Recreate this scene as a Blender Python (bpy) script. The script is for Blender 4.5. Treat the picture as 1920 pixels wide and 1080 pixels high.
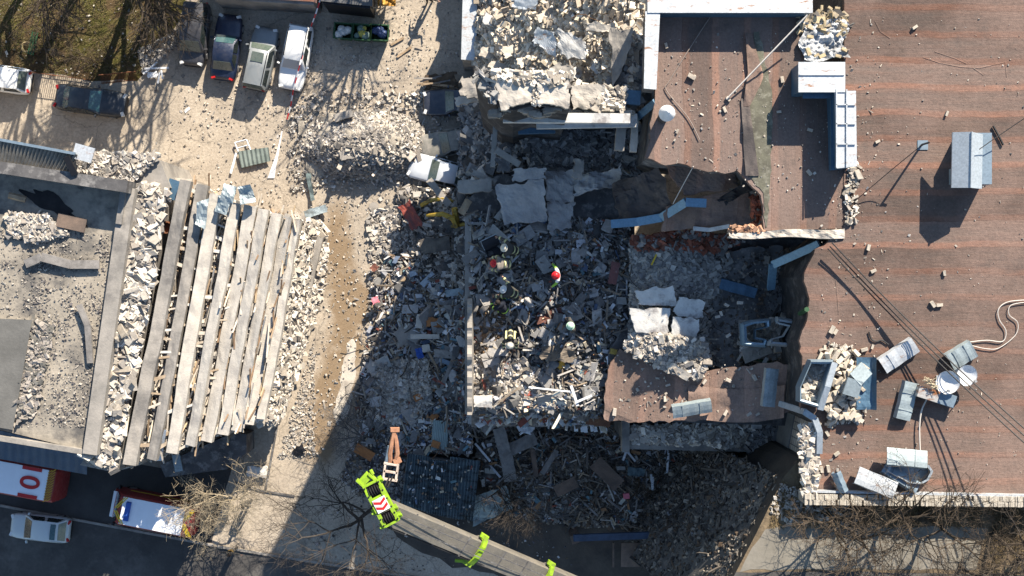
import bpy, bmesh, math, random
import numpy as np
from mathutils import Vector, Matrix, Euler, noise
for o in list(bpy.data.objects): bpy.data.objects.remove(o)
SC = bpy.context.scene
COL = SC.collection
R = math.radians
# ------------------------------------------------------------------ camera, sky, sun, exposure
H = 75.0                      # drone height over the street
F = 28.5 * H                  # focal length in pixels of the 1920 wide photograph
cam = bpy.data.cameras.new('camera'); cam.sensor_width = 36; cam.lens = 36 * F / 1920; cam.clip_end = 2000
co = bpy.data.objects.new('camera', cam); COL.objects.link(co); co.location = (0, 0, H); SC.camera = co
EL = R(31.0); AZ = (0.447, 0.894)      # the sun stands up and to the right of the picture
w = bpy.data.worlds.new('World'); SC.world = w; w.use_nodes = True
nt = w.node_tree; sky = nt.nodes.new('ShaderNodeTexSky'); sky.sky_type = 'NISHITA'; sky.sun_disc = False
sky.sun_elevation = EL; sky.sun_rotation = math.atan2(AZ[0], AZ[1]); sky.altitude = 100; sky.air_density = 1.2; sky.ozone_density = 3.0; sky.dust_density = 0.4
nt.links.new(sky.outputs[0], nt.nodes['Background'].inputs[0]); nt.nodes['Background'].inputs[1].default_value = 0.08
sl = bpy.data.lights.new('sun', 'SUN'); sl.energy = 5.0; sl.angle = R(0.5); sl.color = (1, 0.91, 0.775)
so = bpy.data.objects.new('sun', sl); COL.objects.link(so)
so.rotation_euler = Vector((-AZ[0] * math.cos(EL), -AZ[1] * math.cos(EL), -math.sin(EL))).to_track_quat('-Z', 'Y').to_euler()
so.location = (20, 40, 60)
SC.view_settings.view_transform = 'Standard'; SC.view_settings.look = 'None'; SC.view_settings.gamma = 1
SC.view_settings.exposure = 1.52
SC.cycles.max_bounces = 6; SC.cycles.diffuse_bounces = 3; SC.cycles.glossy_bounces = 2

# ------------------------------------------------------------------ helpers
def W(px, py, z=0.0):
    s = (H - z) / F
    return Vector(((px - 960) * s, (540 - py) * s, z))
def pxm(z=0.0): return F / (H - z)        # pixels per metre at a height
RNG = random.Random(7)

class MB:
    def __init__(s): s.v = []; s.f = []; s.c = []; s.m = []
    def add(s, vs, fs, col=None, mi=0):
        b = len(s.v); s.v += [tuple(v) for v in vs]
        for f in fs: s.f.append(tuple(i + b for i in f)); s.c.append(col); s.m.append(mi)
    def box(s, c, size, rot=None, col=None, mi=0, taper=1.0):
        x, y, z = [k / 2 for k in size]; M_ = rot if isinstance(rot, Matrix) else (Euler(rot).to_matrix() if rot else None)
        vs = [Vector((a * x * (taper if d > 0 else 1), b * y * (taper if d > 0 else 1), d * z)) for d in (-1, 1) for a, b in ((-1, -1), (1, -1), (1, 1), (-1, 1))]
        if M_: vs = [M_ @ v for v in vs]
        c = Vector(c); s.add([v + c for v in vs], [(3, 2, 1, 0), (4, 5, 6, 7), (0, 1, 5, 4), (1, 2, 6, 5), (2, 3, 7, 6), (3, 0, 4, 7)], col, mi)
    def prism(s, top, bottom, col=None, mi=0):
        n = len(top); s.add(list(top) + list(bottom), [tuple(range(n)), tuple(range(2 * n - 1, n - 1, -1))] + [(i, i + n, (i + 1) % n + n, (i + 1) % n) for i in range(n)], col, mi)
    def tube(s, pts, r, n=6, col=None, mi=0, cap=True):
        pts = [Vector(p) for p in pts]; k = len(pts); rs = r if isinstance(r, (list, tuple)) else [r] * k
        b = len(s.v); up = Vector((0, 0, 1)); fs = []; vs = []
        for i, p in enumerate(pts):
            d = (pts[min(i + 1, k - 1)] - pts[max(i - 1, 0)])
            if d.length < 1e-9: d = Vector((0, 0, 1))
            d.normalize(); a = d.cross(up if abs(d.z) < .95 else Vector((1, 0, 0))).normalized(); bb = d.cross(a)
            for j in range(n):
                t = 2 * math.pi * j / n; vs.append(p + (a * math.cos(t) + bb * math.sin(t)) * rs[i])
        for i in range(k - 1):
            for j in range(n): fs.append((i * n + j, i * n + (j + 1) % n, (i + 1) * n + (j + 1) % n, (i + 1) * n + j))
        if cap: fs.append(tuple(range(n - 1, -1, -1))); fs.append(tuple((k - 1) * n + j for j in range(n)))
        s.add(vs, fs, col, mi)
    def lathe(s, c, prof, n=16, rot=None, col=None, mi=0):
        c = Vector(c); vs = []; fs = []; k = len(prof)
        for r, z in prof:
            for j in range(n):
                t = 2 * math.pi * j / n; v = Vector((r * math.cos(t), r * math.sin(t), z)); vs.append((rot @ v if rot else v) + c)
        for i in range(k - 1):
            for j in range(n): fs.append((i * n + j, i * n + (j + 1) % n, (i + 1) * n + (j + 1) % n, (i + 1) * n + j))
        fs.append(tuple(range(n - 1, -1, -1))); fs.append(tuple((k - 1) * n + j for j in range(n)))
        s.add(vs, fs, col, mi)
    def grid(s, fn, nu, nv, th=0.0, col=None, mi=0):
        """a sheet fn(u,v)->Vector with thickness th hanging under it"""
        top = [fn(i / nu, j / nv) for i in range(nu + 1) for j in range(nv + 1)]; n = len(top); I = lambda i, j: i * (nv + 1) + j
        fs = [(I(i, j), I(i + 1, j), I(i + 1, j + 1), I(i, j + 1)) for i in range(nu) for j in range(nv)]
        vs = list(top)
        if th:
            vs += [Vector(p) - Vector((0, 0, th)) for p in top]; fs += [tuple(reversed([k + n for k in f])) for f in fs]
            ring = [I(i, 0) for i in range(nu + 1)] + [I(nu, j) for j in range(1, nv + 1)] + [I(i, nv) for i in range(nu - 1, -1, -1)] + [I(0, j) for j in range(nv - 1, 0, -1)]
            m = len(ring); fs += [(ring[q], ring[q] + n, ring[(q + 1) % m] + n, ring[(q + 1) % m]) for q in range(m)]
        s.add(vs, fs, col, mi)
    def build(s, name, mats, parent=None, smooth=False, local=False, label=None, cat=None, group=None, kind=None, angle=None):
        me = bpy.data.meshes.new(name); V = np.array(s.v, dtype=float).reshape(-1, 3); off = Vector((0, 0, 0)); o = bpy.data.objects.new(name, me)
        if parent is not None:
            o.parent = parent
            if not local: V = V - np.array(parent.location)
        elif not local:
            off = Vector(((V[:, 0].min() + V[:, 0].max()) / 2, (V[:, 1].min() + V[:, 1].max()) / 2, V[:, 2].min())); V = V - np.array(off); o.location = off
        me.from_pydata([tuple(p) for p in V], [], s.f)
        if not isinstance(mats, (list, tuple)): mats = [mats]
        for m in mats: me.materials.append(m)
        if len(mats) > 1: me.polygons.foreach_set('material_index', s.m)
        if any(c is not None for c in s.c):
            at = me.attributes.new('Col', 'FLOAT_COLOR', 'FACE')
            at.data.foreach_set('color', np.array([(list(c) + [1])[:4] if c is not None else [.5, .5, .5, 1] for c in s.c], dtype=np.float32).ravel())
        bm = bmesh.new(); bm.from_mesh(me); bmesh.ops.recalc_face_normals(bm, faces=bm.faces); bm.to_mesh(me); bm.free()
        if smooth:
            me.polygons.foreach_set('use_smooth', [True] * len(me.polygons))
            me.set_sharp_from_angle(angle=R(angle or 40))
        COL.objects.link(o)
        if label: tag(o, label, cat, group)
        if kind: o['kind'] = kind
        return o
def tag(o, label, cat, group=None):
    o['label'] = label; o['category'] = cat
    if group: o['group'] = group
def thing(name, label, cat, loc=(0, 0, 0), rot=0.0, group=None):
    o = bpy.data.objects.new(name, None); o.empty_display_size = .3; COL.objects.link(o); o.location = loc; o.rotation_euler = (0, 0, rot); tag(o, label, cat, group); return o
def dup(o, loc, rot=None, scale=None, label=None, group=None):
    c = o.copy(); COL.objects.link(c); c.location = loc
    if rot is not None: c.rotation_euler = rot
    if scale is not None: c.scale = scale
    if label: c['label'] = label
    if group: c['group'] = group
    for ch in list(o.children):
        d = ch.copy(); COL.objects.link(d); d.parent = c
        for g in list(ch.children): e = g.copy(); COL.objects.link(e); e.parent = d
    return c
def fbm(x, y, s=1.0, seed=0.0, o=4): return noise.fractal(Vector((x * s, y * s, seed)), 1.0, 2.0, o)

# ------------------------------------------------------------------ materials
def _n(nt, t, **kw):
    n = nt.nodes.new(t)
    for k, v in kw.items(): setattr(n, k, v)
    return n
def ramp(nt, src, stops):
    r = _n(nt, 'ShaderNodeValToRGB'); e = r.color_ramp.elements
    while len(e) < len(stops): e.new(.5)
    for q, (p, c) in zip(e, stops): q.position = p; q.color = (c[0], c[1], c[2], 1) if isinstance(c, (tuple, list)) else (c, c, c, 1)
    nt.links.new(src, r.inputs[0]); return r.outputs[0]
def mixc(nt, fac, a, b, mode='MIX'):
    m = _n(nt, 'ShaderNodeMix', data_type='RGBA', blend_type=mode)
    for sock, val in ((m.inputs[0], fac), (m.inputs[6], a), (m.inputs[7], b)):
        if hasattr(val, 'is_linked') or isinstance(val, bpy.types.NodeSocket): nt.links.new(val, sock)
        elif isinstance(val, (tuple, list)): sock.default_value = (val[0], val[1], val[2], 1)
        else: sock.default_value = val
    return m.outputs[2]
def noi(nt, vec, scale, detail=6, rough=.6):
    n = _n(nt, 'ShaderNodeTexNoise'); n.inputs['Scale'].default_value = scale; n.inputs['Detail'].default_value = detail; n.inputs['Roughness'].default_value = rough
    nt.links.new(vec, n.inputs['Vector']); return n.outputs['Fac']
def newmat(name):
    m = bpy.data.materials.new(name); m.use_nodes = True; nt = m.node_tree; b = nt.nodes['Principled BSDF']; tc = _n(nt, 'ShaderNodeTexCoord'); return m, nt, b, tc
def bump(nt, b, h, st, dist=.05):
    bp = _n(nt, 'ShaderNodeBump'); bp.inputs['Strength'].default_value = st; bp.inputs['Distance'].default_value = dist; nt.links.new(h, bp.inputs['Height']); nt.links.new(bp.outputs[0], b.inputs['Normal'])
def mat(name, c1, c2=None, scale=2.0, rough=.85, metal=0.0, bmp=.3, c3=None, s3=.6, spec=.3, detail=7):
    m, nt, b, tc = newmat(name); c2 = c2 or tuple(k * .7 for k in c1); v = tc.outputs['Object']
    col = ramp(nt, noi(nt, v, scale, detail), [(.32, c1), (.68, c2)])
    if c3: col = mixc(nt, ramp(nt, noi(nt, v, s3, 5, .7), [(.5, 0.0), (.66, 1.0)]), col, c3)
    fine = noi(nt, v, scale * 9, 4); col = mixc(nt, .5, col, ramp(nt, fine, [(.3, .75), (.7, 1.0)]), 'MULTIPLY')
    nt.links.new(col, b.inputs['Base Color']); b.inputs['Roughness'].default_value = rough; b.inputs['Metallic'].default_value = metal; b.inputs['Specular IOR Level'].default_value = spec
    if bmp: bump(nt, b, fine, bmp)
    return m
def matcol(name, rough=.9, var=.35, scale=6.0, bmp=.4):
    """colour taken per face from the mesh, worn by noise"""
    m, nt, b, tc = newmat(name); a = _n(nt, 'ShaderNodeAttribute', attribute_name='Col'); f = noi(nt, tc.outputs['Object'], scale, 6)
    nt.links.new(mixc(nt, 1.0, a.outputs['Color'], ramp(nt, f, [(.25, 1 - var), (.7, 1.0)]), 'MULTIPLY'), b.inputs['Base Color'])
    b.inputs['Roughness'].default_value = rough; b.inputs['Specular IOR Level'].default_value = .2
    bump(nt, b, f, bmp); return m
def matfelt(name, axis, period, ca, cb, offset=0.0):
    """roofing felt laid in rolls: the laps are redder, seams dark, stained"""
    m, nt, b, tc = newmat(name); v = tc.outputs['Object']; sp = _n(nt, 'ShaderNodeSeparateXYZ'); nt.links.new(v, sp.inputs[0])
    def math_(op, a, bb=None):
        n = _n(nt, 'ShaderNodeMath', operation=op)
        for i, q in enumerate((a, bb)):
            if q is None: continue
            if isinstance(q, bpy.types.NodeSocket): nt.links.new(q, n.inputs[i])
            else: n.inputs[i].default_value = q
        return n.outputs[0]
    wob = math_('MULTIPLY', noi(nt, v, .22, 4), .6)
    t = math_('ADD', math_('DIVIDE', math_('ADD', sp.outputs[axis], wob), period), 100 + offset); fr = math_('FRACT', t); fl = math_('FLOOR', t)
    wn = _n(nt, 'ShaderNodeTexWhiteNoise', noise_dimensions='1D'); nt.links.new(fl, wn.inputs['W'])
    # stretched noise for streaks along the roll
    mp = _n(nt, 'ShaderNodeMapping'); sc = [3.0, 3.0, 1]; sc[1 - axis] = .35; mp.inputs['Scale'].default_value = sc; nt.links.new(v, mp.inputs[0])
    streak = noi(nt, mp.outputs[0], 1.2, 6, .7); fine = noi(nt, v, 7, 6, .75); big = noi(nt, v, .13, 6, .65)
    band = ramp(nt, fr, [(.0, 1.0), (.2, .95), (.27, .1), (.8, 0.0), (.97, .3)])
    band = math_('MULTIPLY', band, ramp(nt, noi(nt, mp.outputs[0], .5, 4), [(.3, .35), (.6, 1.0)]))
    fac = math_('MINIMUM', math_('ADD', band, math_('MULTIPLY', math_('SUBTRACT', streak, .42), .9)), 1.0)
    col = mixc(nt, fac, cb, ca); tone = ramp(nt, wn.outputs['Value'], [(0, .6), (1, 1.2)]); col = mixc(nt, 1.0, col, tone, 'MULTIPLY')
    col = mixc(nt, ramp(nt, big, [(.4, .0), (.66, .8)]), col, tuple(.5 * (p + q) * 1.05 for p, q in zip(ca, (.2, .17, .15))))
    col = mixc(nt, 1.0, col, ramp(nt, fine, [(.25, .62), (.7, 1.08)]), 'MULTIPLY')
    seam = ramp(nt, fr, [(0.0, .75), (.018, .78), (.03, 1.0), (1.0, 1.0)]); col = mixc(nt, .8, col, seam, 'MULTIPLY')
    blot = ramp(nt, noi(nt, v, .5, 7, .75), [(.56, 0.0), (.7, .6)]); col = mixc(nt, blot, col, (.075, .062, .055))
    dust = ramp(nt, noi(nt, v, 26, 2, .5), [(.7, 0.0), (.74, 1.0)]); col = mixc(nt, math_('MULTIPLY', dust, .55), col, (.3, .26, .22))
    nt.links.new(col, b.inputs['Base Color']); b.inputs['Roughness'].default_value = .9; b.inputs['Specular IOR Level'].default_value = .2
    bump(nt, b, math_('ADD', math_('MULTIPLY', streak, 1.5), fine), .55, .05); return m
def mattin(name, base, rust=(.22, .1, .05), amt=.58, rough=.5, metal=.35):
    m, nt, b, tc = newmat(name); v = tc.outputs['Object']
    col = ramp(nt, noi(nt, v, 1.3, 7, .7), [(.3, base), (.7, tuple(k * .78 for k in base))])
    mp = _n(nt, 'ShaderNodeMapping'); mp.inputs['Scale'].default_value = (1, 3.5, 1); nt.links.new(v, mp.inputs[0])
    col = mixc(nt, ramp(nt, noi(nt, mp.outputs[0], .9, 8, .75), [(amt, 0.0), (amt + .08, 1.0)]), col, rust)
    col = mixc(nt, .8, col, ramp(nt, noi(nt, v, 9, 5), [(.3, .7), (.65, 1.05)]), 'MULTIPLY')
    nt.links.new(col, b.inputs['Base Color']); b.inputs['Roughness'].default_value = rough; b.inputs['Metallic'].default_value = metal
    bump(nt, b, noi(nt, v, 3, 4), .15); return m
def paint(name, c, rough=.3, metal=.0, coat=.4, dust=.25):
    dust *= .6 if dust < .5 else 1
    m, nt, b, tc = newmat(name); v = tc.outputs['Object']
    d = ramp(nt, noi(nt, v, 2.2, 7, .7), [(.42, 0.0), (.75, dust)]); col = mixc(nt, d, c, (.32, .28, .24))
    nt.links.new(col, b.inputs['Base Color']); nt.links.new(ramp(nt, noi(nt, v, 5, 5), [(.3, rough), (.7, min(1, rough + .35))]), b.inputs['Roughness'])
    b.inputs['Metallic'].default_value = metal; b.inputs['Coat Weight'].default_value = coat; b.inputs['Coat Roughness'].default_value = .15; return m
def plain(name, c, rough=.6, metal=0.0):
    return mat(name, c, tuple(k * .8 for k in c), 3.0, rough, metal, .15)

MC = matcol('rubble_mix'); MCB = matcol('brick_mix', .9, .3, 9.0); MCW = matcol('wood_mix', .85, .35, 4.0, .3)
concrete = mat('concrete', (.30, .27, .235), (.19, .175, .155), .8, c3=(.13, .12, .11), s3=.35)
conc_pale = mat('pale_concrete', (.5, .45, .38), (.36, .32, .27), 1.2, c3=(.24, .21, .18), s3=.8)
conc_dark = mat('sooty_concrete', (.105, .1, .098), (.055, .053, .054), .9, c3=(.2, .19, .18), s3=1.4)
conc_white = mat('white_plaster', (.56, .54, .5), (.4, .39, .37), 1.5, c3=(.22, .2, .19), s3=1.1)
felt_mid = matfelt('roof_felt_upright', 0, 1.55, (.23, .135, .1), (.15, .112, .095))
felt_right = matfelt('roof_felt_across', 1, 1.38, (.205, .105, .072), (.122, .092, .077), .25)
felt_dark = mat('dark_felt', (.075, .062, .058), (.038, .034, .034), 1.1, .85, bmp=.5, c3=(.13, .105, .09), s3=.5)
felt_brown = matfelt('roof_felt_slab', 0, 1.9, (.3, .185, .14), (.22, .155, .125))
tin_white = mattin('whitewashed_tin', (.50, .52, .53), (.27, .14, .075), .57)
tin_blue = mattin('blue_grey_tin', (.19, .25, .30), (.2, .13, .09), .66)
tin_dull = mattin('dull_tin', (.30, .35, .36), (.2, .15, .11), .62)
tin_clean = mattin('clean_tin', (.36, .40, .43), (.3, .28, .26), .8)
steel_blue = mattin('blue_steel', (.07, .14, .21), (.12, .09, .08), .66)
rust_mat = mat('rust', (.2, .075, .03), (.1, .045, .025), 3)
wood = mat('raw_wood', (.34, .25, .16), (.2, .14, .09), 2.5)
wood_grey = mat('grey_wood', (.24, .22, .2), (.13, .12, .11), 2.5)
wood_brown = mat('brown_board', (.17, .12, .09), (.1, .075, .06), 2.0)
orange_m = mat('orange_board', (.36, .15, .05), (.24, .1, .04), 2)
blk = plain('black_rubber', (.018, .018, .02), .7); blkm = plain('black_metal', (.02, .02, .023), .5, .3)
glass = paint('dark_car_glass', (.012, .018, .018), .08, 0, .8, .12); glass_t = paint('teal_car_glass', (.018, .06, .066), .1, 0, .8, .15); glass_g = paint('green_car_glass', (.06, .08, .066), .15, 0, .6, .3)
chrome = plain('wheel_alloy', (.45, .45, .46), .35, .7); lamp_w = plain('lamp_lens', (.6, .6, .58), .2); lamp_r = plain('red_lens', (.45, .02, .02), .25)
white_m = plain('white_plastic', (.7, .7, .7), .5); red_m = plain('red_paint', (.42, .02, .02), .5); bluep = plain('blue_paint', (.03, .09, .35), .5)
yel_m = plain('yellow_paint', (.62, .42, .03), .55); lime_m = mat('lime_paint', (.27, .43, .02), (.18, .3, .02), 2.5, .5, bmp=.1, c3=(.14, .18, .03), s3=2.2); grn_m = plain('green_paint', (.025, .075, .03), .6)
pink_m = plain('pink_cloth', (.6, .16, .2), .8); tarp = mat('grey_tarpaulin', (.26, .3, .29), (.17, .2, .2), 1.5, .6)
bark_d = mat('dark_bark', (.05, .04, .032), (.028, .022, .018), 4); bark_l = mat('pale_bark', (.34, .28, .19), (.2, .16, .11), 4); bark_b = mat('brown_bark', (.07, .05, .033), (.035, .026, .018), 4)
# ------------------------------------------------------------------ ground
def inpoly(x, y, poly):
    c = False; j = len(poly) - 1
    for i in range(len(poly)):
        xi, yi = poly[i]; xj, yj = poly[j]
        if (yi > y) != (yj > y) and x < (xj - xi) * (y - yi) / (yj - yi) + xi: c = not c
        j = i
    return c
def ground_mat():
    m, nt, b, tc = newmat('dusty_concrete'); v = tc.outputs['Object']
    big = noi(nt, v, .09, 6, .65); mid = noi(nt, v, .6, 7, .7); fine = noi(nt, v, 6, 6, .75)
    col = ramp(nt, mid, [(.3, (.44, .375, .295)), (.5, (.37, .31, .24)), (.72, (.27, .225, .175))])
    col = mixc(nt, ramp(nt, big, [(.42, 0.0), (.62, .55)]), col, (.25, .215, .175))
    col = mixc(nt, 1.0, col, ramp(nt, fine, [(.28, .6), (.6, 1.05)]), 'MULTIPLY')
    vor = _n(nt, 'ShaderNodeTexVoronoi', feature='DISTANCE_TO_EDGE'); vor.inputs['Scale'].default_value = .23
    mixv = _n(nt, 'ShaderNodeVectorMath', operation='ADD'); nz = _n(nt, 'ShaderNodeTexNoise'); nz.inputs['Scale'].default_value = 1.2; nz.inputs['Detail'].default_value = 5
    nt.links.new(v, nz.inputs['Vector']); nt.links.new(v, mixv.inputs[0]); nt.links.new(nz.outputs['Color'], mixv.inputs[1]); nt.links.new(mixv.outputs[0], vor.inputs['Vector'])
    col = mixc(nt, ramp(nt, vor.outputs['Distance'], [(.0, .55), (.012, .0)]), col, (.1, .085, .07))
    grit = ramp(nt, noi(nt, v, 22, 2, .5), [(.66, 0.0), (.71, 1.0)]); col = mixc(nt, grit, col, (.5, .46, .4))
    tot = None
    for (px, py, rx, ry) in ((632, 430, 1.5, 3.0), (640, 520, 1.7, 3.4), (655, 600, 1.9, 3.0), (640, 690, 2.4, 3.6), (612, 770, 2.2, 3.0), (600, 840, 1.7, 2.2), (690, 560, 1.4, 2.0)):
        c = W(px, py); mp = _n(nt, 'ShaderNodeMapping', vector_type='TEXTURE'); mp.inputs['Location'].default_value = c; mp.inputs['Scale'].default_value = (rx * .9, ry, 5); nt.links.new(v, mp.inputs[0])
        gr = _n(nt, 'ShaderNodeTexGradient', gradient_type='SPHERICAL'); nt.links.new(mp.outputs[0], gr.inputs[0])
        if tot is None: tot = gr.outputs['Fac']
        else: ad = _n(nt, 'ShaderNodeMath', operation='ADD'); nt.links.new(tot, ad.inputs[0]); nt.links.new(gr.outputs['Fac'], ad.inputs[1]); tot = ad.outputs[0]
    ad = _n(nt, 'ShaderNodeMath', operation='MULTIPLY'); nt.links.new(tot, ad.inputs[0]); nt.links.new(ramp(nt, mid, [(.3, .35), (.65, 1.6)]), ad.inputs[1])
    col = mixc(nt, ramp(nt, ad.outputs[0], [(.12, 0.0), (.8, .9)]), col, mixc(nt, fine, (.125, .085, .048), (.24, .17, .105)))
    nt.links.new(col, b.inputs['Base Color']); b.inputs['Roughness'].default_value = .95; b.inputs['Specular IOR Level'].default_value = .15
    bump(nt, b, fine, .5, .06); return m
gmat = ground_mat()
ms = MB(); S = 260; ms.add([(-S, -S, 0), (S, -S, 0), (S, S, 0), (-S, S, 0)], [(0, 1, 2, 3)]); g = ms.build('ground', gmat, local=True, kind='structure')

def flat(name, poly, z, m, kind='structure', sub=0.0, rag=0.0, seed=0, rise=None):
    """a sheet on the ground with a ragged edge"""
    rg = random.Random(seed); P = []
    for i in range(len(poly)):
        a, b_ = poly[i], poly[(i + 1) % len(poly)]; L = math.dist(a, b_); k = max(1, int(L / sub)) if sub else 1
        for q in range(k):
            t = q / k; P.append(W(a[0] + (b_[0] - a[0]) * t + rg.uniform(-rag, rag), a[1] + (b_[1] - a[1]) * t + rg.uniform(-rag, rag), z))
    s_ = MB(); s_.add(P, [tuple(range(len(P)))]); return s_.build(name, m, kind=kind)
asphalt = mat('old_asphalt', (.07, .065, .06), (.045, .042, .04), .5, .9, bmp=.4, c3=(.1, .092, .084), s3=.3)
soil = mat('brown_soil', (.2, .13, .07), (.1, .065, .036), .5, .95, bmp=.6, c3=(.065, .045, .028), s3=.9)
mud = mat('wet_brown_silt', (.22, .145, .075), (.13, .085, .045), .5, .9, bmp=.3, c3=(.3, .24, .17), s3=.5)
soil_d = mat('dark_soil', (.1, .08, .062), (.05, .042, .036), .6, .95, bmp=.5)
pavem = mat('grey_pavement', (.3, .265, .215), (.21, .185, .155), .4, .9, bmp=.3, c3=(.36, .32, .26), s3=.3)
def lawn_mat():
    m, nt, b, tc = newmat('dry_lawn'); v = tc.outputs['Object']
    col = ramp(nt, noi(nt, v, .8, 8, .75), [(.3, (.055, .035, .018)), (.52, (.125, .085, .045)), (.75, (.18, .13, .075))])
    col = mixc(nt, ramp(nt, noi(nt, v, .22, 6, .7), [(.48, 0.0), (.6, .85)]), col, (.12, .115, .03))
    col = mixc(nt, 1.0, col, ramp(nt, noi(nt, v, 8, 7, .8), [(.3, .4), (.65, 1.2)]), 'MULTIPLY')
    nt.links.new(col, b.inputs['Base Color']); b.inputs['Roughness'].default_value = 1; b.inputs['Specular IOR Level'].default_value = .1; bump(nt, b, noi(nt, v, 9, 6, .8), 1.0, .15); return m
lawnm = lawn_mat()
flat('lawn', [(-400, -300), (420, -300), (350, -10), (336, 40), (316, 75), (292, 112), (258, 150), (200, 150), (100, 140), (0, 126), (-400, 80)], .012, lawnm, sub=25, rag=5, seed=2)
flat('road', [(-600, 836), (0, 950), (400, 1024), (613, 1058), (900, 1100), (1900, 1290), (1900, 2000), (-600, 2000)], .008, asphalt)
flat('road_shoulder', [(-600, 700), (0, 800), (300, 880), (440, 870), (420, 930), (395, 1019), (0, 945), (-600, 830)], .010, mat('street_edge_asphalt', (.065, .06, .056), (.042, .04, .038), .6, .9), sub=30, rag=4, seed=3)
flat('tyre_track', [(652, 640), (664, 625), (668, 690), (655, 770), (634, 800), (626, 770), (640, 710)], .016, conc_pale, sub=9, rag=3, seed=5)
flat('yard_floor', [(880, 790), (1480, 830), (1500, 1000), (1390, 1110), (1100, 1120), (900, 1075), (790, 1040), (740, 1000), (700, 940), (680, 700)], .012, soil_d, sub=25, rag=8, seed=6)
kb = MB()
for (a, b_) in (((-60, 936), (400, 1022)), ((408, 1024), (613, 1057)), ((613, 1057), (900, 1100))):
    p, q = W(*a), W(*b_); d = q - p; kb.box((p + q) / 2 + Vector((0, 0, .06)), (d.length, .16, .13), (0, 0, math.atan2(d.y, d.x)))
kb.build('kerb', concrete, kind='structure')
ln = MB()
for (a, b_) in (((440, 905), (490, 920)), ((490, 920), (553, 930)), ((498, 918), (522, 790))):
    p, q = W(*a), W(*b_); d = q - p; ln.box((p + q) / 2 + Vector((0, 0, .03)), (d.length, .12, .1), (0, 0, math.atan2(d.y, d.x)))
ln.build('kerb', conc_dark, kind='structure')
# raised bank added so the sun clears the roof edge; its path and slope
ZT = 14.25
top = [W(*p, ZT) for p in ((1466, 898), (1461, 912), (1440, 955), (1418, 1000), (1395, 1044), (1374, 1084), (1330, 1170), (2500, 1170), (2500, 880), (1500, 860))]
bk = MB(); bot = [Vector((p.x - (.9 if i < 7 else 0), p.y, -1)) for i, p in enumerate(top)]; bk.add(top, [tuple(range(len(top)))]); bk.add(top + bot, [(i, i + len(top), (i + 1) % len(top) + len(top), (i + 1) % len(top)) for i in range(len(top))], mi=1)
bk.build('added_bank', [mat('earth_bank', (.19, .14, .085), (.085, .062, .04), .55, 1, bmp=.8, c3=(.06, .045, .03), s3=.8), mat('shaded_slope', (.055, .045, .036), (.03, .026, .022), .8, 1, bmp=.8)], kind='structure')  # side faces get a dark colour that stands for shade
flat('path', [(1436, 990), (1480, 985), (1560, 986), (1640, 988), (1770, 985), (1850, 990), (1842, 1030), (1828, 1068), (1700, 1066), (1500, 1068), (1386, 1070)], ZT + .012, mat('pale_path', (.21, .19, .155), (.145, .13, .105), .5, .9, c3=(.19, .17, .14), s3=.4), sub=22, rag=3, seed=8)
flat('road', [(1380, 1073), (1600, 1072), (1900, 1078), (2500, 1085), (2500, 1170), (1334, 1170)], ZT + .014, asphalt, sub=30, rag=1, seed=9)

# ------------------------------------------------------------------ rubble
AVOID = [(962, 470, 15), (950, 496, 14), (962, 550, 15), (943, 577, 13), (957, 628, 16), (1044, 517, 14), (1070, 607, 12)]     # where people stand
def pal(*cs): return np.array(cs, dtype=float)
PALE = pal((.46, .42, .36), (.40, .36, .31), (.52, .48, .43), (.33, .30, .26), (.26, .23, .2), (.43, .37, .30), (.2, .185, .17))
WHITE = pal((.54, .49, .42), (.47, .42, .35), (.58, .54, .48), (.40, .35, .29), (.32, .28, .23), (.25, .22, .19))
GREY = pal((.3, .29, .27), (.22, .21, .2), (.38, .36, .34), (.15, .145, .14), (.26, .24, .22))
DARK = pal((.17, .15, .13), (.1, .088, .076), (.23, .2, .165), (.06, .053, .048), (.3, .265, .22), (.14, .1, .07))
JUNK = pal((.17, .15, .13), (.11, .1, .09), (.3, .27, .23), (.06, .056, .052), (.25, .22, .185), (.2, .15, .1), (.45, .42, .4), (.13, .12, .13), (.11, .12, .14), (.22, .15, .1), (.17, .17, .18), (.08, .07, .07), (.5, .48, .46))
COLOURED = pal((.5, .5, .52), (.6, .6, .6), (.45, .45, .44), (.3, .3, .32), (.55, .52, .46), (.22, .07, .05), (.09, .12, .18), (.3, .17, .09), (.12, .2, .23), (.5, .42, .3), (.6, .58, .5))
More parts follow.
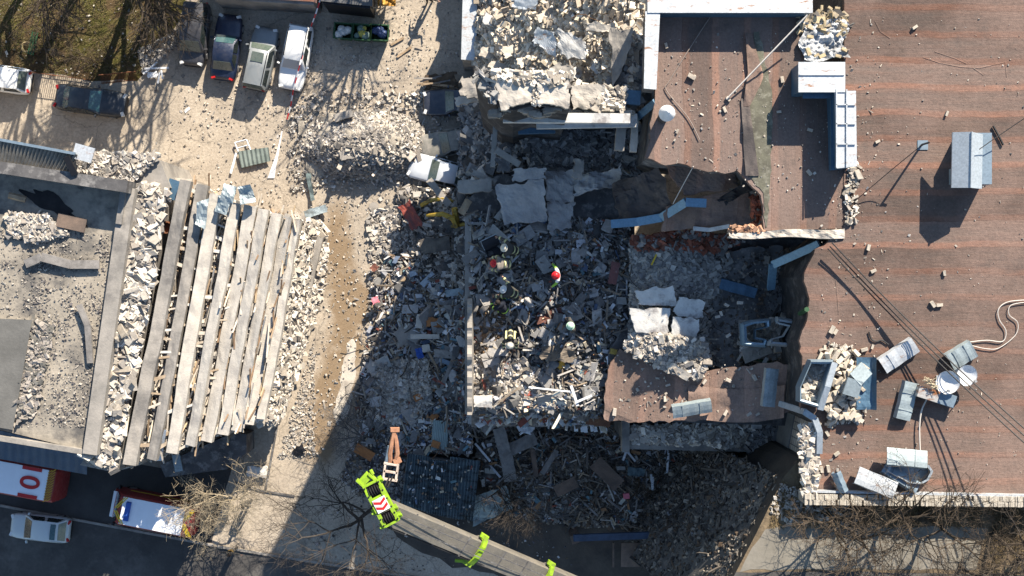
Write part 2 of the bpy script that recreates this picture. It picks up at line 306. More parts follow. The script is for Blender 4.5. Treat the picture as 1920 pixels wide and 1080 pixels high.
def chunks(name, poly, zf, n, size, palette, seed, prop=(1, .7, .55), jit=.22, mound=None, extra=0.0, parent=None, m=None, dens=None, flatness=.35, kind='stuff', pts3=None):
    rg = np.random.default_rng(seed); P = np.array(poly, float); lo, hi = P.min(0), P.max(0); pts = []; n = int(n * 1.9) if pts3 is None else len(pts3); size *= .58
    while pts3 is None and len(pts) < n:
        c = rg.uniform(lo, hi, (n * 2, 2))
        for x, y in c:
            if any((x - ax) ** 2 + (y - ay) ** 2 < ar * ar for ax, ay, ar in AVOID): continue
            if not inpoly(x, y, poly): continue
            if dens and rg.random() > dens(x, y): continue
            pts.append((x, y))
            if len(pts) >= n: break
    big = size > .4; brk = jit <= .12; L = np.clip(rg.lognormal(np.log(size), .16 if brk else (.3 if big else .52), n), 0, size * (1.7 if big else 2.6))
    if pts3 is None: pts = np.array(pts); z = np.array([zf(x, y) for x, y in pts]); s = (H - z) / F
    ctr = np.array(pts3) if pts3 is not None else np.stack([(pts[:, 0] - 960) * s, (540 - pts[:, 1]) * s, z + L * rg.uniform(-.05, .3, n) + extra], 1)
    base = np.array([(-1, -1, -1), (1, -1, -1), (1, 1, -1), (-1, 1, -1), (-1, -1, 1), (1, -1, 1), (1, 1, 1), (-1, 1, 1)], float) * .5
    V = base[None] * (1 + rg.uniform(-jit, jit, (n, 8, 3))); V = V * (np.array(prop)[None] * rg.uniform(*((.85, 1.15) if brk else (.7, 1.35)), (n, 3)) * np.where(rg.random((n, 1)) < (0 if big or brk else .22), np.array([[1.5, 1.5, .35]]), 1.0) * np.where(rg.random((n, 1)) < (0 if big or brk else .07), np.array([[2.4, .6, .6]]), 1.0))[:, None] * L[:, None, None]
    a, b_, c = rg.uniform(0, 2 * np.pi, n), rg.normal(0, flatness, n), rg.normal(0, flatness, n)
    ca, sa, cb, sb, cc, sc = np.cos(a), np.sin(a), np.cos(b_), np.sin(b_), np.cos(c), np.sin(c)
    Rz = np.zeros((n, 3, 3)); Rz[:, 0, 0] = ca; Rz[:, 0, 1] = -sa; Rz[:, 1, 0] = sa; Rz[:, 1, 1] = ca; Rz[:, 2, 2] = 1
    Ry = np.zeros((n, 3, 3)); Ry[:, 0, 0] = cb; Ry[:, 0, 2] = sb; Ry[:, 2, 0] = -sb; Ry[:, 2, 2] = cb; Ry[:, 1, 1] = 1
    Rx = np.zeros((n, 3, 3)); Rx[:, 1, 1] = cc; Rx[:, 1, 2] = -sc; Rx[:, 2, 1] = sc; Rx[:, 2, 2] = cc; Rx[:, 0, 0] = 1
    V = np.einsum('nij,nkj->nki', Rz @ Ry @ Rx, V) + ctr[:, None]
    fq = np.array([(3, 2, 1, 0), (4, 5, 6, 7), (0, 1, 5, 4), (1, 2, 6, 5), (2, 3, 7, 6), (3, 0, 4, 7)]); Fc = (fq[None] + (np.arange(n) * 8)[:, None, None]).reshape(-1, 4)
    me = bpy.data.meshes.new(name); me.vertices.add(n * 8); me.loops.add(n * 24); me.polygons.add(n * 6)
    org = np.zeros(3) if parent is None else np.array(parent.location)
    me.vertices.foreach_set('co', (V.reshape(-1, 3) - org).ravel()); me.loops.foreach_set('vertex_index', Fc.ravel().astype(np.int32))
    me.polygons.foreach_set('loop_start', np.arange(0, n * 24, 4, dtype=np.int32)); me.polygons.foreach_set('loop_total', np.full(n * 6, 4, dtype=np.int32)); me.update(calc_edges=True); me.shade_flat()
    col = palette[rg.integers(0, len(palette), n)] * rg.uniform(.75, 1.2, (n, 1)); col = np.concatenate([col, np.ones((n, 1))], 1)
    at = me.attributes.new('Col', 'FLOAT_COLOR', 'FACE'); at.data.foreach_set('color', np.repeat(col, 6, 0).astype(np.float32).ravel())
    me.materials.append(m or MC); o = bpy.data.objects.new(name, me); COL.objects.link(o)
    if parent is not None: o.parent = parent
    if kind: o['kind'] = kind
    return o
def bed(name, poly, zf, m, step=7.0, amp=.25, kind='stuff', parent=None, seed=0.0, sc=1.1):
    """uneven surface of a heap"""
    P = np.array(poly, float); lo, hi = P.min(0), P.max(0); nx, ny = int((hi[0] - lo[0]) / step) + 1, int((hi[1] - lo[1]) / step) + 1; s_ = MB(); idx = {}
    def vid(i, j):
        if (i, j) not in idx:
            x, y = lo[0] + i * step, lo[1] + j * step; p = W(x, y, zf(x, y)); p.z += amp * fbm(p.x, p.y, sc, seed); idx[(i, j)] = len(s_.v); s_.v.append(tuple(p))
        return idx[(i, j)]
    for i in range(nx):
        for j in range(ny):
            if inpoly(lo[0] + (i + .5) * step, lo[1] + (j + .5) * step, poly):
                s_.f.append((vid(i, j), vid(i + 1, j), vid(i + 1, j + 1), vid(i, j + 1))); s_.c.append(None); s_.m.append(0)
    return s_.build(name, m, kind=kind, parent=parent, smooth=True, angle=60)
def const(z): return lambda x, y: z
def lerp(a, b, t): return a + (b - a) * max(0, min(1, t))
# ------------------------------------------------------------------ the wrecked apartment house
ZR = 15.2
AP = thing('apartment_building', 'large wrecked apartment block with red brown felt roofs and a collapsed corner', 'building', (0, 0, 0))
brickw = mat('pale_brick_wall', (.36, .31, .25), (.26, .22, .18), 2.5, c3=(.15, .13, .12), s3=.6)
def tilewall():
    m, nt, b, tc = newmat('tiled_wall'); v = tc.outputs['Object']
    bt = _n(nt, 'ShaderNodeTexBrick'); bt.offset = 0; bt.inputs['Scale'].default_value = 1.0; bt.inputs['Brick Width'].default_value = .42; bt.inputs['Row Height'].default_value = .42; bt.inputs['Mortar Size'].default_value = .03
    bt.inputs['Color1'].default_value = (.42, .37, .3, 1); bt.inputs['Color2'].default_value = (.36, .31, .26, 1); bt.inputs['Mortar'].default_value = (.08, .08, .08, 1)
    mp = _n(nt, 'ShaderNodeMapping'); mp.inputs['Rotation'].default_value = (0, R(90), 0); sp = _n(nt, 'ShaderNodeSeparateXYZ'); cb = _n(nt, 'ShaderNodeCombineXYZ')
    nt.links.new(v, sp.inputs[0]); nt.links.new(sp.outputs[1], cb.inputs[0]); nt.links.new(sp.outputs[2], cb.inputs[1]); nt.links.new(cb.outputs[0], bt.inputs['Vector'])
    nt.links.new(mixc(nt, 1.0, bt.outputs['Color'], ramp(nt, noi(nt, v, 1.5, 6), [(.3, .55), (.6, 1.0)]), 'MULTIPLY'), b.inputs['Base Color']); b.inputs['Roughness'].default_value = .8; return m
def solid(name, poly, z, m, z0=0.0, mtop=None, parent=AP, rag=0.0, sub=12.0, seed=0, ragset=None):
    """walls and top of a block whose top edge follows poly"""
    rg = random.Random(seed); P = []
    for i in range(len(poly)):
        a, b_ = poly[i], poly[(i + 1) % len(poly)]; L = math.dist(a, b_); rr = rag if (ragset is None or i in ragset) else 0; k = max(1, int(L / sub)) if rr else 1
        for q in range(k): t = q / k; P.append(W(a[0] + (b_[0] - a[0]) * t + rg.uniform(-rr, rr), a[1] + (b_[1] - a[1]) * t + rg.uniform(-rr, rr), z))
    s_ = MB(); n = len(P); B = [Vector((p.x, p.y, z0)) for p in P]
    s_.add(P, [tuple(range(n))], mi=1 if mtop else 0); s_.add(P + B, [(i, i + n, (i + 1) % n + n, (i + 1) % n) for i in range(n)])
    return s_.build(name, [m, mtop] if mtop else m, parent)
# long roof on the right
right_poly = [(1584, -260), (2500, -260), (2500, 930), (1536, 930), (1534, 800), (1500, 772), (1506, 690), (1498, 640), (1512, 600), (1516, 560), (1506, 520), (1528, 470), (1560, 446), (1582, 430)]
near_black = mat('shaded_wall', (.045, .042, .042), (.02, .02, .021), .9, .95, bmp=.6, c3=(.1, .09, .085), s3=1.2)  # wall face lies in shade; that darkness is put into its colour
solid('wall', right_poly, ZR - .35, near_black)
def roofsheet(name, poly, z, m, th=.3, rag=0.0, seed=0, ragset=None, sub=10.0, wav=.0):
    rg = random.Random(seed); P = []
    for i in range(len(poly)):
        a, b_ = poly[i], poly[(i + 1) % len(poly)]; L = math.dist(a, b_); rr = rag if (ragset is None or i in ragset) else 0; k = max(1, int(L / sub)) if rr else 1
        for q in range(k): t = q / k; P.append((a[0] + (b_[0] - a[0]) * t + rg.uniform(-rr, rr), a[1] + (b_[1] - a[1]) * t + rg.uniform(-rr, rr)))
    zz = z if callable(z) else const(z); T = [W(x, y, zz(x, y)) for x, y in P]; s_ = MB(); s_.prism(T, [p - Vector((0, 0, th)) for p in T]); return s_.build(name, m, AP)
roofsheet('roof', right_poly, ZR, felt_right, .34, 2.5, 3, {4, 5, 6, 7, 8, 9, 10, 11, 12})
# wrinkled blister lines on the felt
for pts in (((1730, 108), (1760, 118), (1800, 126), (1836, 128), (1884, 117), (1887, 145)), ((1752, 97), (1790, 110), (1812, 120)), ((1824, 128), (1836, 136), (1844, 142)), ((1566, 520), (1570, 560), (1572, 590)), ((1640, 40), (1650, 60), (1668, 72))):
    wr = MB(); wr.tube([W(x, y, ZR - .03) for x, y in pts], .05, 8); wr.build('felt_wrinkle', felt_right, AP, smooth=True)
# parapet along the lower edge: pale brick coping
pb = MB(); rg = random.Random(5)
def coping(x0, y0, x1, y1, zb, width, n, m_):
    for i in range(n):
        t = (i + .5) / n
        for lane in range(2):
            if rg.random() < .06: continue
            p = W(x0 + (x1 - x0) * t, y0 + (y1 - y0) * t, zb); a = math.atan2(-(y1 - y0), x1 - x0); off = Vector((-math.sin(a), math.cos(a), 0)) * ((lane - .5) * width / 2)
            L = (W(x1, y1, zb) - W(x0, y0, zb)).length / n; k = rg.uniform(.8, 1.15); m_.box(p + off + Vector((0, 0, rg.uniform(-.04, .05))), (L * .95, width / 2 * rg.uniform(.9, 1.0), .2), (rg.gauss(0, .02), rg.gauss(0, .02), a + rg.gauss(0, .02)), col=(.40 * k, .36 * k, .30 * k))
coping(1508, 936, 1960, 941, ZR + .32, .56, 110, pb)
pb.build('parapet_coping', MCB, AP)
pw = MB(); pw.prism([W(x, y, ZR + .2) for x, y in ((1506, 926), (2500, 938), (2500, 951), (1506, 943))], [Vector((*W(x, y, ZR + .2)[:2], 0)) for x, y in ((1506, 926), (2500, 938), (2500, 951), (1506, 943))]); pw.build('parapet', brickw, AP)
fl = MB(); fl.box(W(1735, 925, ZR + .2), (12.0, .12, .36), (0, 0, R(-1.2))); fl.build('flashing', tin_white, AP)
# tiled wall that faces the pit
tw = MB(); P1, P2 = W(1533, 796, ZR - .3), W(1506, 935, ZR - .3)
tw.prism([P1, P2, P2 + Vector((1, 0, 0)), P1 + Vector((1, 0, 0))], [Vector((p.x, p.y, 0)) for p in (P1, P2, P2 + Vector((1, 0, 0)), P1 + Vector((1, 0, 0)))]); tw.build('tiled_wall', tilewall(), AP)
pl_ = MB(); pl_.prism([Vector((p.x - .06, p.y, 10.2)) for p in (P1, P2, P2 + Vector((1, 0, 0)), P1 + Vector((1, 0, 0)))], [Vector((p.x - .06, p.y, 0)) for p in (P1, P2, P2 + Vector((1, 0, 0)), P1 + Vector((1, 0, 0)))]); pl_.build('plastered_wall', mat('grey_plaster', (.2, .2, .19), (.13, .13, .13), 1, .9), AP)
# middle roof
mid_poly = [(1234, 22), (1524, 22), (1524, 100), (1560, 130), (1590, 120), (1590, 428), (1435, 430), (1430, 365), (1396, 335), (1384, 322), (1340, 322), (1286, 309), (1240, 306), (1213, 296), (1222, 220), (1228, 190)]
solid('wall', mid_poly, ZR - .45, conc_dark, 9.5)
roofsheet('roof', mid_poly, ZR - .05, felt_mid, .4, 4, 8, {6, 7, 8, 9, 10, 11, 12, 13})
# bare screed strip and torn felt
roofsheet('screed_strip', [(1414, 62), (1424, 60), (1448, 180), (1446, 300), (1440, 425), (1434, 425), (1432, 362), (1404, 330), (1398, 240), (1420, 150)], ZR - .02, mat('lichen_screed', (.13, .125, .09), (.07, .065, .05), 1.4, .95, c3=(.2, .19, .15), s3=2), .05, 2, 4)
tf = MB()
def torn(u, v):
    y = lerp(62, 200, u); xc = lerp(1402, 1418, min(1, u * 1.6)) - max(0, u - .55) * 42; wd = lerp(6, 17, u * 1.4) * (1 - max(0, u - .6) * 1.6)
    p = W(xc + (v - .5) * 2 * wd, y, ZR); p.z += .05 + .22 * max(0, fbm(p.x * 1.2, p.y * .5, 1.4, 3)); return p
tf.grid(torn, 22, 7, .03); tf.build('torn_felt', felt_brown, AP, smooth=True)
tf = MB()
def torn2(u, v):
    y = lerp(185, 330, u); p = W(lerp(1396, 1410, u) + (v - .5) * lerp(14, 26, u), y, ZR); p.z += .04 + .2 * max(0, fbm(p.x * 1.3, p.y * .5, 1.5, 9)); return p
tf.grid(torn2, 20, 6, .03); tf.build('torn_felt', felt_dark, AP, smooth=True)
# parapets of the middle roof with whitewashed tin caps
def parapet(name_cap, poly, zc, mwall, mcap, zb=ZR - .3, slope=0):
    s_ = MB(); T = [W(x, y, zc) for x, y in poly]; s_.prism([p - Vector((0, 0, .06)) for p in T], [Vector((p.x, p.y, zb)) for p in T]); o = s_.build('parapet', mwall, AP)
    c = MB(); cx = sum(p.x for p in T) / len(T); cy = sum(p.y for p in T) / len(T); TT = [Vector((p.x + (.05 if p.x > cx else -.05), p.y + (.05 if p.y > cy else -.05), p.z)) for p in T]
    c.prism(TT, [p - Vector((0, 0, .1)) for p in TT]); k = c.build(name_cap, mcap, o, local=True); return o
parapet('parapet_cap', [(1216, -14), (1522, -14), (1522, 22), (1216, 22)], ZR + 1.15, steel_blue, tin_white)
parapet('parapet_cap', [(1212, 23), (1236, 23), (1229, 166), (1209, 164)], ZR + 1.1, conc_dark, tin_white)
parapet('parapet_cap', [(1499, 118), (1583, 118), (1583, 171), (1499, 171)], ZR + 1.65, steel_blue, tin_white)
parapet('parapet_cap', [(1567, 172), (1603, 172), (1605, 310), (1571, 314)], ZR + 1.6, steel_blue, tin_white)
rib = MB()
for x in (1567, 1586): rib.box((W(x, 172, ZR + 1.66) + W(x + 3, 310, ZR + 1.66)) / 2, (.06, 4.0, .05))
for y in (196, 232, 270): rib.box(W(1586, y, ZR + 1.66), (1.0, .05, .05))
rib.box(W(1541, 140, ZR + 1.68), (2.3, .06, .06)); rib.build('cap_seam', tin_white, AP)
gt = MB(); gt.box(W(1561, 246, ZR + .9), (.2, 4.0, .14)); gt.box(W(1545, 180, ZR + 1.0), (2.2, .25, .12)); gt.build('gutter', steel_blue, AP)
# pale coping and wall stub below the middle roof
cs = MB()
def cop(u, v):
    p = W(lerp(1366, 1583, u), lerp(428, 446, v) + 2 * math.sin(u * 9) + (8 * (1 - u) if v < .5 else 0), ZR + .02); p.z += .12 * fbm(p.x, p.y, 2, 1) + .1; return p
cs.grid(cop, 34, 5, .5); cs.build('wall_coping', conc_pale, AP)
rb = MB(); rg = random.Random(12)
for i in range(46): k = rg.uniform(.7, 1.2); rb.box(W(rg.uniform(1408, 1432), rg.uniform(362, 425), 13.8 + rg.uniform(0, .8)), (.3, .16, .12), (rg.gauss(0, .3), rg.gauss(0, .3), rg.uniform(0, 3)), col=(.32 * k, .1 * k, .055 * k))
for i in range(40): k = rg.uniform(.7, 1.2); rb.box(W(rg.uniform(1368, 1430), rg.uniform(424, 434), ZR + rg.uniform(-.1, .2)), (.3, .16, .12), (rg.gauss(0, .3), rg.gauss(0, .3), rg.uniform(0, 3)), col=(.38 * k, .22 * k, .14 * k))
rb.build('broken_brickwork', MCB, AP)

# north-west block: still stands to the top, roof full of bricks
def znw(x, y):
    return lerp(3.3, 13.1, (x - 890) / 290.0)
nw_poly = [(884, -260), (1212, -260), (1212, 150), (1180, 176), (1172, 196), (1040, 196), (930, 196), (905, 170), (886, 116)]
T = [W(x, y, znw(x, y) - .5) for x, y in nw_poly]; s_ = MB(); s_.prism(T, [Vector((p.x, p.y, 0)) for p in T]); s_.build('wall', brickw, AP)
# front wall made far taller than the heap, added to cast a long shadow
ZFN = 20.0
def fin(name, poly, z, m, z0=0.0): T = [W(x, y, z) for x, y in poly]; s_ = MB(); s_.prism(T, [Vector((p.x, p.y, z0)) for p in T]); return s_.build(name, m, AP)
fin('shadow_wall', [(888, 128), (918, 136), (1002, 132), (1004, 150), (1066, 152), (1068, 204), (1000, 196), (962, 207), (936, 200), (912, 176), (890, 150)], ZFN - .3, near_black)  # height added to cast shadow; face colour carries the shade
fin('shadow_wall', [(1069, 156), (1134, 158), (1176, 170), (1168, 206), (1120, 211), (1070, 200)], 14.9, near_black)  # heightened as well, to shade the pit floor
bed('roof_bed', nw_poly, lambda x, y: znw(x, y) - .15, mat('dusty_roof', (.55, .49, .41), (.41, .36, .3), 1.0, .95, c3=(.2, .17, .14), s3=.6), 8, .5, kind='stuff', parent=AP, seed=2.2)
parapet('parapet_cap', [(870, -40), (894, -40), (891, 112), (866, 110)], 3.8, brickw, tin_white, 0)
wl = MB(); wl.box(W(1062, 222, 15.6), (6.6, .5, .5), (0, 0, R(-.5))); wl.box(W(1100, 228, 13.9), (5.4, .7, .3), (0, 0, R(1))); wl.build('lintel_beam', conc_white, AP)
# front face of that block: stepped bricks and ledges
sb = MB(); rg = random.Random(31)
for i in range(1100):
    x = rg.uniform(922, 1185); t = rg.random() ** 1.5; z = (ZFN if x < 1050 else 15.0) - .6 - t * 8.5; k = rg.uniform(.5, 1.1); sb.box(W(x, 205 + t * 2 + 8 * math.sin(x * .07) + rg.uniform(-3, 5), z), (.42, .24, .2), (rg.gauss(0, .1), rg.gauss(0, .1), rg.gauss(0, .12)), col=(.36 * k, .32 * k, .27 * k))
sb.build('broken_brickwork', MCB, AP)
# low rubble-filled floors between the standing blocks
def zpit(x, y):
    if y < 320: return lerp(.8, 7.0, (x - 858) / 120.0)
    return 6.6
nwpit = [(866, 196), (930, 200), (1060, 205), (1230, 190), (1225, 345), (900, 400), (862, 330), (862, 260)]
T = [W(x, y, 0.0) for x, y in nwpit]
# firefighters' floor
s1 = [(878, 372), (930, 330), (1190, 330), (1190, 480), (1172, 640), (1136, 700), (1136, 772), (876, 776)]
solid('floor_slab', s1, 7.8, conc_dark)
rw = MB()
def rwall(u, v): p = W(876 + 9 * v, lerp(560, 778, u), 10.7 + .5 * fbm(u * 9, 1, 1, 4) + .6 * min(1, u * 3) - .6); return p
rw.grid(rwall, 40, 2, 3.2); rw.build('added_wall', concrete, AP)  # wall added on the floor edge to shade the ground beyond
edge = MB(); edge.box((W(879, 400, 7.75) + W(877, 776, 7.75)) / 2, (.38, (W(879, 400, 7.75) - W(877, 776, 7.75)).length, .5)); edge.build('slab_edge', concrete, AP)
s2 = [(1140, 660), (1180, 600), (1180, 445), (1530, 430), (1530, 800), (1140, 788)]
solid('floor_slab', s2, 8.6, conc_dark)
# dark gap along the long wall is that wall, with shade in its colour
roofsheet('floor_screed', [(1360, 470), (1472, 462), (1470, 560), (1440, 640), (1400, 690), (1330, 690), (1320, 600), (1345, 520)], 9.0, mat('grey_screed', (.21, .2, .19), (.12, .115, .11), .8, .95, c3=(.3, .28, .26), s3=1.5), .3, 5, 21, sub=8)
def zslab(x, y): return lerp(9.1, 11.5, (x - 1150) / 320.0)
roofsheet('roof_slab', [(1138, 700), (1160, 655), (1205, 662), (1240, 690), (1300, 700), (1360, 690), (1460, 680), (1500, 690), (1485, 770), (1440, 786), (1300, 790), (1180, 791), (1131, 788)], zslab, felt_brown, .32, 2.5, 22, sub=9)
fld = MB()
def fold(u, v):
    x = lerp(1290, 1470, u); p = W(x, lerp(782, 720, v) + 10 * math.sin(u * 3), zslab(x, 0) + .04); p.z += .22 * max(0, fbm(p.x, p.y, .9, 4)) + .02; return p
fld.grid(fold, 26, 12, .02); fld.build('felt_fold', felt_brown, AP, smooth=True)
# brick ledge under the slab
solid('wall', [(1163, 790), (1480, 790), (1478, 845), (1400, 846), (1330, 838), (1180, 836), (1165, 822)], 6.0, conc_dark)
lw = MB(); lw.box(W(1172, 815, 6.3), (.45, 2.0, .9)); lw.box(W(1320, 836, 6.1), (9.6, .5, .8), (0, 0, R(-1.4))); lw.build('ledge_wall', concrete, AP)
# piece of wall below the floor on its lower side: ragged ledge
lg = MB()
def ledge(u, v):
    p = W(lerp(884, 1138, u), lerp(766, 800, v), lerp(7.6, 5.6, v)); p.z += .4 * fbm(p.x, p.y, 1.1, 6); return p
lg.grid(ledge, 50, 8, .4); lg.build('ragged_ledge', conc_dark, AP)
lg = MB()
def ledge2(u, v):
    p = W(lerp(893, 1062, u), lerp(738, 760, v) + 3 * math.sin(u * 20), 8.2 + .3 * fbm(u * 9, v * 2, 1, 2)); return p
lg.grid(ledge2, 40, 4, .7); lg.build('ledge_wall', conc_pale, AP)

slabg = mat('dusty_grey_slab', (.34, .325, .31), (.23, .22, .215), .9, .9, bmp=.5, c3=(.27, .25, .235), s3=1.2)
# ------------------------------------------------------------------ fallen roof slabs in the pit, each a thing
def slabthing(name, label, cat, pts, m, th=.3, warp=.15, seed=0, group=None, n=14, rag=.0):
    """pts: four corners (px, py, z) going round; a bent plate between them"""
    A, B, C, D = [Vector(p) for p in pts]; s_ = MB(); rg = random.Random(seed); ph = rg.uniform(0, 50)
    def fn(u, v):
        q = (A * (1 - u) + B * u) * (1 - v) + (D * (1 - u) + C * u) * v; e = min(u, 1 - u, v, 1 - v); rr = rag if e < .001 else 0
        p = W(q.x + rr * .7 * fbm(u * 3.1, v * 3.1, 1.3, ph), q.y + rr * .7 * fbm(u * 3.1, v * 3.1, 1.3, ph + 9), q.z); p.z += warp * fbm(p.x, p.y, .8, ph); return p
    s_.grid(fn, n, n, th); return s_.build(name, m, label=label, cat=cat, group=group)
slabthing('roof_slab', 'large dark felt covered roof slab fallen flat in the pit with a pale broken edge', 'concrete slab', ((928, 350, 9.6), (1018, 334, 9.9), (1026, 416, 9.2), (944, 420, 9.0)), slabg, .35, .18, 1, rag=10)
slabthing('roof_slab', 'short dark slab leaning above the large felt covered slab', 'concrete slab', ((962, 316, 9.9), (1022, 314, 10.1), (1022, 336, 9.9), (962, 340, 9.8)), slabg, .35, .1, 2, rag=8)
slabthing('roof_slab', 'grey slab bent over rubble right of the large felt covered slab', 'concrete slab', ((1022, 322, 9.2), (1080, 318, 9.4), (1076, 380, 9.0), (1024, 376, 9.0)), slabg, .3, .45, 3, rag=9)
slabthing('roof_slab', 'lower grey slab with bent steel straps across it', 'concrete slab', ((1026, 380, 8.8), (1078, 380, 8.8), (1070, 428, 8.5), (1026, 430, 8.5)), slabg, .3, .3, 4, rag=9)
slabthing('roof_slab', 'wide sagging slab of crumpled felt between the rubble and the hanging roof', 'concrete slab', ((1080, 330, 9.6), (1165, 312, 10.4), (1160, 345, 9.6), (1076, 368, 9.2)), slabg, .3, .7, 5, rag=12)
slabthing('hanging_roof', 'big dark navy roof sheet hanging down into the pit from the broken edge', 'roof slab', ((1148, 344, 10.4), (1236, 312, 12.8), (1266, 400, 11.8), (1164, 420, 10.2)), felt_dark, .35, .5, 6, n=18, rag=8)
slabthing('hanging_roof', 'brown roof piece dropped just below the jagged roof edge', 'roof slab', ((1246, 308, 13.8), (1378, 322, 14.0), (1384, 352, 13.4), (1284, 366, 13.1)), felt_mid, .35, .2, 7, n=16, rag=6)
slabthing('hanging_roof', 'sloping brown roof tongue ending above the brick rubble', 'roof slab', ((1250, 386, 12.4), (1404, 348, 13.1), (1406, 420, 12.4), (1240, 432, 11.6)), felt_brown, .35, .15, 8, n=16, rag=4)
slabthing('felt_flap', 'black crumpled flap of felt curled over the edge of the brown roof tongue', 'roofing felt', ((1344, 372, 13.7), (1408, 332, 14.3), (1432, 346, 14.1), (1362, 382, 13.4)), blk, .04, .7, 9, n=14, rag=22)
slabthing('wall_slab', 'white plastered wall slab lying uppermost left on the grey bricks', 'wall slab', ((1190, 546, 10.6), (1262, 536, 10.6), (1270, 574, 10.3), (1198, 572, 10.3)), conc_white, .35, .05, 10, rag=6)
slabthing('wall_slab', 'white plastered wall slab right of the crack among grey bricks', 'wall slab', ((1272, 556, 10.5), (1322, 564, 10.5), (1316, 596, 10.3), (1264, 590, 10.3)), conc_white, .35, .05, 11, rag=6)
slabthing('wall_slab', 'half sunlit plastered wall slab lowest left beside the brown roof slab', 'wall slab', ((1180, 578, 10.4), (1256, 578, 10.4), (1252, 628, 10.2), (1190, 622, 10.2)), conc_white, .35, .05, 12, rag=6)
slabthing('wall_slab', 'brightest cracked white wall slab at the lower right of the slab group', 'wall slab', ((1262, 594, 10.5), (1312, 598, 10.5), (1306, 646, 10.2), (1258, 634, 10.2)), conc_white, .35, .05, 13, rag=6)
slabthing('toppled_brickwork', 'toppled panel of brickwork lying on the brown roof slab in shade', 'brickwork', ((1250, 690, 10.5), (1262, 680, 10.7), (1296, 702, 10.9), (1290, 716, 10.8)), conc_pale, .3, .08, 14, rag=4)
slabthing('wall_slab', 'square grey wall chunk in the shaded rubble near the red helmets', 'wall slab', ((904, 468, 8.3), (918, 466, 8.3), (916, 482, 8.2), (900, 480, 8.2)), conc_white, .3, .1, 15, rag=3)
# slabs lying on the north-west roof
z0 = 19.4
for lab, pts, m_, sd in (
    ('large bright white slab tilted in the middle of the brick covered roof', ((1046, 52, 11.4), (1100, 78, 12.4), (1098, 112, 12.4), (1050, 104, 11.4)), conc_white, 1),
    ('crumpled white sheet like slab left of the large bright white slab', ((1004, 52, 10.4), (1040, 60, 11.2), (1044, 112, 11.2), (1000, 76, 10.4)), tin_white, 2),
    ('cream broken wall top right of the first one on the heightened wall', ((1006, 154, 20.1), (1066, 155, 20.1), (1068, 203, 20.0), (1010, 196, 20.0)), conc_pale, 9),
    ('tall grey concrete slab standing near the whitewashed parapet', ((1144, 54, 14.0), (1186, 54, 14.4), (1184, 90, 14.4), (1148, 166, 13.8)), concrete, 3),
    ('cream broken roof slab at the lower left corner of the brick heap', ((922, 140, 20.1), (996, 136, 20.1), (999, 186, 20.0), (936, 205, 19.9)), conc_pale, 4),
    ('wide cream broken roof slab ending in stepped bricks', ((1070, 158, 15.3), (1134, 160, 15.3), (1130, 210, 15.1), (1072, 202, 15.2)), conc_pale, 5),
    ('grey slab leaning under the large bright white slab', ((1038, 118, 11.4), (1072, 120, 12.0), (1080, 152, 12.4), (1038, 146, 11.6)), concrete, 6),
    ('white tin sheet lying at the very top edge of the brick heap', ((962, -8, 9.4), (1012, -8, 10.4), (1004, 18, 10.3), (962, 12, 9.3)), tin_white, 7),
    ('long pale wall piece lying across the upper right bricks', ((1100, 42, 12.6), (1156, 46, 13.6), (1156, 58, 13.6), (1100, 58, 12.6)), conc_pale, 8)):
    slabthing('broken_slab', lab, 'concrete slab', pts, m_, .3, .14, sd + 40, rag=9)
# ------------------------------------------------------------------ rubble heaps (countless)
zy = lambda x, y: .1 + 1.5 * max(0, 1 - (y - 780) / 190.0) * (.6 + .5 * fbm(x * .012, y * .012, 1, 2))
YD = [(886, 780), (1165, 800), (1330, 838), (1470, 850), (1456, 905), (1400, 970), (1260, 990), (1060, 985), (960, 965), (900, 900)]
CY = [(560, 230), (640, 205), (745, 215), (800, 260), (790, 340), (700, 335), (610, 330), (580, 345), (570, 290)]
zc = lambda x, y: .1 + 1.5 * max(0, 1 - ((x - 690) / 125.0) ** 2 - ((y - 272) / 62.0) ** 2)
def halo(poly, zf, n, size, palette, seed, **k): return chunks('rubble', poly, zf, n, size, palette, seed, **k)
rubm = mat('rubble_bed_pale', (.36, .32, .26), (.2, .175, .145), 1.8, .95, bmp=.8)
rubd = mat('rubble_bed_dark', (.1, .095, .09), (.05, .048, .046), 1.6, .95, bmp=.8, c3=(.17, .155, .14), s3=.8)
bed('rubble', CY, zc, rubm, 7, .3)
core = lambda x, y: max(0.04, 1.1 - ((x - 690) / 125.0) ** 2 - ((y - 272) / 66.0) ** 2)
halo([(540, 170), (840, 170), (820, 350), (540, 360)], zc, 7200, .16, PALE * 1.12, 1, dens=core)
halo([(580, 280), (780, 220), (790, 330), (590, 340)], zc, 1600, .22, pal((.2, .18, .16), (.13, .12, .11), (.3, .27, .23), (.4, .35, .29)), 2, dens=core)
# thin scatter over the lit yard
edgef = lambda x, y: .08 + .9 * max(0, 1 - abs(x - 640) / 340.0) * (.4 + .6 * (fbm(x * .02, y * .02, 1, 3) > 0))
halo([(270, 130), (420, 150), (600, 60), (700, 30), (865, 10), (865, 320), (600, 330), (560, 420), (420, 370), (280, 300)], const(.02), 1000, .1, PALE, 3, dens=edgef)
halo([(420, 0), (860, 0), (860, 200), (300, 290)], const(.02), 420, .09, pal((.45, .4, .33), (.25, .22, .19), (.33, .28, .22)), 4)
halo([(560, 400), (680, 330), (760, 340), (760, 560), (680, 640), (600, 860), (520, 860), (600, 600)], const(.02), 1700, .11, PALE, 5, dens=lambda x, y: .9 if x < 590 or (x > 700 and y > 400) else .12)
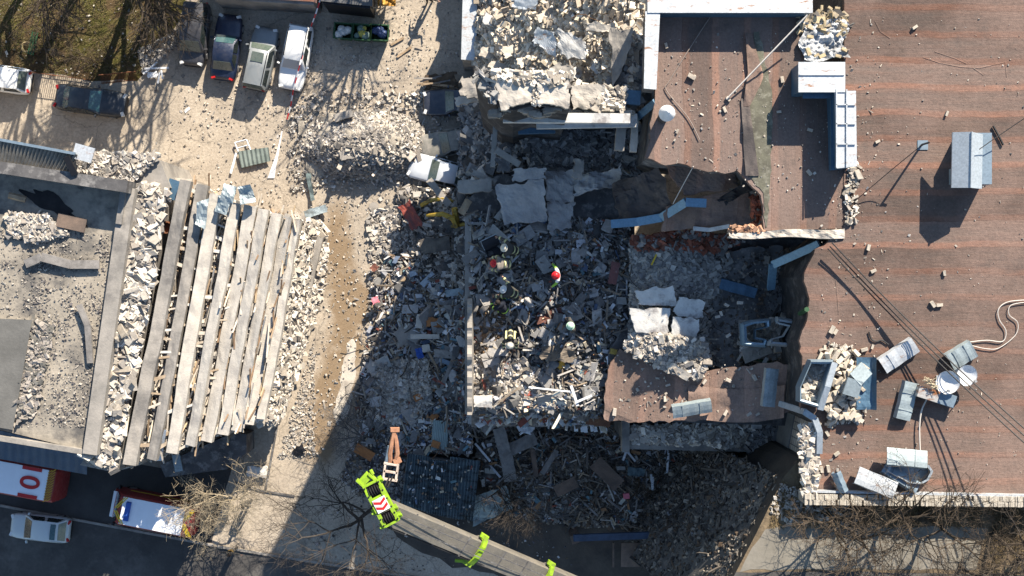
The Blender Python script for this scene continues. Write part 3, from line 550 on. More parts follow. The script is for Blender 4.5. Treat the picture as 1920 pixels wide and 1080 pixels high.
# debris spilling against the wall on the left side
zsp = lambda x, y: (.25 if y < 352 else 1) * lerp(.1, 2.2, (x - 740) / 140.0) + .3 * fbm(x * .03, y * .03, 1, 7)
SPL = [(745, 340), (790, 352), (872, 360), (884, 600), (800, 560), (740, 470)]
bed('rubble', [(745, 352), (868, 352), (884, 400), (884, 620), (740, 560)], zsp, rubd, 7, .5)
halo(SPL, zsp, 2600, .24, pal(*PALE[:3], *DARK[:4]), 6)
halo([(690, 400), (790, 380), (800, 600), (690, 620)], lambda x, y: .08 + max(0, (x - 730) / 260.0), 2300, .2, PALE, 7, dens=lambda x, y: lerp(.15, 1, (x - 690) / 90.0))
zjk = lambda x, y: lerp(.15, 2.0, (x - 700) / 180.0) + .45 * fbm(x * .02, y * .02, 1, 8)
JNK = [(720, 470), (884, 560), (884, 850), (760, 850), (680, 840), (668, 760), (690, 640)]
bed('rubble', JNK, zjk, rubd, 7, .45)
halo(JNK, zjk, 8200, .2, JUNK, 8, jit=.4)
halo([(700, 680), (800, 670), (810, 760), (740, 800), (690, 780)], lambda x, y: zjk(x, y) + .25, 2200, .2, PALE, 9)
halo(JNK, lambda x, y: zjk(x, y) + .22, 460, .3, COLOURED, 10, prop=(1, .5, .12), jit=.3)
# north-west pit
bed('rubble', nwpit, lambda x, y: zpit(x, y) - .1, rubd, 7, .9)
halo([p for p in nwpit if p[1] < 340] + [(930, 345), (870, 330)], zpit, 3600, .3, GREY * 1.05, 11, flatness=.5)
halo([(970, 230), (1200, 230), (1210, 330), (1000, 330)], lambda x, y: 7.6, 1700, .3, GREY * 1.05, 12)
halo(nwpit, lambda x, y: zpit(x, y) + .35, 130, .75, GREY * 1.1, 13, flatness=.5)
# firefighters' floor
ZF = lambda x, y: 7.95 + .5 * max(0, fbm(x * .012, y * .012, 1, 4)) + .5 * max(0, 1 - math.hypot(x - 1080, y - 590) / 120.0) + (0 if x > 905 else -.2)
FF = [(882, 400), (1180, 415), (1182, 480), (1170, 640), (1138, 690), (1134, 770), (884, 768)]
bed('rubble', FF, ZF, rubd, 6, .35, seed=3)
halo(FF, lambda x, y: ZF(x, y) + .15, 190, 1.5, pal((.24, .19, .14), (.14, .12, .1), (.3, .28, .26), (.1, .09, .08)), 65, prop=(1, .09, .06), jit=.1)
halo(FF, lambda x, y: ZF(x, y) + .15, 46, 1.1, GREY, 66, prop=(1, .7, .12), jit=.3, flatness=.3)
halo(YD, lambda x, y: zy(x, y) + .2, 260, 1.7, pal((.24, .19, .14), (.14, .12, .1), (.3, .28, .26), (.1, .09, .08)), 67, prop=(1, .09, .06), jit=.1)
halo(JNK, lambda x, y: zjk(x, y) + .2, 150, 1.5, pal((.24, .19, .14), (.3, .27, .22), (.34, .33, .32), (.1, .09, .08)), 68, prop=(1, .09, .06), jit=.1)
halo(JNK, lambda x, y: zjk(x, y) + .2, 40, 1.1, GREY, 69, prop=(1, .7, .12), jit=.3, flatness=.3)
halo(FF, ZF, 13500, .16, pal(*JUNK, *DARK, *GREY) * .72, 14, jit=.35, flatness=.5)
halo(FF, lambda x, y: ZF(x, y) + .2, 300, .36, GREY * .8, 15, flatness=.5)
halo([(885, 670), (1000, 690), (1060, 730), (1060, 765), (886, 765)], lambda x, y: ZF(x, y) + .12, 3000, .2, PALE, 16)
halo(FF, lambda x, y: ZF(x, y) + .25, 420, .26, COLOURED, 17, prop=(1, .5, .1))
halo([(884, 580), (950, 575), (930, 660), (884, 700)], lambda x, y: ZF(x, y) + .1, 900, .12, pal((.3, .2, .12), (.22, .14, .08), (.36, .26, .17)), 18)
# upper rubble room: grey broken brick
RB = [(1184, 445), (1350, 450), (1372, 500), (1330, 560), (1322, 640), (1300, 690), (1230, 690), (1184, 620)]
ZB = lambda x, y: 9.05 + .9 * max(0, 1 - math.hypot((x - 1260) / 95.0, (y - 520) / 85.0))
bed('rubble', RB, ZB, conc_dark, 6, .25)
halo(RB, ZB, 1500, .66, pal((.36, .33, .29), (.3, .28, .25), (.42, .39, .34), (.2, .19, .18)), 19, prop=(1, .55, .45), jit=.12)
halo([(1190, 620), (1320, 640), (1330, 680), (1310, 712), (1240, 690), (1170, 650)], lambda x, y: zslab(x, y) + .35 + .2 * fbm(x * .05, y * .05), 480, .62, PALE, 20, prop=(1, .5, .42), jit=.12)
halo([(1184, 445), (1300, 430), (1400, 452), (1340, 470), (1190, 470)], const(9.6), 260, .3, pal((.3, .1, .06), (.22, .09, .06), (.3, .27, .24)), 21, prop=(1, .5, .4))
halo([(1320, 480), (1500, 470), (1500, 690), (1320, 690)], const(9.25), 520, .16, DARK, 22)
halo([(1430, 470), (1512, 470), (1505, 660), (1430, 640)], const(8.7), 380, .3, DARK, 23)
# brick ledge and the heap on the roof corner
LED = [(1182, 800), (1470, 792), (1474, 838), (1320, 834), (1182, 828)]
bed('rubble', LED, const(6.25), rubm, 6, .3)
halo(LED, lambda x, y: 6.4 + .35 * fbm(x * .05, y * .05), 760, .66, WHITE * 1.1, 24, prop=(1, .52, .45), jit=.12, flatness=.3)
halo([(1400, 790), (1482, 780), (1474, 860), (1400, 845)], lambda x, y: 6.9, 220, .7, GREY, 25, prop=(1, .52, .45), jit=.12)
halo([(1500, 800), (1536, 792), (1530, 930), (1504, 930)], const(ZR + .15), 150, .6, WHITE, 26, prop=(1, .5, .4), jit=.12)
# ledge fringe below the floor
halo([(886, 735), (1130, 745), (1132, 796), (886, 792)], lambda x, y: lerp(8.0, 5.9, (y - 748) / 45.0), 2600, .22, pal(*JUNK, *PALE), 27, flatness=.6)
halo([(886, 735), (1130, 745), (1132, 796), (886, 792)], lambda x, y: lerp(8.2, 6.2, (y - 748) / 45.0), 220, .5, COLOURED, 28, prop=(1, .35, .08), flatness=.5)
# yard debris in the shade
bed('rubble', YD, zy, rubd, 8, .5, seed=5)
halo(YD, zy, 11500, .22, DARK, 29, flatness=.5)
halo([(970, 900), (1080, 900), (1080, 985), (960, 965)], zy, 1500, .2, GREY, 30)
halo(YD, lambda x, y: zy(x, y) + .25, 330, .28, COLOURED, 31, prop=(1, .45, .1))
halo([(660, 820), (770, 830), (760, 940), (680, 930), (640, 900)], const(.05), 900, .14, JUNK, 32)
halo([(620, 880), (980, 950), (1100, 1060), (700, 1080), (560, 1060)], const(.02), 300, .1, JUNK, 33)
# bricks on the north-west roof
NWR = [(896, -20), (1206, -20), (1206, 40), (1190, 170), (1140, 158), (1054, 156), (1000, 136), (925, 140), (894, 122)]
BE = [(1466, 898), (1461, 912), (1440, 955), (1418, 1000), (1395, 1044), (1374, 1084), (1330, 1170)]
def slope(u, v):
    t = u * (len(BE) - 1); i = min(len(BE) - 2, int(t)); q = Vector(BE[i]).lerp(Vector(BE[i + 1]), t - i); p = W(q.x, q.y, ZT); e = v ** 1.3
    p = Vector((p.x + .12 - 3.4 * v - .6 * v * abs(fbm(u * 5, v * 3, 1, 2)), p.y + .6 * v, (ZT - .5) * (1 - v) ** 1.15)); p.z += .3 * fbm(p.x, p.z * .6, .7, 4) * (v > .05); return p
sl_ = MB(); sl_.grid(slope, 40, 30); sl_.build('added_slope', rubd, kind='structure', smooth=True)  # slope added under the raised ground, dark bed colour standing for shade
rg = random.Random(90); SP = [slope(rg.random(), rg.random() ** .8) for k in range(5200)]
chunks('rubble', [(0, 0), (1, 0), (1, 1)], None, 1, .2, DARK * .75, 49, flatness=.7, pts3=SP); chunks('rubble', [(0, 0), (1, 0), (1, 1)], None, 1, .36, COLOURED * .6, 62, prop=(1, .4, .08), flatness=.7, pts3=SP[:50]); chunks('rubble', [(0, 0), (1, 0), (1, 1)], None, 1, 2.2, pal((.1, .085, .07), (.07, .06, .05), (.15, .13, .11)), 64, prop=(1, .06, .05), flatness=.6, pts3=SP[200:270])  # chips on the slope darkened, shade put into their colours
halo(NWR, lambda x, y: znw(x, y) + .1 + .5 * fbm(x * .02, y * .02), 1250, .76, WHITE * np.array([1.33, 1.27, 1.18]), 34, prop=(1, .52, .42), jit=.1, flatness=.35, extra=.22, dens=lambda x, y: 1 if y > 25 + .12 * (x - 900) * (x > 1000) else .12)
halo(NWR, lambda x, y: znw(x, y) + .05, 2600, .16, WHITE * np.array([1.3, 1.22, 1.12]), 35, flatness=.2)
halo([(1180, 60), (1212, 50), (1205, 176), (1150, 172)], const(13.2), 260, .6, GREY, 36, prop=(1, .6, .45))
halo([(890, 136), (926, 138), (930, 196), (914, 176)], const(19.8), 160, .3, GREY, 37, flatness=.6)
halo([(925, 138), (1066, 140), (1066, 158), (925, 152)], const(19.9), 150, .72, WHITE, 46, prop=(1, .52, .42), jit=.1, flatness=.45)
halo([(996, 136), (1014, 150), (1012, 198), (998, 196)], const(19.9), 60, .34, WHITE, 47, prop=(1, .52, .42), jit=.1, flatness=.45)
halo([(1070, 156), (1176, 168), (1168, 205), (1120, 208)], const(15.0), 70, .66, WHITE, 48, prop=(1, .52, .42), jit=.1, flatness=.45)
for k, (px, py, a, b_, rt) in enumerate(((925, 40, 40, 18, -28), (960, 95, 34, 22, 10), (915, 100, 30, 20, -20), (1085, 135, 34, 20, 15), (985, 112, 30, 18, 35), (940, 125, 46, 14, -12), (1120, 120, 30, 16, 60), (1020, 30, 26, 14, 25))):
    ca, sa = math.cos(R(rt)), math.sin(R(rt)); q = [(px + (u * a * ca + v * b_ * sa) / 2, py + (-u * a * sa + v * b_ * ca) / 2) for u, v in ((-1, -1), (1, -1), (1, 1), (-1, 1))]
    slabthing('broken_slab', ['long cream slab fragment at the upper left of the sunlit brick heap', 'cream slab fragment in the middle left of the sunlit brick heap', 'cream slab fragment beside the whitewashed west parapet end', 'cream slab fragment just right of the leaning grey slab', 'small cream slab fragment below the crumpled white sheet', 'narrow cream slab fragment along the heightened wall top', 'steep cream slab fragment left of the tall grey slab', 'small cream slab fragment near the top edge of the heap'][k], 'concrete slab', [(x, y, znw(px, py) + .75 + (.25 if i in (0, 3) else 0)) for i, (x, y) in enumerate(q)], conc_pale if k % 3 else conc_white, .28, .08, 70 + k, rag=5)
# right roof grit and heap
halo([(1540, 30), (1920, 30), (1920, 900), (1540, 900)], const(ZR + .02), 330, .07, PALE, 38, dens=lambda x, y: 1 if x < 1660 else .3)
halo([(1240, 60), (1580, 60), (1580, 420), (1240, 300)], const(ZR - .02), 240, .07, PALE, 39)
halo([(1600, 650), (1550, 640), (1550, 800), (1620, 790)], const(ZR + .05), 420, .13, WHITE, 40)
halo([(1140, 660), (1460, 690), (1440, 780), (1150, 785)], lambda x, y: zslab(x, y) + .03, 110, .12, PALE, 41)
halo([(1590, 300), (1612, 300), (1606, 420), (1584, 420)], const(ZR + .05), 60, .25, WHITE, 42, prop=(1, .5, .4))
halo([(258, 95), (330, 60), (335, 78), (300, 118), (270, 140)], const(.05), 420, .16, PALE, 43)
halo([(1466, 905), (1600, 950), (1620, 985), (1480, 985), (1440, 960)], const(ZT + .03), 340, .13, PALE, 44)
halo([(0, 0), (330, 0), (290, 110), (200, 150), (0, 125)], const(.03), 110, .1, PALE, 45)

# ------------------------------------------------------------------ low burnt building on the left
LB = thing('low_building', 'low grey flat roofed building with its right end stripped to bare beams', 'building', (0, 0, 0))
ZL = 6.6
roofc = mat('sooty_flat_roof', (.31, .27, .215), (.21, .185, .15), .55, .95, bmp=.7, c3=(.085, .08, .075), s3=.3)
lb_poly = [(-500, 250), (0, 318), (246, 352), (172, 846), (162, 846), (0, 806), (-500, 700)]
def lsolid(name, poly, z, m, z0=0.0, mt=None): return solid(name, poly, z, m, z0, mt, LB)
lsolid('roof', lb_poly, ZL, conc_pale, 0, roofc)
lsolid('wall', [(244, 345), (318, 352), (216, 886), (150, 872), (172, 840)], ZL - .3, concrete, 0)
lw2 = MB()
def wallbar(m_, a, b_, width, z, h, col=None):
    p, q = W(*a, z), W(*b_, z); d = q - p; m_.box((p + q) / 2 - Vector((0, 0, h / 2)), (d.length, width, h), (0, 0, math.atan2(d.y, d.x)), col)
wallbar(lw2, (-300, 268), (238, 350), .7, ZL + 1.5, 1.7); lw2.build('parapet', conc_dark, LB)
lw2 = MB(); wallbar(lw2, (240, 352), (168, 852), .85, ZL + .55, .6); wallbar(lw2, (232, 352), (222, 420), .35, ZL + .7, .6); lw2.build('parapet', concrete, LB)
lw2 = MB(); wallbar(lw2, (-100, 806), (158, 848), .3, ZL + .3, .4); lw2.build('parapet', concrete, LB)
lw2 = MB(); lw2.prism([W(*p, ZL + .35) for p in ((20, 598), (60, 600), (24, 806), (-60, 792), (-60, 596))], [W(*p, ZL + .0) for p in ((20, 598), (60, 600), (24, 806), (-60, 792), (-60, 596))]); lw2.build('raised_roof', mat('dark_roof_felt', (.13, .125, .115), (.09, .087, .08), .7, .95), LB)
def corrugated(name, c, m, parent=None, waves=30, amp=.05, axis=0, th=.03, label=None, cat=None, warp=.08, group=None, nu=None):
    A, B, C, D = [Vector(p) for p in c]; s_ = MB(); nu = nu or waves * 4
    def fn(u, v):
        q = (A * (1 - u) + B * u) * (1 - v) + (D * (1 - u) + C * u) * v; p = W(q.x, q.y, q.z); p.z += amp * math.sin(u * waves * 2 * math.pi) + warp * fbm(p.x, p.y, .5, 3); return p
    s_.grid(fn, nu, 6, th); return s_.build(name, m, parent, label=label, cat=cat, group=group)
corrugated('corrugated_roof', ((-160, 236, 8.4), (146, 290, 8.4), (128, 326, 7.9), (-160, 290, 7.9)), mat('asbestos_sheet', (.2, .185, .16), (.13, .12, .105), 2.0, .9), LB, 44, .07)
lw2 = MB(); wallbar(lw2, (-160, 232), (140, 288), .16, 8.5, .16); lw2.build('ridge_cap', tin_blue, LB)
lw2 = MB(); wallbar(lw2, (138, 282), (174, 292), .9, 8.3, .12); lw2.build('ridge_sheet', tin_white, LB)
# a flat dark patch and heaps on the roof
lw2 = MB()
def hole(u, v):
    a = u * 2 * math.pi; r = v * (1 + .25 * math.sin(a * 3) + .15 * math.sin(a * 7)); return W(100 + 52 * r * math.cos(a), 385 + 18 * r * math.sin(a) + 28 * r * math.cos(a), ZL + .02)
lw2.grid(hole, 40, 3); lw2.build('dark_patch', mat('near_black', (.03, .028, .028), (.015, .015, .016), 2, 1), LB)
dk = lambda x, y: 1.0
chunks('rubble', [(16, 400), (90, 405), (130, 440), (60, 452), (16, 440)], const(ZL + .15), 900, .22, PALE, 50, parent=LB)
chunks('rubble', [(0, 430), (215, 440), (190, 640), (170, 800), (20, 800), (0, 600)], const(ZL + .02), 1900, .085, pal((.3, .27, .23), (.2, .18, .16), (.1, .09, .09), (.38, .34, .29)), 51, parent=LB, dens=lambda x, y: .3 + .7 * (fbm(x * .02, y * .02, 1, 5) > 0))
chunks('rubble', [(60, 596), (100, 610), (66, 780), (30, 790)], const(ZL + .1), 900, .2, pal((.26, .23, .2), (.34, .3, .26), (.16, .15, .13)), 52, parent=LB)
chunks('rubble', [(262, 345), (316, 356), (280, 560), (216, 884), (160, 868), (225, 560)], const(ZL - .2), 1300, .38, pal(*PALE, *WHITE), 53, parent=LB, dens=lambda x, y: 1 if 345 < y < 640 and x < 262 + (345 - y) * .18 + 42 else .35, prop=(1, .7, .6))
chunks('rubble', [(250, 340), (300, 290), (140, 285), (150, 320), (240, 350)], const(ZL - .1), 700, .24, PALE, 54, parent=LB)
lsolid('wall', [(140, 288), (300, 300), (320, 352), (238, 350), (130, 326)], ZL - .35, concrete)
# beam structure at the right end
lsolid('wall', [(318, 332), (360, 336), (262, 872), (216, 884)], 4.4, conc_pale)
tops = [(348, 338), (380, 346), (404, 364), (440, 380), (468, 385), (494, 392), (519, 400), (540, 406), (557, 412)]
bots = [(243, 872), (284, 862), (321, 850), (357, 836), (387, 828), (417, 815), (442, 808), (466, 796), (490, 786)]
beamm = mat('whitish_beam', (.46, .42, .36), (.33, .3, .26), 1.3, c3=(.29, .265, .235), s3=.9)
wd = [.72, .64, .68, .62, .72, .66, .62, .62, .46]; rg = random.Random(3)
for i, (a, b_) in enumerate(zip(tops, bots)):
    s_ = MB(); z1 = 6.7 - .12 * i; A, B = W(*a, z1), W(*b_, z1 - .2); d = B - A; nrm = Vector((-d.y, d.x, 0)).normalized(); wv = wd[i] / 2; ph = rg.uniform(0, 9)
    def fn(u, v): p = A + d * u + nrm * (v - .5) * 2 * wv * (1 + .08 * fbm(u * 8, v, 1, ph)); p += nrm * .08 * fbm(u * 3, 0, 1, ph + 7); p.z += .05 * fbm(u * 10, v * 2, 1, ph + 4) + (v - .5) * .25 * math.sin(ph + u * 3) - .25 * math.sin(u * math.pi) * (i % 3 == 1); return p
    s_.grid(fn, 30, 3, .55); s_.build('roof_beam', [concrete, concrete, beamm, beamm, beamm, beamm, beamm, beamm, beamm][i], LB)
# rafters, laths and rubble between the beams
lt = MB(); rg = random.Random(17)
for i in range(8):
    for k in range(22):
        t = (k + rg.random()) / 22; pa = Vector((lerp(tops[i][0], bots[i][0], t), lerp(tops[i][1], bots[i][1], t))); pb_ = Vector((lerp(tops[i + 1][0], bots[i + 1][0], t), lerp(tops[i + 1][1], bots[i + 1][1], t)))
        if rg.random() < .3: continue
        z = 6.2 - .12 * i; c_ = rg.choice([(.5, .44, .36), (.4, .33, .25), (.55, .52, .47), (.33, .25, .17)]); sh = rg.gauss(0, 5); p, q = W(pa.x, pa.y + sh, z), W(pb_.x, pb_.y + rg.gauss(0, 5), z - .1); d = q - p
        lt.box((p + q) / 2, (d.length, rg.choice([.1, .14, .2]), .1), (0, 0, math.atan2(d.y, d.x)), c_)
    for k in range(60):
        t = rg.random(); u = rg.uniform(.25, .75); x = lerp(lerp(tops[i][0], bots[i][0], t), lerp(tops[i + 1][0], bots[i + 1][0], t), u); y = lerp(lerp(tops[i][1], bots[i][1], t), lerp(tops[i + 1][1], bots[i + 1][1], t), u)
        c_ = rg.choice([(.36, .27, .17), (.5, .43, .34), (.28, .2, .13), (.45, .4, .34), (.2, .13, .08)]); lt.box(W(x, y, rg.uniform(4.7, 6.0)), (rg.uniform(.6, 2.2), .09, .06), (0, rg.gauss(0, .3), R(79) + rg.gauss(0, .16)), c_)
lt.build('laths', MCW, LB)
BT = [(362, 346), (440, 378), (556, 412), (490, 786), (360, 832), (284, 860)]
lsolid('ceiling', [(350, 345), (440, 380), (557, 414), (492, 784), (357, 834), (250, 868)], 4.3, mat('ceiling_fill', (.3, .25, .19), (.17, .14, .11), 1.2, .95, c3=(.09, .075, .06), s3=1.4))
chunks('rubble', BT, const(5.3), 2600, .24, PALE, 59, parent=LB)
chunks('rubble', BT, const(4.5), 2400, .32, pal(*PALE, (.3, .2, .13), (.4, .3, .2), (.2, .15, .1)), 55, parent=LB, flatness=.6)
chunks('rubble', [(320, 340), (356, 345), (270, 860), (222, 880)], const(4.6), 700, .2, pal((.36, .2, .12), (.4, .3, .22), (.28, .18, .11), *PALE), 56, parent=LB)
chunks('rubble', [(362, 350), (398, 362), (300, 855), (268, 860)], const(5.2), 700, .3, PALE, 57, parent=LB)
s_ = MB(); s_.lathe(W(316, 427, 5.6), [(.34, 0), (.38, .1), (.38, .5), (.3, .5), (.3, .1)], 16); s_.build('vent_pipe', rust_mat, LB)
for pts, m_ in ((((318, 334), (343, 342), (336, 378), (312, 372)), steel_blue), (((366, 352), (380, 356), (376, 382), (362, 378)), blk), (((396, 372), (408, 376), (404, 402), (392, 394)), glass_t)):
    s_ = MB(); s_.prism([W(*p, 6.0) for p in pts], [W(*p, 5.8) for p in pts]); s_.build('roof_window', m_, LB)
for pts in (((410, 366), (434, 372), (424, 404), (402, 396)), ((420, 344), (444, 350), (436, 382), (414, 370)), ((446, 350), (470, 346), (478, 378), (450, 384)), ((370, 380), (392, 372), (384, 430), (366, 420))):
    slab = MB(); q = [W(*p, 6.9) for p in pts]
    def fn(u, v): p = (q[0] * (1 - u) + q[1] * u) * (1 - v) + (q[3] * (1 - u) + q[2] * u) * v; return p + Vector((0, 0, .3 * fbm(p.x, p.y, 1, 8)))
    slab.grid(fn, 8, 8, .06); slab.build('roof_sheet', tin_dull, LB)
# rubble fall on its right side
ZRR = lambda x, y: lerp(3.2, .1, (x - 545 - (430 - y) * .1) / 60.0)
RR = [(552, 404), (606, 420), (614, 470), (600, 560), (560, 690), (520, 800), (494, 790)]
bed('rubble', RR, ZRR, rubm, 7, .3)
halo(RR, ZRR, 3000, .26, WHITE, 58, prop=(1, .7, .5))
s_ = MB(); wallbar(s_, (600, 445), (556, 636), .4, 1.0, .35); s_.build('concrete_post', concrete, label='long pale concrete post lying in rubble beside the stripped beams', cat='concrete post')
lsolid('wall', [(496, 640), (538, 650), (520, 720), (484, 720)], 2.6, conc_dark)  # dark block stands in for the shadow of the beam end
# awning and small kiosk in shade at its lower end
aw = MB(); aw.grid(lambda u, v: W(lerp(-60, 163, u), lerp(lerp(792, 848, u), lerp(850, 890, u), v), 3.9 - .7 * v + .02 * math.sin(u * 90)), 90, 4, .06); aw.build('awning', mat('navy_tin', (.06, .085, .12), (.04, .055, .08), 1, .5, .3), LB)
lsolid('wall', [(300, 872), (440, 810), (462, 815), (462, 850), (425, 880), (310, 895)], 2.2, conc_dark)
gs = MB(); gs.box(W(333, 868, 2.3), (.5, 1.1, .12), (0, 0, .2)); gs.build('roof_hatch', tin_dull, LB)
wt = MB(); q0, q1, q2, q3 = W(308, 806, 6.4), W(312, 806, 6.4), W(303, 864, 5.6), W(291, 864, 5.6); wt.prism([q0, q1, q2, q3], [p - Vector((0, 0, .05)) for p in (q0, q1, q2, q3)]); wt.build('loose_sheet', tin_white, LB)
# things lying on that roof
def bar(name, label, cat, pts, r, m, group=None, n=6): s_ = MB(); s_.tube(pts, r, n); return s_.build(name, m, label=label, cat=cat, group=group, smooth=True)
def bent(name, label, cat, pl, wdt, th, m, group=None):
    s_ = MB(); P = [Vector(p) for p in pl]
    for i in range(len(P) - 1):
        d = P[i + 1] - P[i]; rot = d.to_track_quat('X', 'Z').to_matrix(); s_.box((P[i] + P[i + 1]) / 2 + Vector((0, 0, .004 * i)), (d.length * 1.02, wdt, th), rot)
        s_.box((P[i] + P[i + 1]) / 2 + rot @ Vector((0, wdt / 2, -.06)), (d.length, .03, .14), rot); s_.box((P[i] + P[i + 1]) / 2 + rot @ Vector((0, -wdt / 2, -.06)), (d.length, .03, .14), rot)
    return s_.build(name, m, label=label, cat=cat, group=group)
bent('bent_plank', 'grey bent plank lying across the sooty flat roof', 'plank', [W(48, 495, ZL + .25), W(78, 482, ZL + .4), W(132, 496, ZL + .3), W(186, 496, ZL + .25)], .5, .1, wood_grey)
bent('bent_plank', 'dark bent metal strip on the flat roof near its parapet', 'metal strip', [W(148, 572, ZL + .3), W(164, 610, ZL + .4), W(169, 680, ZL + .25)], .35, .08, wood_grey)
bent('fallen_gutter', 'black metal gutter hanging over the corrugated roof end', 'gutter', [W(124, 294, 8.6), W(140, 328, 8.2)], .35, .1, blkm)
bent('wall_panel', 'brown edge panel half buried on the flat roof below the dark patch', 'panel', [W(108, 412, ZL + .3), W(160, 424, ZL + .25)], .8, .1, wood_brown)
bar('charred_beam', 'pale charred beam end poking out of the dark patch', 'beam', [W(16, 366, ZL + .5), W(48, 374, ZL + .2)], .2, wood)
# ------------------------------------------------------------------ single bricks one can count
bm_proto = []
def brickmesh(seed, c):
    rg = random.Random(seed); s_ = MB(); s_.box((0, 0, .1), (.42, .21, .19)); s_.v = [tuple(k + rg.uniform(-.018, .018) for k in v) for v in s_.v]; return s_
bgroups = [
 ('loose pale bricks lying on the long right roof', 'pale brick lying loose on the long red brown roof', [(1560, 618), (1566, 622), (1774, 213), (1645, 266), (1600, 324), (1594, 338), (1627, 464), (1714, 52), (1748, 570), (1760, 572), (1635, 650), (1556, 800), (1550, 812), (1540, 880), (1552, 878), (1568, 850), (1620, 655), (1637, 508), (1770, 512), (1540, 655), (1546, 652)], ZR, (.42, .37, .3)),
 ('bricks spilled in the heap beside the fallen tin chimney frame', 'pale brick in the sunlit heap spilled around the tin frame', None, ZR, (.46, .4, .32)),
 ('loose bricks lying on the middle roof', 'small pale brick lying on the upright striped middle roof', [(1296, 144), (1365, 186), (1358, 206), (1518, 244), (1516, 324), (1460, 210), (1467, 150), (1270, 246), (1249, 86)], ZR - .05, (.42, .36, .29)),
 ('bricks dropped on the crumpled plastic sheet', 'yellowish brick dropped on the crumpled white plastic sheet', [(1515, 98), (1530, 104), (1540, 106), (1571, 106), (1571, 66), (1582, 48), (1582, 94), (1546, 45), (1570, 16), (1556, 16), (1540, 15), (1518, 70)], ZR + .5, (.42, .33, .2)),
 ('single bricks on the brown roof slab in the pit', 'loose brick lying on the sunlit and shaded brown slab in the pit', [(1152, 772), (1365, 629), (1387, 568), (1352, 588), (1345, 594), (1320, 715), (1365, 712), (1252, 722), (1246, 748), (1404, 776), (1420, 776), (1265, 760), (1414, 708), (1360, 774), (1362, 572)], 9.3, (.44, .39, .33)),
 ('pale bricks heaped on the roof of the standing corner', 'pale brick in the sunlit heap on the standing corner roof', None, 0, (.46, .4, .31)),
]
allb = 0; rgb = random.Random(44)
for grp, lab, pts, z, c in bgroups:
    if pts is None and z: pts = [(rgb.gauss(1585, 20) if k % 2 else rgb.uniform(1552, 1625), rgb.uniform(660, 790)) for k in range(95)]
    elif pts is None: pts = [(rgb.uniform(900, 1130), rgb.uniform(30, 175)) for k in range(120)]
    m_ = mat('loose_brick', c, tuple(k * .78 for k in c), 3, .9); proto = None
    for (px, py) in pts:
        zz = (zslab(px, py) + .05 if 'slab' in grp else z) + rgb.uniform(0, .35 if len(pts) > 60 else .02) if z else znw(px, py) + rgb.uniform(.25, .75)
        rot = (rgb.gauss(0, .5 if len(pts) > 60 else .08), rgb.gauss(0, .4 if len(pts) > 60 else .08), rgb.uniform(0, 6.3)); k = rgb.uniform(.8, 1.25) if len(pts) > 60 else rgb.uniform(.55, .85)
        if proto is None:
            proto = brickmesh(allb, c).build('brick', m_, local=True, label=lab, cat='brick', group=grp); proto.location = W(px, py, zz); proto.rotation_euler = rot
        else: dup(proto, W(px, py, zz), rot, (k, k * rgb.uniform(.85, 1.1), k))
        allb += 1

# ------------------------------------------------------------------ tin flashings, frames and plates
def flashing(label, px, py, z, L, Wd, rot, m, tilt=(0, 0), lip=.28, cat='metal flashing', name='tin_flashing', group=None):
    """a bent tin capping: flat top, two turned down lips, seams"""
    q = pxm(z); L /= q; Wd /= q; s_ = MB(); n = 14; rg = random.Random(int(px + py)); prof = [(-.5 * Wd - .03, -lip), (-.5 * Wd, 0), (-.2 * Wd, .03), (.2 * Wd, .03), (.5 * Wd, 0), (.5 * Wd + .03, -lip)]
    vs = []; fs = []
    for i in range(n + 1):
        x = (i / n - .5) * L; sg = .012 * math.sin(i * 1.3 + px)
        for (y, zz) in prof: vs.append(Vector((x, y + .008 * math.sin(i * .9), zz + sg)))
    k = len(prof)
    for i in range(n):
        for j in range(k - 1): fs.append((i * k + j, (i + 1) * k + j, (i + 1) * k + j + 1, i * k + j + 1))
    b = len(vs); vs += [v - Vector((0, 0, .03)) for v in vs]; fs += [tuple(reversed([a + b for a in f])) for f in fs]
    for t in (-.25, .2): s_.box((t * L, 0, .04), (.03, Wd, .03))
    s_.add(vs, fs); o = s_.build(name, m, local=True, label=label, cat=cat, group=group); o.location = W(px, py, z); o.rotation_euler = (tilt[0], tilt[1], R(rot)); return o
flashing('white tin capping lying askew alone on the right roof', 1686, 667, ZR + .38, 74, 31, 34, tin_white, (.1, 0))
flashing('short pale green tin capping above the two satellite dishes', 1804, 667, ZR + .45, 52, 34, 31, tin_dull, (.12, 0))
flashing('greenish tin capping standing left of the rusty dish bracket', 1702, 752, ZR + .4, 72, 28, 76, tin_dull, (.15, 0))
flashing('bright white tin capping pushed over the lower parapet', 1643, 905, ZR + .75, 78, 32, -22, tin_white, (-.1, 0))
flashing('grey tin capping lying uppermost on the bathtub shaped shell', 1701, 858, ZR + 1.0, 76, 32, -5, tin_dull, (-.25, 0))
flashing('blue grey tin capping under the uppermost one by the bathtub shaped shell', 1690, 894, ZR + .55, 76, 24, -33, tin_blue, (-.3, 0))
flashing('tin capping leaning in the sun near the right edge of the brown slab', 1445, 727, 12.6, 72, 24, 84, tin_dull, (.1, 0))
flashing('tin capping lying along the lower edge of the brown slab', 1298, 768, 11.1, 74, 24, 10, tin_dull, (.35, 0))
flashing('dark blue steel trough lying in the shaded room', 1384, 541, 9.4, 70, 20, -15, steel_blue, (.2, 0))
flashing('small tin strip standing by the inner parapet corner', 1571, 906, ZR + .5, 40, 14, -68, tin_blue, (.9, 0))
def pathstrip(name, label, pts, wdt, m, cat='metal flashing', th=.12): return bent(name, label, cat, [W(*p) for p in pts], wdt, th, m)
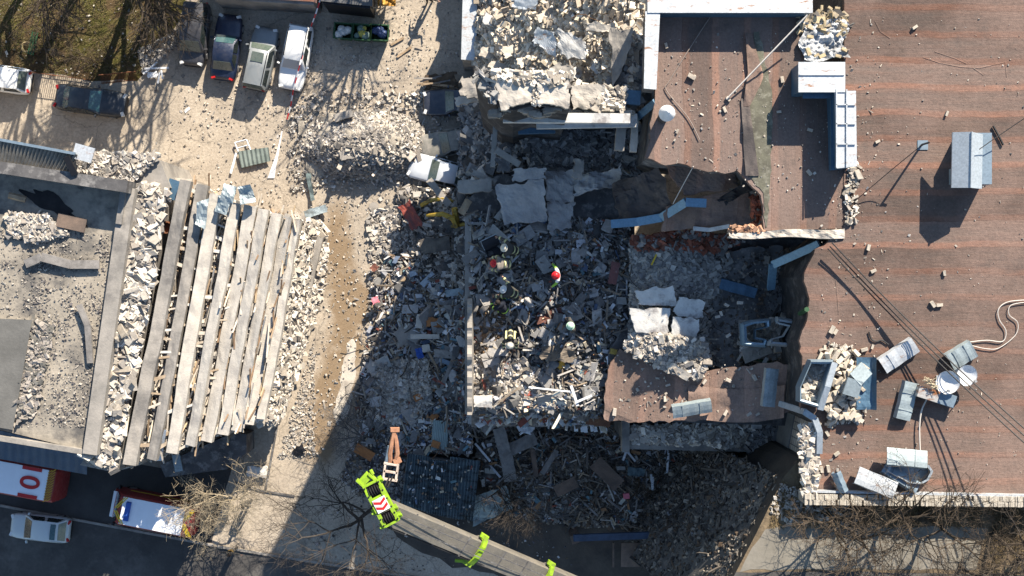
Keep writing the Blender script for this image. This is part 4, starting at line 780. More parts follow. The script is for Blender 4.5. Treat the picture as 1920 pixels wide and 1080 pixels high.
pathstrip('tin_flashing', 'bright blue bent capping hanging from the roof corner into the room', [(1535, 458, 14.6), (1450, 496, 12.0), (1446, 542, 10.6)], .42, mattin('sky_blue_tin', (.16, .28, .38), (.2, .14, .1), .75))
pathstrip('tin_flashing', 'blue bent gutter strip running along the hanging roof sheet edge', [(1146, 420, 10.8), (1195, 416, 11.0), (1240, 408, 11.6), (1286, 379, 13.3), (1324, 381, 13.4)], .45, mattin('sky_blue_tin', (.16, .28, .38), (.2, .14, .1), .75))
pathstrip('tin_flashing', 'white bent edge strip under the sloping brown roof tongue', [(1300, 428, 12.1), (1330, 431, 12.2), (1368, 424, 12.8)], .2, conc_white, 'edge strip', .08)
pathstrip('tin_flashing', 'curved tin coping round the top of the tiled wall', [(1462, 757, 12.7), (1508, 772, ZR + .3), (1528, 785, ZR + .5), (1537, 810, ZR + .5), (1536, 850, ZR + .3)], .3, tin_clean)
pathstrip('steel_beam', 'short blue steel beam fallen below the grey concrete slab', [(1142, 180, 14.4), (1200, 184, 14.4)], .75, steel_blue, 'steel beam', .3)
pathstrip('steel_beam', 'slanting blue steel strip beside the striped roof corner', [(1190, 224, 13.4), (1228, 192, 15.1)], .36, steel_blue, 'steel strip', .14)
pathstrip('steel_beam', 'blue strip sticking out under the cream roof slab', [(940, 222, 14.7), (972, 210, 15.4)], .4, steel_blue, 'steel strip', .12)
pathstrip('steel_beam', 'long blue grey lintel under the stepped bricks', [(972, 243, 11.6), (1040, 241, 11.6)], .5, steel_blue, 'steel beam', .3)
# chimney cap frames
def frame(label, pts, z, wd, h, m, name='chimney_frame', tilt=0):
    s_ = MB(); C = sum((Vector(p) for p in pts), Vector((0, 0))) / len(pts); n = len(pts); vs = []; fs = []
    for i, p in enumerate(pts):
        d = Vector(p) - C; zz = z + tilt * (i % 3 - 1); o_ = W(*p, zz); i_ = W(*(C + d * (1 - wd)), zz + h * .35); m2 = W(*(C + d * (1 - wd * .5)), zz + h * .45)
        vs += [o_ - Vector((0, 0, h)), o_, m2, i_, i_ - Vector((0, 0, h * .8))]
    for i in range(n):
        j = (i + 1) % n
        for k in range(5): fs.append((i * 5 + k, j * 5 + k, j * 5 + (k + 1) % 5, i * 5 + (k + 1) % 5))
    s_.add(vs, fs); return s_.build(name, m, label=label, cat='chimney frame')
frame('left half of a broken blue grey chimney cap in the shaded corner', [(1390, 607), (1412, 600), (1445, 597), (1446, 610), (1416, 618), (1416, 636), (1440, 641), (1436, 652), (1392, 648)], 11.2, .3, .6, mattin('sky_blue_tin', (.22, .32, .4), (.2, .14, .1), .75))
frame('right half of a broken blue grey chimney cap beside the green pipe', [(1458, 594), (1494, 600), (1500, 640), (1490, 652), (1440, 648), (1442, 640), (1470, 632), (1484, 608), (1456, 601)], 11.8, .3, .6, tin_clean)
frame('five sided tin chimney frame full of bricks at the roof edge', [(1520, 675), (1563, 675), (1548, 720), (1535, 765), (1498, 754), (1498, 726)], ZR + .9, .16, .7, tin_blue)
s_ = MB()
def trayf(u, v):
    p = W(lerp(1606, 1640, u), lerp(670, 768, v), ZR + .35); p.z += .5 * max(0, (u - .75) * 4) ** 2 * .6 + .06 * fbm(p.x, p.y, 1.4, 2); return p
s_.grid(trayf, 12, 18, .04); s_.build('tin_tray', steel_blue, label='blue tin cover half buried by the brick heap', cat='metal cover')
bent('tin_sheet', 'folded tin piece lying across the brick heap', 'tin sheet', [W(1594, 742, ZR + .9), W(1604, 712, ZR + 1.0), W(1625, 690, ZR + .8)], .8, .05, tin_dull)
bent('tin_sheet', 'long pale tin rail leaning over the chimney frame', 'tin rail', [W(1538, 768, ZR + .9), W(1552, 725, ZR + 1.2), W(1565, 680, ZR + 1.1)], .3, .07, tin_clean)
# chimney stack walls under the shaded frames
chunks('rubble', [(1524, 680), (1555, 680), (1544, 718), (1532, 756), (1504, 748), (1504, 728)], const(ZR + .25), 70, .7, WHITE, 63, prop=(1, .5, .42), jit=.1)
s_ = MB(); s_.prism([W(*p, 9.8) for p in ((1384, 600), (1500, 600), (1496, 680), (1386, 668))], [W(*p, 8.7) for p in ((1384, 600), (1500, 600), (1496, 680), (1386, 668))]); s_.build('chimney_base', brickw, AP)
chunks('rubble', [(1400, 605), (1490, 605), (1490, 672), (1390, 662)], const(9.9), 150, .6, WHITE, 60, prop=(1, .5, .42))
bar('green_pipe', 'green plastic pipe sticking up at the broken roof edge', 'pipe', [W(1500, 588, 13.8), W(1513, 580, 15.8)], .14, grn_m)
bar('edge_pipe', 'thin green pipe along the base of the chimney caps', 'pipe', [W(1384, 668, 9.9), W(1480, 686, 9.8)], .06, grn_m)
# plastic sheet crumpled near the corner
s_ = MB()
def plast(u, v):
    p = W(lerp(1502, 1586, u) + 6 * math.sin(v * 8), lerp(40, 112, v) + 5 * math.sin(u * 6), ZR + .1); p.z += .35 * abs(fbm(p.x, p.y, 1.1, 5)) + .12 * abs(fbm(p.x, p.y, 4, 6)); return p
s_.grid(plast, 46, 40, .015); s_.build('plastic_sheet', mat('crumpled_plastic', (.5, .5, .5), (.3, .31, .32), 2.2, .35, bmp=.6, c3=(.12, .12, .12), s3=1.2), label='crumpled white plastic sheet weighed down with bricks', cat='plastic sheet', smooth=True)
halo([(1500, 24), (1586, 24), (1586, 64), (1504, 60)], const(ZR), 160, .34, pal((.4, .32, .2), (.3, .25, .18), (.12, .11, .1)), 61, prop=(1, .5, .4))

# ------------------------------------------------------------------ roof furniture
o = thing('vent_hut', 'grey blue tin hut with a ridged roof on the long right roof', 'roof hut', W(1806, 302, ZR)); s_ = MB()
P = [W(*p, ZR) for p in ((1789, 256), (1838, 256), (1838, 350), (1789, 350))]; s_.prism([p + Vector((0, 0, 1.45)) for p in P], P); s_.build('wall', tin_blue, o)
s_ = MB(); z1, z2 = ZR + 1.5, ZR + 1.9; a = [W(1786, 248, z1), W(1822, 247, z2), W(1843, 252, z1)]; b_ = [W(1784, 352, z1), W(1820, 352, z2), W(1841, 354, z1)]
s_.add(a + b_ + [p - Vector((0, 0, .1)) for p in a + b_], [(0, 1, 4, 3), (1, 2, 5, 4), (6, 9, 10, 7), (7, 10, 11, 8), (0, 3, 9, 6), (2, 8, 11, 5), (0, 6, 7, 1), (1, 7, 8, 2), (3, 4, 10, 9), (4, 5, 11, 10)]); s_.build('roof', tin_clean, o)
s_ = MB(); s_.tube([(a[1] + Vector((0, 0, .02))), (b_[1] + Vector((0, 0, .02)))], .05); s_.build('ridge', tin_clean, o)
s_ = MB(); s_.box(W(1788, 330, ZR + .9), (.06, .8, 1.1)); s_.build('hatch', tin_dull, o)
o = thing('antenna_mast', 'thin dark mast bolted to a square plate on the right roof', 'mast', W(1728, 272, ZR)); s_ = MB(); s_.box(W(1730, 272, ZR + .02), (.55, .5, .05)); s_.build('base_plate', tin_blue, o)
s_ = MB(); s_.tube([W(1727, 273, ZR), W(1730, 271, ZR + 2.0)], .06); s_.tube([W(1729.5, 271, ZR + 1.95), W(1743, 267, ZR + 2.05)], .05); s_.build('pole', blkm, o, smooth=True)
o = thing('vent_chimney', 'round vent pipe with white cone cap near the striped roof edge', 'vent pipe', W(1242, 226, ZR)); s_ = MB(); c = W(1242, 222, ZR)
s_.lathe(c, [(.27, 0), (.27, 1.7)], 16); s_.build('pipe', mat('sooty_pipe', (.06, .055, .055), (.035, .03, .03), 2), o, smooth=True); s_ = MB(); s_.lathe(c, [(.3, 1.62), (.42, 1.7), (.42, 1.78), (.05, 2.35)], 20); s_.build('cap', white_m, o, smooth=True)
def dish(label, px, py, dia, tilt, rot):
    o = thing('satellite_dish', label, 'satellite dish', W(px, py, ZR + .05)); q = dia / 2 / pxm(ZR + .8); Rm = Matrix.Rotation(R(rot), 3, 'Z') @ Matrix.Rotation(R(tilt), 3, 'X'); c = W(px, py, ZR + .85); s_ = MB()
    prof = [(.02, -.22)] + [(q * k / 6, -.22 + .22 * (k / 6) ** 2) for k in range(1, 7)] + [(q + .03, .02), (q, .0)] + [(q * k / 6, -.25 + .22 * (k / 6) ** 2) for k in range(6, 0, -1)]
    s_.lathe(c, prof, 28, Rm); s_.build('reflector', white_m, o, smooth=True); s_ = MB()
    s_.tube([c + Rm @ Vector((0, -q, 0)), c + Rm @ Vector((0, -q * .5, .55))], .03); s_.box(c + Rm @ Vector((0, -q * .5, .58)), (.12, .12, .16), Rm); s_.build('feed_arm', plain('arm_grey', (.3, .3, .3)), o)
    s_ = MB(); s_.tube([c + Vector((0, 0, -.22)), Vector((c.x, c.y, ZR + .05))], .06); s_.box((c.x, c.y, ZR + .06), (.6, .6, .06)); s_.build('stand', tin_white, o); return o
dish('satellite dish facing up with its feed arm next to the rusty box', 1777, 717, 44, 12, -20)
dish('flatter satellite dish at the upper right of its pair', 1813, 704, 38, 6, 40)
o = thing('bracket_box', 'rusty tin box with tangled wires between the dishes', 'metal box', W(1750, 745, ZR)); s_ = MB()
s_.box(W(1738, 738, ZR + .5), (1.15, .62, .5), (0, 0, R(-18)), taper=.95); s_.build('box', mattin('rusty_white_tin', (.45, .43, .4), (.25, .1, .04), .48), o); s_ = MB(); s_.box(W(1772, 748, ZR + .35), (1.1, .7, .35), (0, 0, R(-18)), taper=.9); s_.build('tray', tin_blue, o)
s_ = MB(); rg = random.Random(2)
for i in range(9): x, y = rg.uniform(1738, 1756), rg.uniform(712, 726); s_.tube([W(x + rg.uniform(-9, 9), y + rg.uniform(-6, 6), ZR + .85 + rg.uniform(0, .2)) for k in range(6)], .02, 4)
s_.build('wires', plain('beige_wire', (.45, .38, .26)), o)
o = thing('tin_shell', 'bathtub shaped tin shell with a rounded end under the stacked cappings', 'tin shell', W(1716, 885, ZR)); s_ = MB()
ring = [(1668, 868), (1712, 862), (1742, 872), (1750, 884), (1742, 900), (1728, 908), (1706, 906), (1662, 884)]
C = Vector((1708, 886)); T1 = [W(*p, ZR + .75) for p in ring]; T2 = [W(*(C + (Vector(p) - C) * .88), ZR + .75) for p in ring]; T3 = [W(*(C + (Vector(p) - C) * .85), ZR + .15) for p in ring]; B0 = [W(*p, ZR + .05) for p in ring]; n = len(ring)
s_.add(B0 + T1 + T2 + T3, [(i + n * k, (i + 1) % n + n * k, (i + 1) % n + n * (k + 1), i + n * (k + 1)) for k in range(3) for i in range(n)] + [tuple(3 * n + i for i in range(n))]); s_.build('shell', tin_clean, o)
# cables
cabm = plain('black_cable', (.015, .015, .016), .6); cabw = plain('pale_cable', (.55, .5, .44), .6); cabg = plain('grey_cable', (.25, .2, .17), .7)
def cable(label, a, b_, sag, r=.03, m=cabm, group=None, n=24):
    A, B = W(*a), W(*b_); return bar('cable', label, 'cable', [A.lerp(B, i / n) - Vector((0, 0, sag * 4 * (i / n) * (1 - i / n))) for i in range(n + 1)], r, m, group, 5)
cg = 'overhead cables running from the room corner over the right roof'
for k, (a, b_) in enumerate((((1560, 455, 15.8), (1960, 838, 18.8)), ((1556, 462, 15.7), (1960, 852, 18.5)), ((1552, 466, 15.7), (1960, 866, 18.1)))): cable(['upper', 'middle', 'lower'][k] + ' black cable of the three crossing the right roof slantwise', a, b_, .9, .035, cabm, cg)
def curvecable(label, pts, z, r, m, zs=None):
    P = [W(*p, z) for p in pts]; Q = []
    for i in range(len(P) - 1):
        p0, p1, p2, p3 = P[max(0, i - 1)], P[i], P[i + 1], P[min(len(P) - 1, i + 2)]
        for t in [k / 6 for k in range(6)]: Q.append(.5 * ((2 * p1) + (p2 - p0) * t + (2 * p0 - 5 * p1 + 4 * p2 - p3) * t * t + (3 * p1 - p0 - 3 * p2 + p3) * t ** 3))
    return bar('cable', label, 'cable', Q + [P[-1]], r, m, None, 5)
curvecable('pale looping cable trailing from the short tin capping', [(1812, 642), (1850, 638), (1880, 640), (1886, 620), (1874, 600), (1872, 580), (1890, 566), (1930, 562)], ZR + .1, .028, cabw)
curvecable('second pale cable loop beside the first one at the roof edge', [(1822, 648), (1850, 654), (1874, 652), (1904, 628), (1908, 605), (1892, 590), (1896, 572), (1930, 566)], ZR + .1, .024, cabw)
curvecable('pale cable hanging from the dish bracket down to the tin cappings', [(1738, 748), (1728, 770), (1724, 800), (1725, 845)], ZR + .25, .04, cabw)
curvecable('black wavy wire lying on the roof near two single bricks', [(1629, 622), (1634, 636), (1644, 640), (1654, 638), (1666, 646)], ZR + .08, .04, cabm)
curvecable('black bar of wire lying alone at the far right of the roof', [(1862, 236), (1872, 254), (1881, 272)], ZR + .1, .06, cabm)
curvecable('thin grey wire lying slantwise across the striped middle roof', [(1334, 28), (1300, 80), (1256, 150), (1250, 170), (1290, 220), (1312, 262)], ZR + .04, .025, cabg)
cable('taut pale rope stretched over the torn felt to the roof corner', (1362, 186, 15.4), (1514, 28, 16.5), .05, .045, cabw)
cable('thin dark line running from the tin hut to the right edge', (1836, 280, 17.2), (1960, 196, 17.8), .15, .025)
cable('thin sagging wire between the mast and the mid roof parapet', (1730, 271, 17.2), (1600, 380, 15.4), .2, .022)
cable('thin wire hanging over the brown roof piece', (1300, 312, 15.2), (1262, 382, 12.8), .1, .025, cabw)
# ------------------------------------------------------------------ vehicles
def loft(s_, rings, cap=True, mi=0):
    k = len(rings[0]); vs = [v for r in rings for v in r]; fs = [(i * k + j, i * k + (j + 1) % k, (i + 1) * k + (j + 1) % k, (i + 1) * k + j) for i in range(len(rings) - 1) for j in range(k)]
    if cap: fs += [tuple(range(k - 1, -1, -1)), tuple((len(rings) - 1) * k + j for j in range(k))]
    s_.add(vs, fs, None, mi)
def wheel(o, x, y, r=.31, w_=.2):
    Rm = Matrix.Rotation(R(90), 3, 'X'); s_ = MB(); s_.lathe((x, y, r), [(r * .7, -w_ / 2), (r * .95, -w_ / 2), (r, -w_ * .35), (r, w_ * .35), (r * .95, w_ / 2), (r * .7, w_ / 2)], 18, Rm); t = s_.build('wheel', blk, o, local=True, smooth=True)
    s_ = MB(); sg = 1 if y > 0 else -1; s_.lathe((x, y + sg * .03, r), [(r * .66, -w_ * .42), (r * .66, w_ * .42), (r * .2, w_ * .48)], 14, Rm)
    s_.build('rim', chrome, t, local=True)
def car(label, px, py, head, L, Wd, Ht, m, kind='sedan', gl=None, gl2=None, dent=0.0, z=0.0, roofm=None, rails=False, sunroof=False, name='parked_car', cat='car', seed=1):
    """head: compass of the bonnet in the picture, degrees anticlockwise from right"""
    gl = gl or glass; gl2 = gl2 or gl; c0 = W(px, py, z + Ht * .6); o = thing(name, label, cat, (c0.x, c0.y, z), R(head)); h = L / 2; w0 = Wd / 2; belt = Ht * .64; hood = Ht * .6
    K = {'sedan': (.17, .02, -.24, -.37, .6), 'wagon': (.2, .06, -.44, -.49, .66), 'suv': (.22, .1, -.45, -.49, .64), 'hatch': (.24, .06, -.36, -.46, .64), 'mpv': (.3, .14, -.45, -.49, .6)}[kind]
    xw0, xw1, xr1, xr0 = [k * L for k in K[:4]]
    st = [(-.5, .78, .5, .74), (-.485, .88, .42, .88), (-.44, .95, .3, .96), (-.36, .99, .22, 1), (-.2, 1, .2, 1), (0, 1, .2, 1), (.16, 1, .2, 1), (.24, .995, .22, .97), (.36, .97, .25, .93), (.44, .91, .3, .88), (.48, .82, .36, .8), (.5, .7, .45, .66)]
    rings = []
    for (t, ww, zb, zt) in st:
        x = t * L; wv = w0 * ww; top = belt if t < K[0] - .02 else lerp(belt, hood, (t - K[0]) / .1) * zt / (.97 if t > .2 else 1); top = (belt * (.93 if kind == 'sedan' and t < K[3] else 1)) * (zt if t < -.4 else 1) if t < K[0] - .02 else hood * zt
        rings.append([Vector((x, y * wv, zz)) for y, zz in ((-.8, zb), (-.97, zb + .08), (-1, lerp(zb, top, .55)), (-.96, top - .07), (-.84, top - .005), (-.4, top + .025), (0, top + .035), (.4, top + .025), (.84, top - .005), (.96, top - .07), (1, lerp(zb, top, .55)), (.97, zb + .08), (.8, zb))])
    s_ = MB(); loft(s_, rings); wb, wr = w0 * .93, w0 * .74
    def cr(x, zz, ww): return [Vector((x, y * ww, zz - .065 * y * y)) for y in (-1, -.85, -.4, 0, .4, .85, 1)]
    zt0 = belt - .03; A0, A1, R1, R0 = cr(xw0, zt0 + .02, wb), cr(xw1, Ht - .02, wr), cr(xr1, Ht - .03, wr * .97), cr(xr0, zt0 + .02, wb * .95); Am = cr((xw1 + xr1) / 2, Ht + .02, wr * 1.02)
    cab = [A0, A1, Am, R1, R0]; vs = [v for r in cab for v in r]; fs = [(i * 7 + j, i * 7 + j + 1, (i + 1) * 7 + j + 1, (i + 1) * 7 + j) for i in range(4) for j in range(6)]; fs += [(0, 7, 14, 21, 28), (6, 34, 27, 20, 13)]
    s_.add(vs, fs)
    if dent:
        s_.v = [tuple(Vector(v) + Vector((0, 0, -abs(dent * noise.noise(Vector(v) * 1.3 + Vector((seed, 0, 0)))) * (1 if v[2] > .5 else 0))) + Vector((0, dent * .5 * noise.noise(Vector(v) * .9), 0))) for v in s_.v]
    body = s_.build('body', m, o, local=True, smooth=True, angle=55)
    def pane(nm, q, mm, off):
        q = [Vector(p) for p in q]; c = sum(q, Vector()) / len(q); nn = (q[1] - q[0]).cross(q[2] - q[1]).normalized(); nn = nn if nn.dot(off) > 0 else -nn
        q = [c + (p - c) * .9 + nn * .022 for p in q]; s2 = MB(); s2.prism(q, [p - nn * .02 for p in q]); return s2.build(nm, mm, o, local=True)
    dz = Vector()
    def curved(nm, lo, hi, mm):
        lo = [Vector(p) for p in lo]; hi = [Vector(p) for p in hi]; n = len(lo); nn = (hi[n // 2] - lo[n // 2]).cross(lo[-1] - lo[0]).normalized(); nn = nn if nn.z > 0 else -nn
        a = [p.lerp(q, .08) + nn * .022 for p, q in zip(lo, hi)]; b_ = [p.lerp(q, .92) + nn * .022 for p, q in zip(lo, hi)]; s2 = MB(); v = a + b_ + [p - nn * .03 for p in a + b_]; m2 = 2 * n
        s2.add(v, [(i, i + 1, n + i + 1, n + i) for i in range(n - 1)] + [(m2 + i + 1, m2 + i, m2 + n + i, m2 + n + i + 1) for i in range(n - 1)] + [(i, m2 + i, m2 + i + 1, i + 1) for i in range(n - 1)] + [(n + i + 1, m2 + n + i + 1, m2 + n + i, n + i) for i in range(n - 1)] + [(0, n, m2 + n, m2), (n - 1, m2 + n - 1, m2 + 2 * n - 1, 2 * n - 1)]); return s2.build(nm, mm, o, local=True)
    curved('windscreen', A0[1:6], A1[1:6], gl); curved('rear_window', R0[1:6], R1[1:6], gl2)
    for sd in (0, 6):
        sg = Vector((0, -1 if sd == 0 else 1, .3)); xm = lerp(xw0, xr0, .5); f1, f2 = .48, .52
        pane('side_window', [A0[sd].lerp(R0[sd], .06), A0[sd].lerp(R0[sd], f1), A1[sd].lerp(R1[sd], f1), A1[sd].lerp(R1[sd], .02)], glass, sg); pane('side_window', [A0[sd].lerp(R0[sd], f2), A0[sd].lerp(R0[sd], .93), A1[sd].lerp(R1[sd], .95), A1[sd].lerp(R1[sd], f2)], glass, sg)
    for x in (-.29 * L, .31 * L):
        for y in (-1, 1): wheel(o, x, y * (w0 - .12))
    for y in (-1, 1):
        for nm, x, mm, sz in (('headlight', .468 * L, lamp_w, (.22, .34, .14)), ('tail_light', -.483 * L, lamp_r, (.14, .3, .16))):
            s2 = MB(); s2.box((x, y * w0 * .66, hood * .8 if x > 0 else belt * .84), sz, (0, 0, -y * .35 * (1 if x > 0 else -1)), taper=.8); s2.build(nm, mm, o, local=True)
        s2 = MB(); s2.box((xw0 - .25, y * (w0 + .07), belt + .04), (.12, .2, .14), (0, 0, y * .3), taper=.8); s2.build('wing_mirror', m, o, local=True)
        if rails: s2 = MB(); s2.tube([(xw1 - .1, y * wr * .9, Ht + .0), (xw1 - .2, y * wr * .92, Ht + .05), (xr1 + .2, y * wr * .92, Ht + .05), (xr1 + .1, y * wr * .9, Ht)], .025); s2.build('roof_rail', blkm, o, local=True)
    s2 = MB(); s2.box((.497 * L, 0, .42), (.08, Wd * .62, .16), taper=.9); s2.build('bumper', blkm, o, local=True); s2 = MB(); s2.box((-.497 * L, 0, .45), (.08, Wd * .66, .16), taper=.9); s2.build('bumper', blkm if kind != 'sedan' else m, o, local=True)
    if sunroof: s2 = MB(); s2.box((xw1 - .5, 0, Ht + .025), (.62, wr * 1.2, .03)); s2.build('sunroof', glass_g, o, local=True)
    if roofm: s2 = MB(); s2.grid(lambda u, v: Vector((lerp(xw1 - 1.2, xr1 + .1, u), (v - .5) * 1.6 * wr, Ht + .05 - .045 * (2 * v - 1) ** 2)), 10, 6, .02); s2.build('roof_panel', roofm, o, local=True)
    return o
pv = paint('dark_grey_paint', (.025, .026, .032), .35, 0, .5, .3); pn = paint('navy_paint', (.006, .013, .036), .22, .1, .5, .14); pg = paint('silver_grey_paint', (.17, .185, .19), .35, .3, .4, .3)
pw_ = paint('white_paint', (.66, .66, .64), .35, 0, .4, .18); pd = paint('midnight_paint', (.01, .014, .02), .28, .1, .5, .2); pb2 = paint('black_blue_paint', (.012, .016, .028), .3, 0, .5, .2)
pwr = paint('burnt_white_paint', (.5, .52, .54), .4, .2, .2, .35); pol = paint('dusty_olive_paint', (.14, .135, .115), .6, 0, .1, .8)
car('dark grey people carrier parked at the left end of the row by the dry lawn', 362, 62, -96, 4.1, 1.78, 1.72, pv, 'mpv', glass_g)
car('dark blue saloon parked with its boot towards the yard', 423, 87, 83, 4.3, 1.75, 1.4, pn, 'sedan', glass_t, glass_g, seed=2)
car('silver grey estate car with a sunroof in the parked row', 487, 108, 78, 4.15, 1.76, 1.5, pg, 'suv', glass_g, rails=True, sunroof=True)
car('white estate car with roof rails at the right end of the parked row', 553, 106, -101, 4.25, 1.75, 1.5, pw_, 'wagon', paint('glass_with_paper', (.3, .32, .33), .2, 0, .6, .4), rails=True)
car('black blue saloon with a dusty roof parked alone beside the fallen fence', 168, 188, -8, 4.65, 1.78, 1.42, pd, 'sedan', glass_t)
car('white car cut off by the edge, tail towards the black blue saloon', -6, 145, 172, 4.3, 1.75, 1.42, pw_, 'hatch', glass_g)
car('dark car with green windscreen half buried under concrete', 856, 190, 182, 4.4, 1.75, 1.42, pb2, 'sedan', glass_g, dent=.06)
car('crushed dusty car with a green windscreen between the two other wrecks', 846, 266, 192, 4.3, 1.72, 1.35, pol, 'sedan', glass_g, dent=.12, seed=5)
car('whitish burnt out car with a broken windscreen beside the rubble wall', 826, 322, 166, 4.3, 1.74, 1.36, pwr, 'sedan', glass_g, dent=.1, seed=8)
car('greyish white hatchback with teal tinted roof window in the shaded street', 73, 991, 174, 3.9, 1.7, 1.5, paint('grey_white_paint', (.4, .43, .43), .35, .1, .4, .25), 'hatch', glass, glass_t, roofm=glass_t)
fr_red = paint('fire_red_paint', (.2, .012, .012), .4, 0, .3, .2); fr_white = paint('white_roof_paint', (.62, .64, .68), .5, 0, .2, .15)
def textmesh(txt, size, name, m, parent, loc, rot):
    cu = bpy.data.curves.new('t', 'FONT'); cu.body = txt; cu.size = size; cu.extrude = .012; cu.offset = .025; cu.align_x = 'CENTER'; cu.align_y = 'CENTER'; t = bpy.data.objects.new('t', cu); COL.objects.link(t); bpy.context.view_layer.update()
    me = bpy.data.meshes.new_from_object(t.evaluated_get(bpy.context.evaluated_depsgraph_get())); bpy.data.objects.remove(t); me.materials.clear(); me.materials.append(m); o = bpy.data.objects.new(name, me); COL.objects.link(o); o.parent = parent; o.location = loc; o.rotation_euler = rot; return o
def truck(label, px, py, head, L, Wd, Ht, front, roofspan, digits=None, bar_=True):
    c0 = W(px, py, Ht); o = thing('fire_truck', label, 'fire truck', (c0.x, c0.y, 0), R(head)); w0 = Wd / 2; h = L / 2; rg = []
    for t, ww, zt, zb in ((-.5, .93, .9, .5), (-.49, .98, .98, .4), (-.4, 1, 1, .35), (.2, 1, 1, .35), (.32, 1, 1, .35), (.37, .98, .86, .35), (.43, .96, .6, .38), (.48, .92, .46, .4), (.5, .8, .4, .48)):
        x = t * L; zt *= Ht; wv = ww * w0; rg.append([Vector((x, y * wv, z_)) for y, z_ in ((-.9, zb), (-1, zb + .1), (-1, zt * .55), (-.93, zt - .14), (-.8, zt), (0, zt + .03), (.8, zt), (.93, zt - .14), (1, zt * .55), (1, zb + .1), (.9, zb))])
    s_ = MB(); loft(s_, rg); s_.build('body', fr_red, o, local=True, smooth=True, angle=35)
    s_ = MB(); a, b_ = roofspan; s_.grid(lambda u, v: Vector((lerp(a, b_, u) * L, (v - .5) * 1.66 * w0, Ht + .05 + .015 * math.sin(u * 25))), 24, 6, .05); s_.build('roof_panel', fr_white, o, local=True)
    s_ = MB(); s_.prism([Vector((.36 * L, -w0 * .8, Ht * .9 + .03)), Vector((.36 * L, w0 * .8, Ht * .9 + .03)), Vector((.43 * L, w0 * .85, Ht * .6 + .05)), Vector((.43 * L, -w0 * .85, Ht * .6 + .05))], [Vector((.35 * L, -w0 * .8, Ht * .88)), Vector((.35 * L, w0 * .8, Ht * .88)), Vector((.42 * L, w0 * .85, Ht * .58)), Vector((.42 * L, -w0 * .85, Ht * .58))]); s_.build('windscreen', glass, o, local=True)
    s_ = MB(); s_.box((.455 * L, 0, Ht * .545), (.06 * L, Wd * .8, .03), (0, .3, 0)); s_.build('bonnet', fr_white, o, local=True)
    if bar_: s_ = MB(); s_.box((b_ * L - .42, 0, Ht + .13), (.32, Wd * .6, .14), taper=.9); s_.build('light_bar', bluep, o, local=True)
    for x, n in (((-.5, 4), (.27, 2)) if bar_ else ((.27, 2),)):
        s_ = MB()
        for k in range(n):
            for sg in (-1, 1): s_.box((x * L + .18 + .14 * k * (1 if x > 0 else .6), sg * w0 * .45, Ht * (.985 if x < 0 else 1.0) + .05), (.07, w0 * .9, .02), (0, 0, sg * .6))
        s_.build('yellow_stripe', yel_m, o, local=True)
    for y in (-1, 1):
        s_ = MB(); s_.box((-.05 * L, y * (w0 + .005), Ht * .5), (L * .7, .02, .14)); s_.build('side_stripe', yel_m, o, local=True)
        s_ = MB(); s_.box((.41 * L, y * (w0 + .14), Ht * .62), (.12, .22, .36), taper=.8); s_.build('wing_mirror', blkm, o, local=True)
        for x in (-.3 * L, .32 * L): wheel(o, x, y * (w0 - .15), .4, .28)
        s_ = MB(); s_.box((.49 * L, y * w0 * .6, .75), (.1, .4, .18)); s_.build('headlight', lamp_w, o, local=True)
    if digits: textmesh(digits, 1.75, 'roof_number', red_m, o, ((a + b_) / 2 * L - .2 * L, 0, Ht + .09), (0, 0, R(90)))
    return o
t2 = truck('red fire van with plain white roof and blue light bar on the shaded street', 277, 966, 169, 5.7, 2.1, 2.5, 0, (-.4, .3))
t1 = truck('fire truck with red 101 on its white roof beside the awning', 2, 894, 169.5, 6.9, 2.35, 2.9, 0, (-.425, .3), '101', False)
s_ = MB()
for k in range(24): s_.box((-.485 * 6.9 + .1 + (k % 2) * .22, -1.0 + .085 * k, 2.965), (.3, .05, .03), (0, 0, .75))
s_.build('yellow_stripe', mat('amber_chevron', (.5, .3, .03), (.4, .24, .03), 3), t1, local=True)

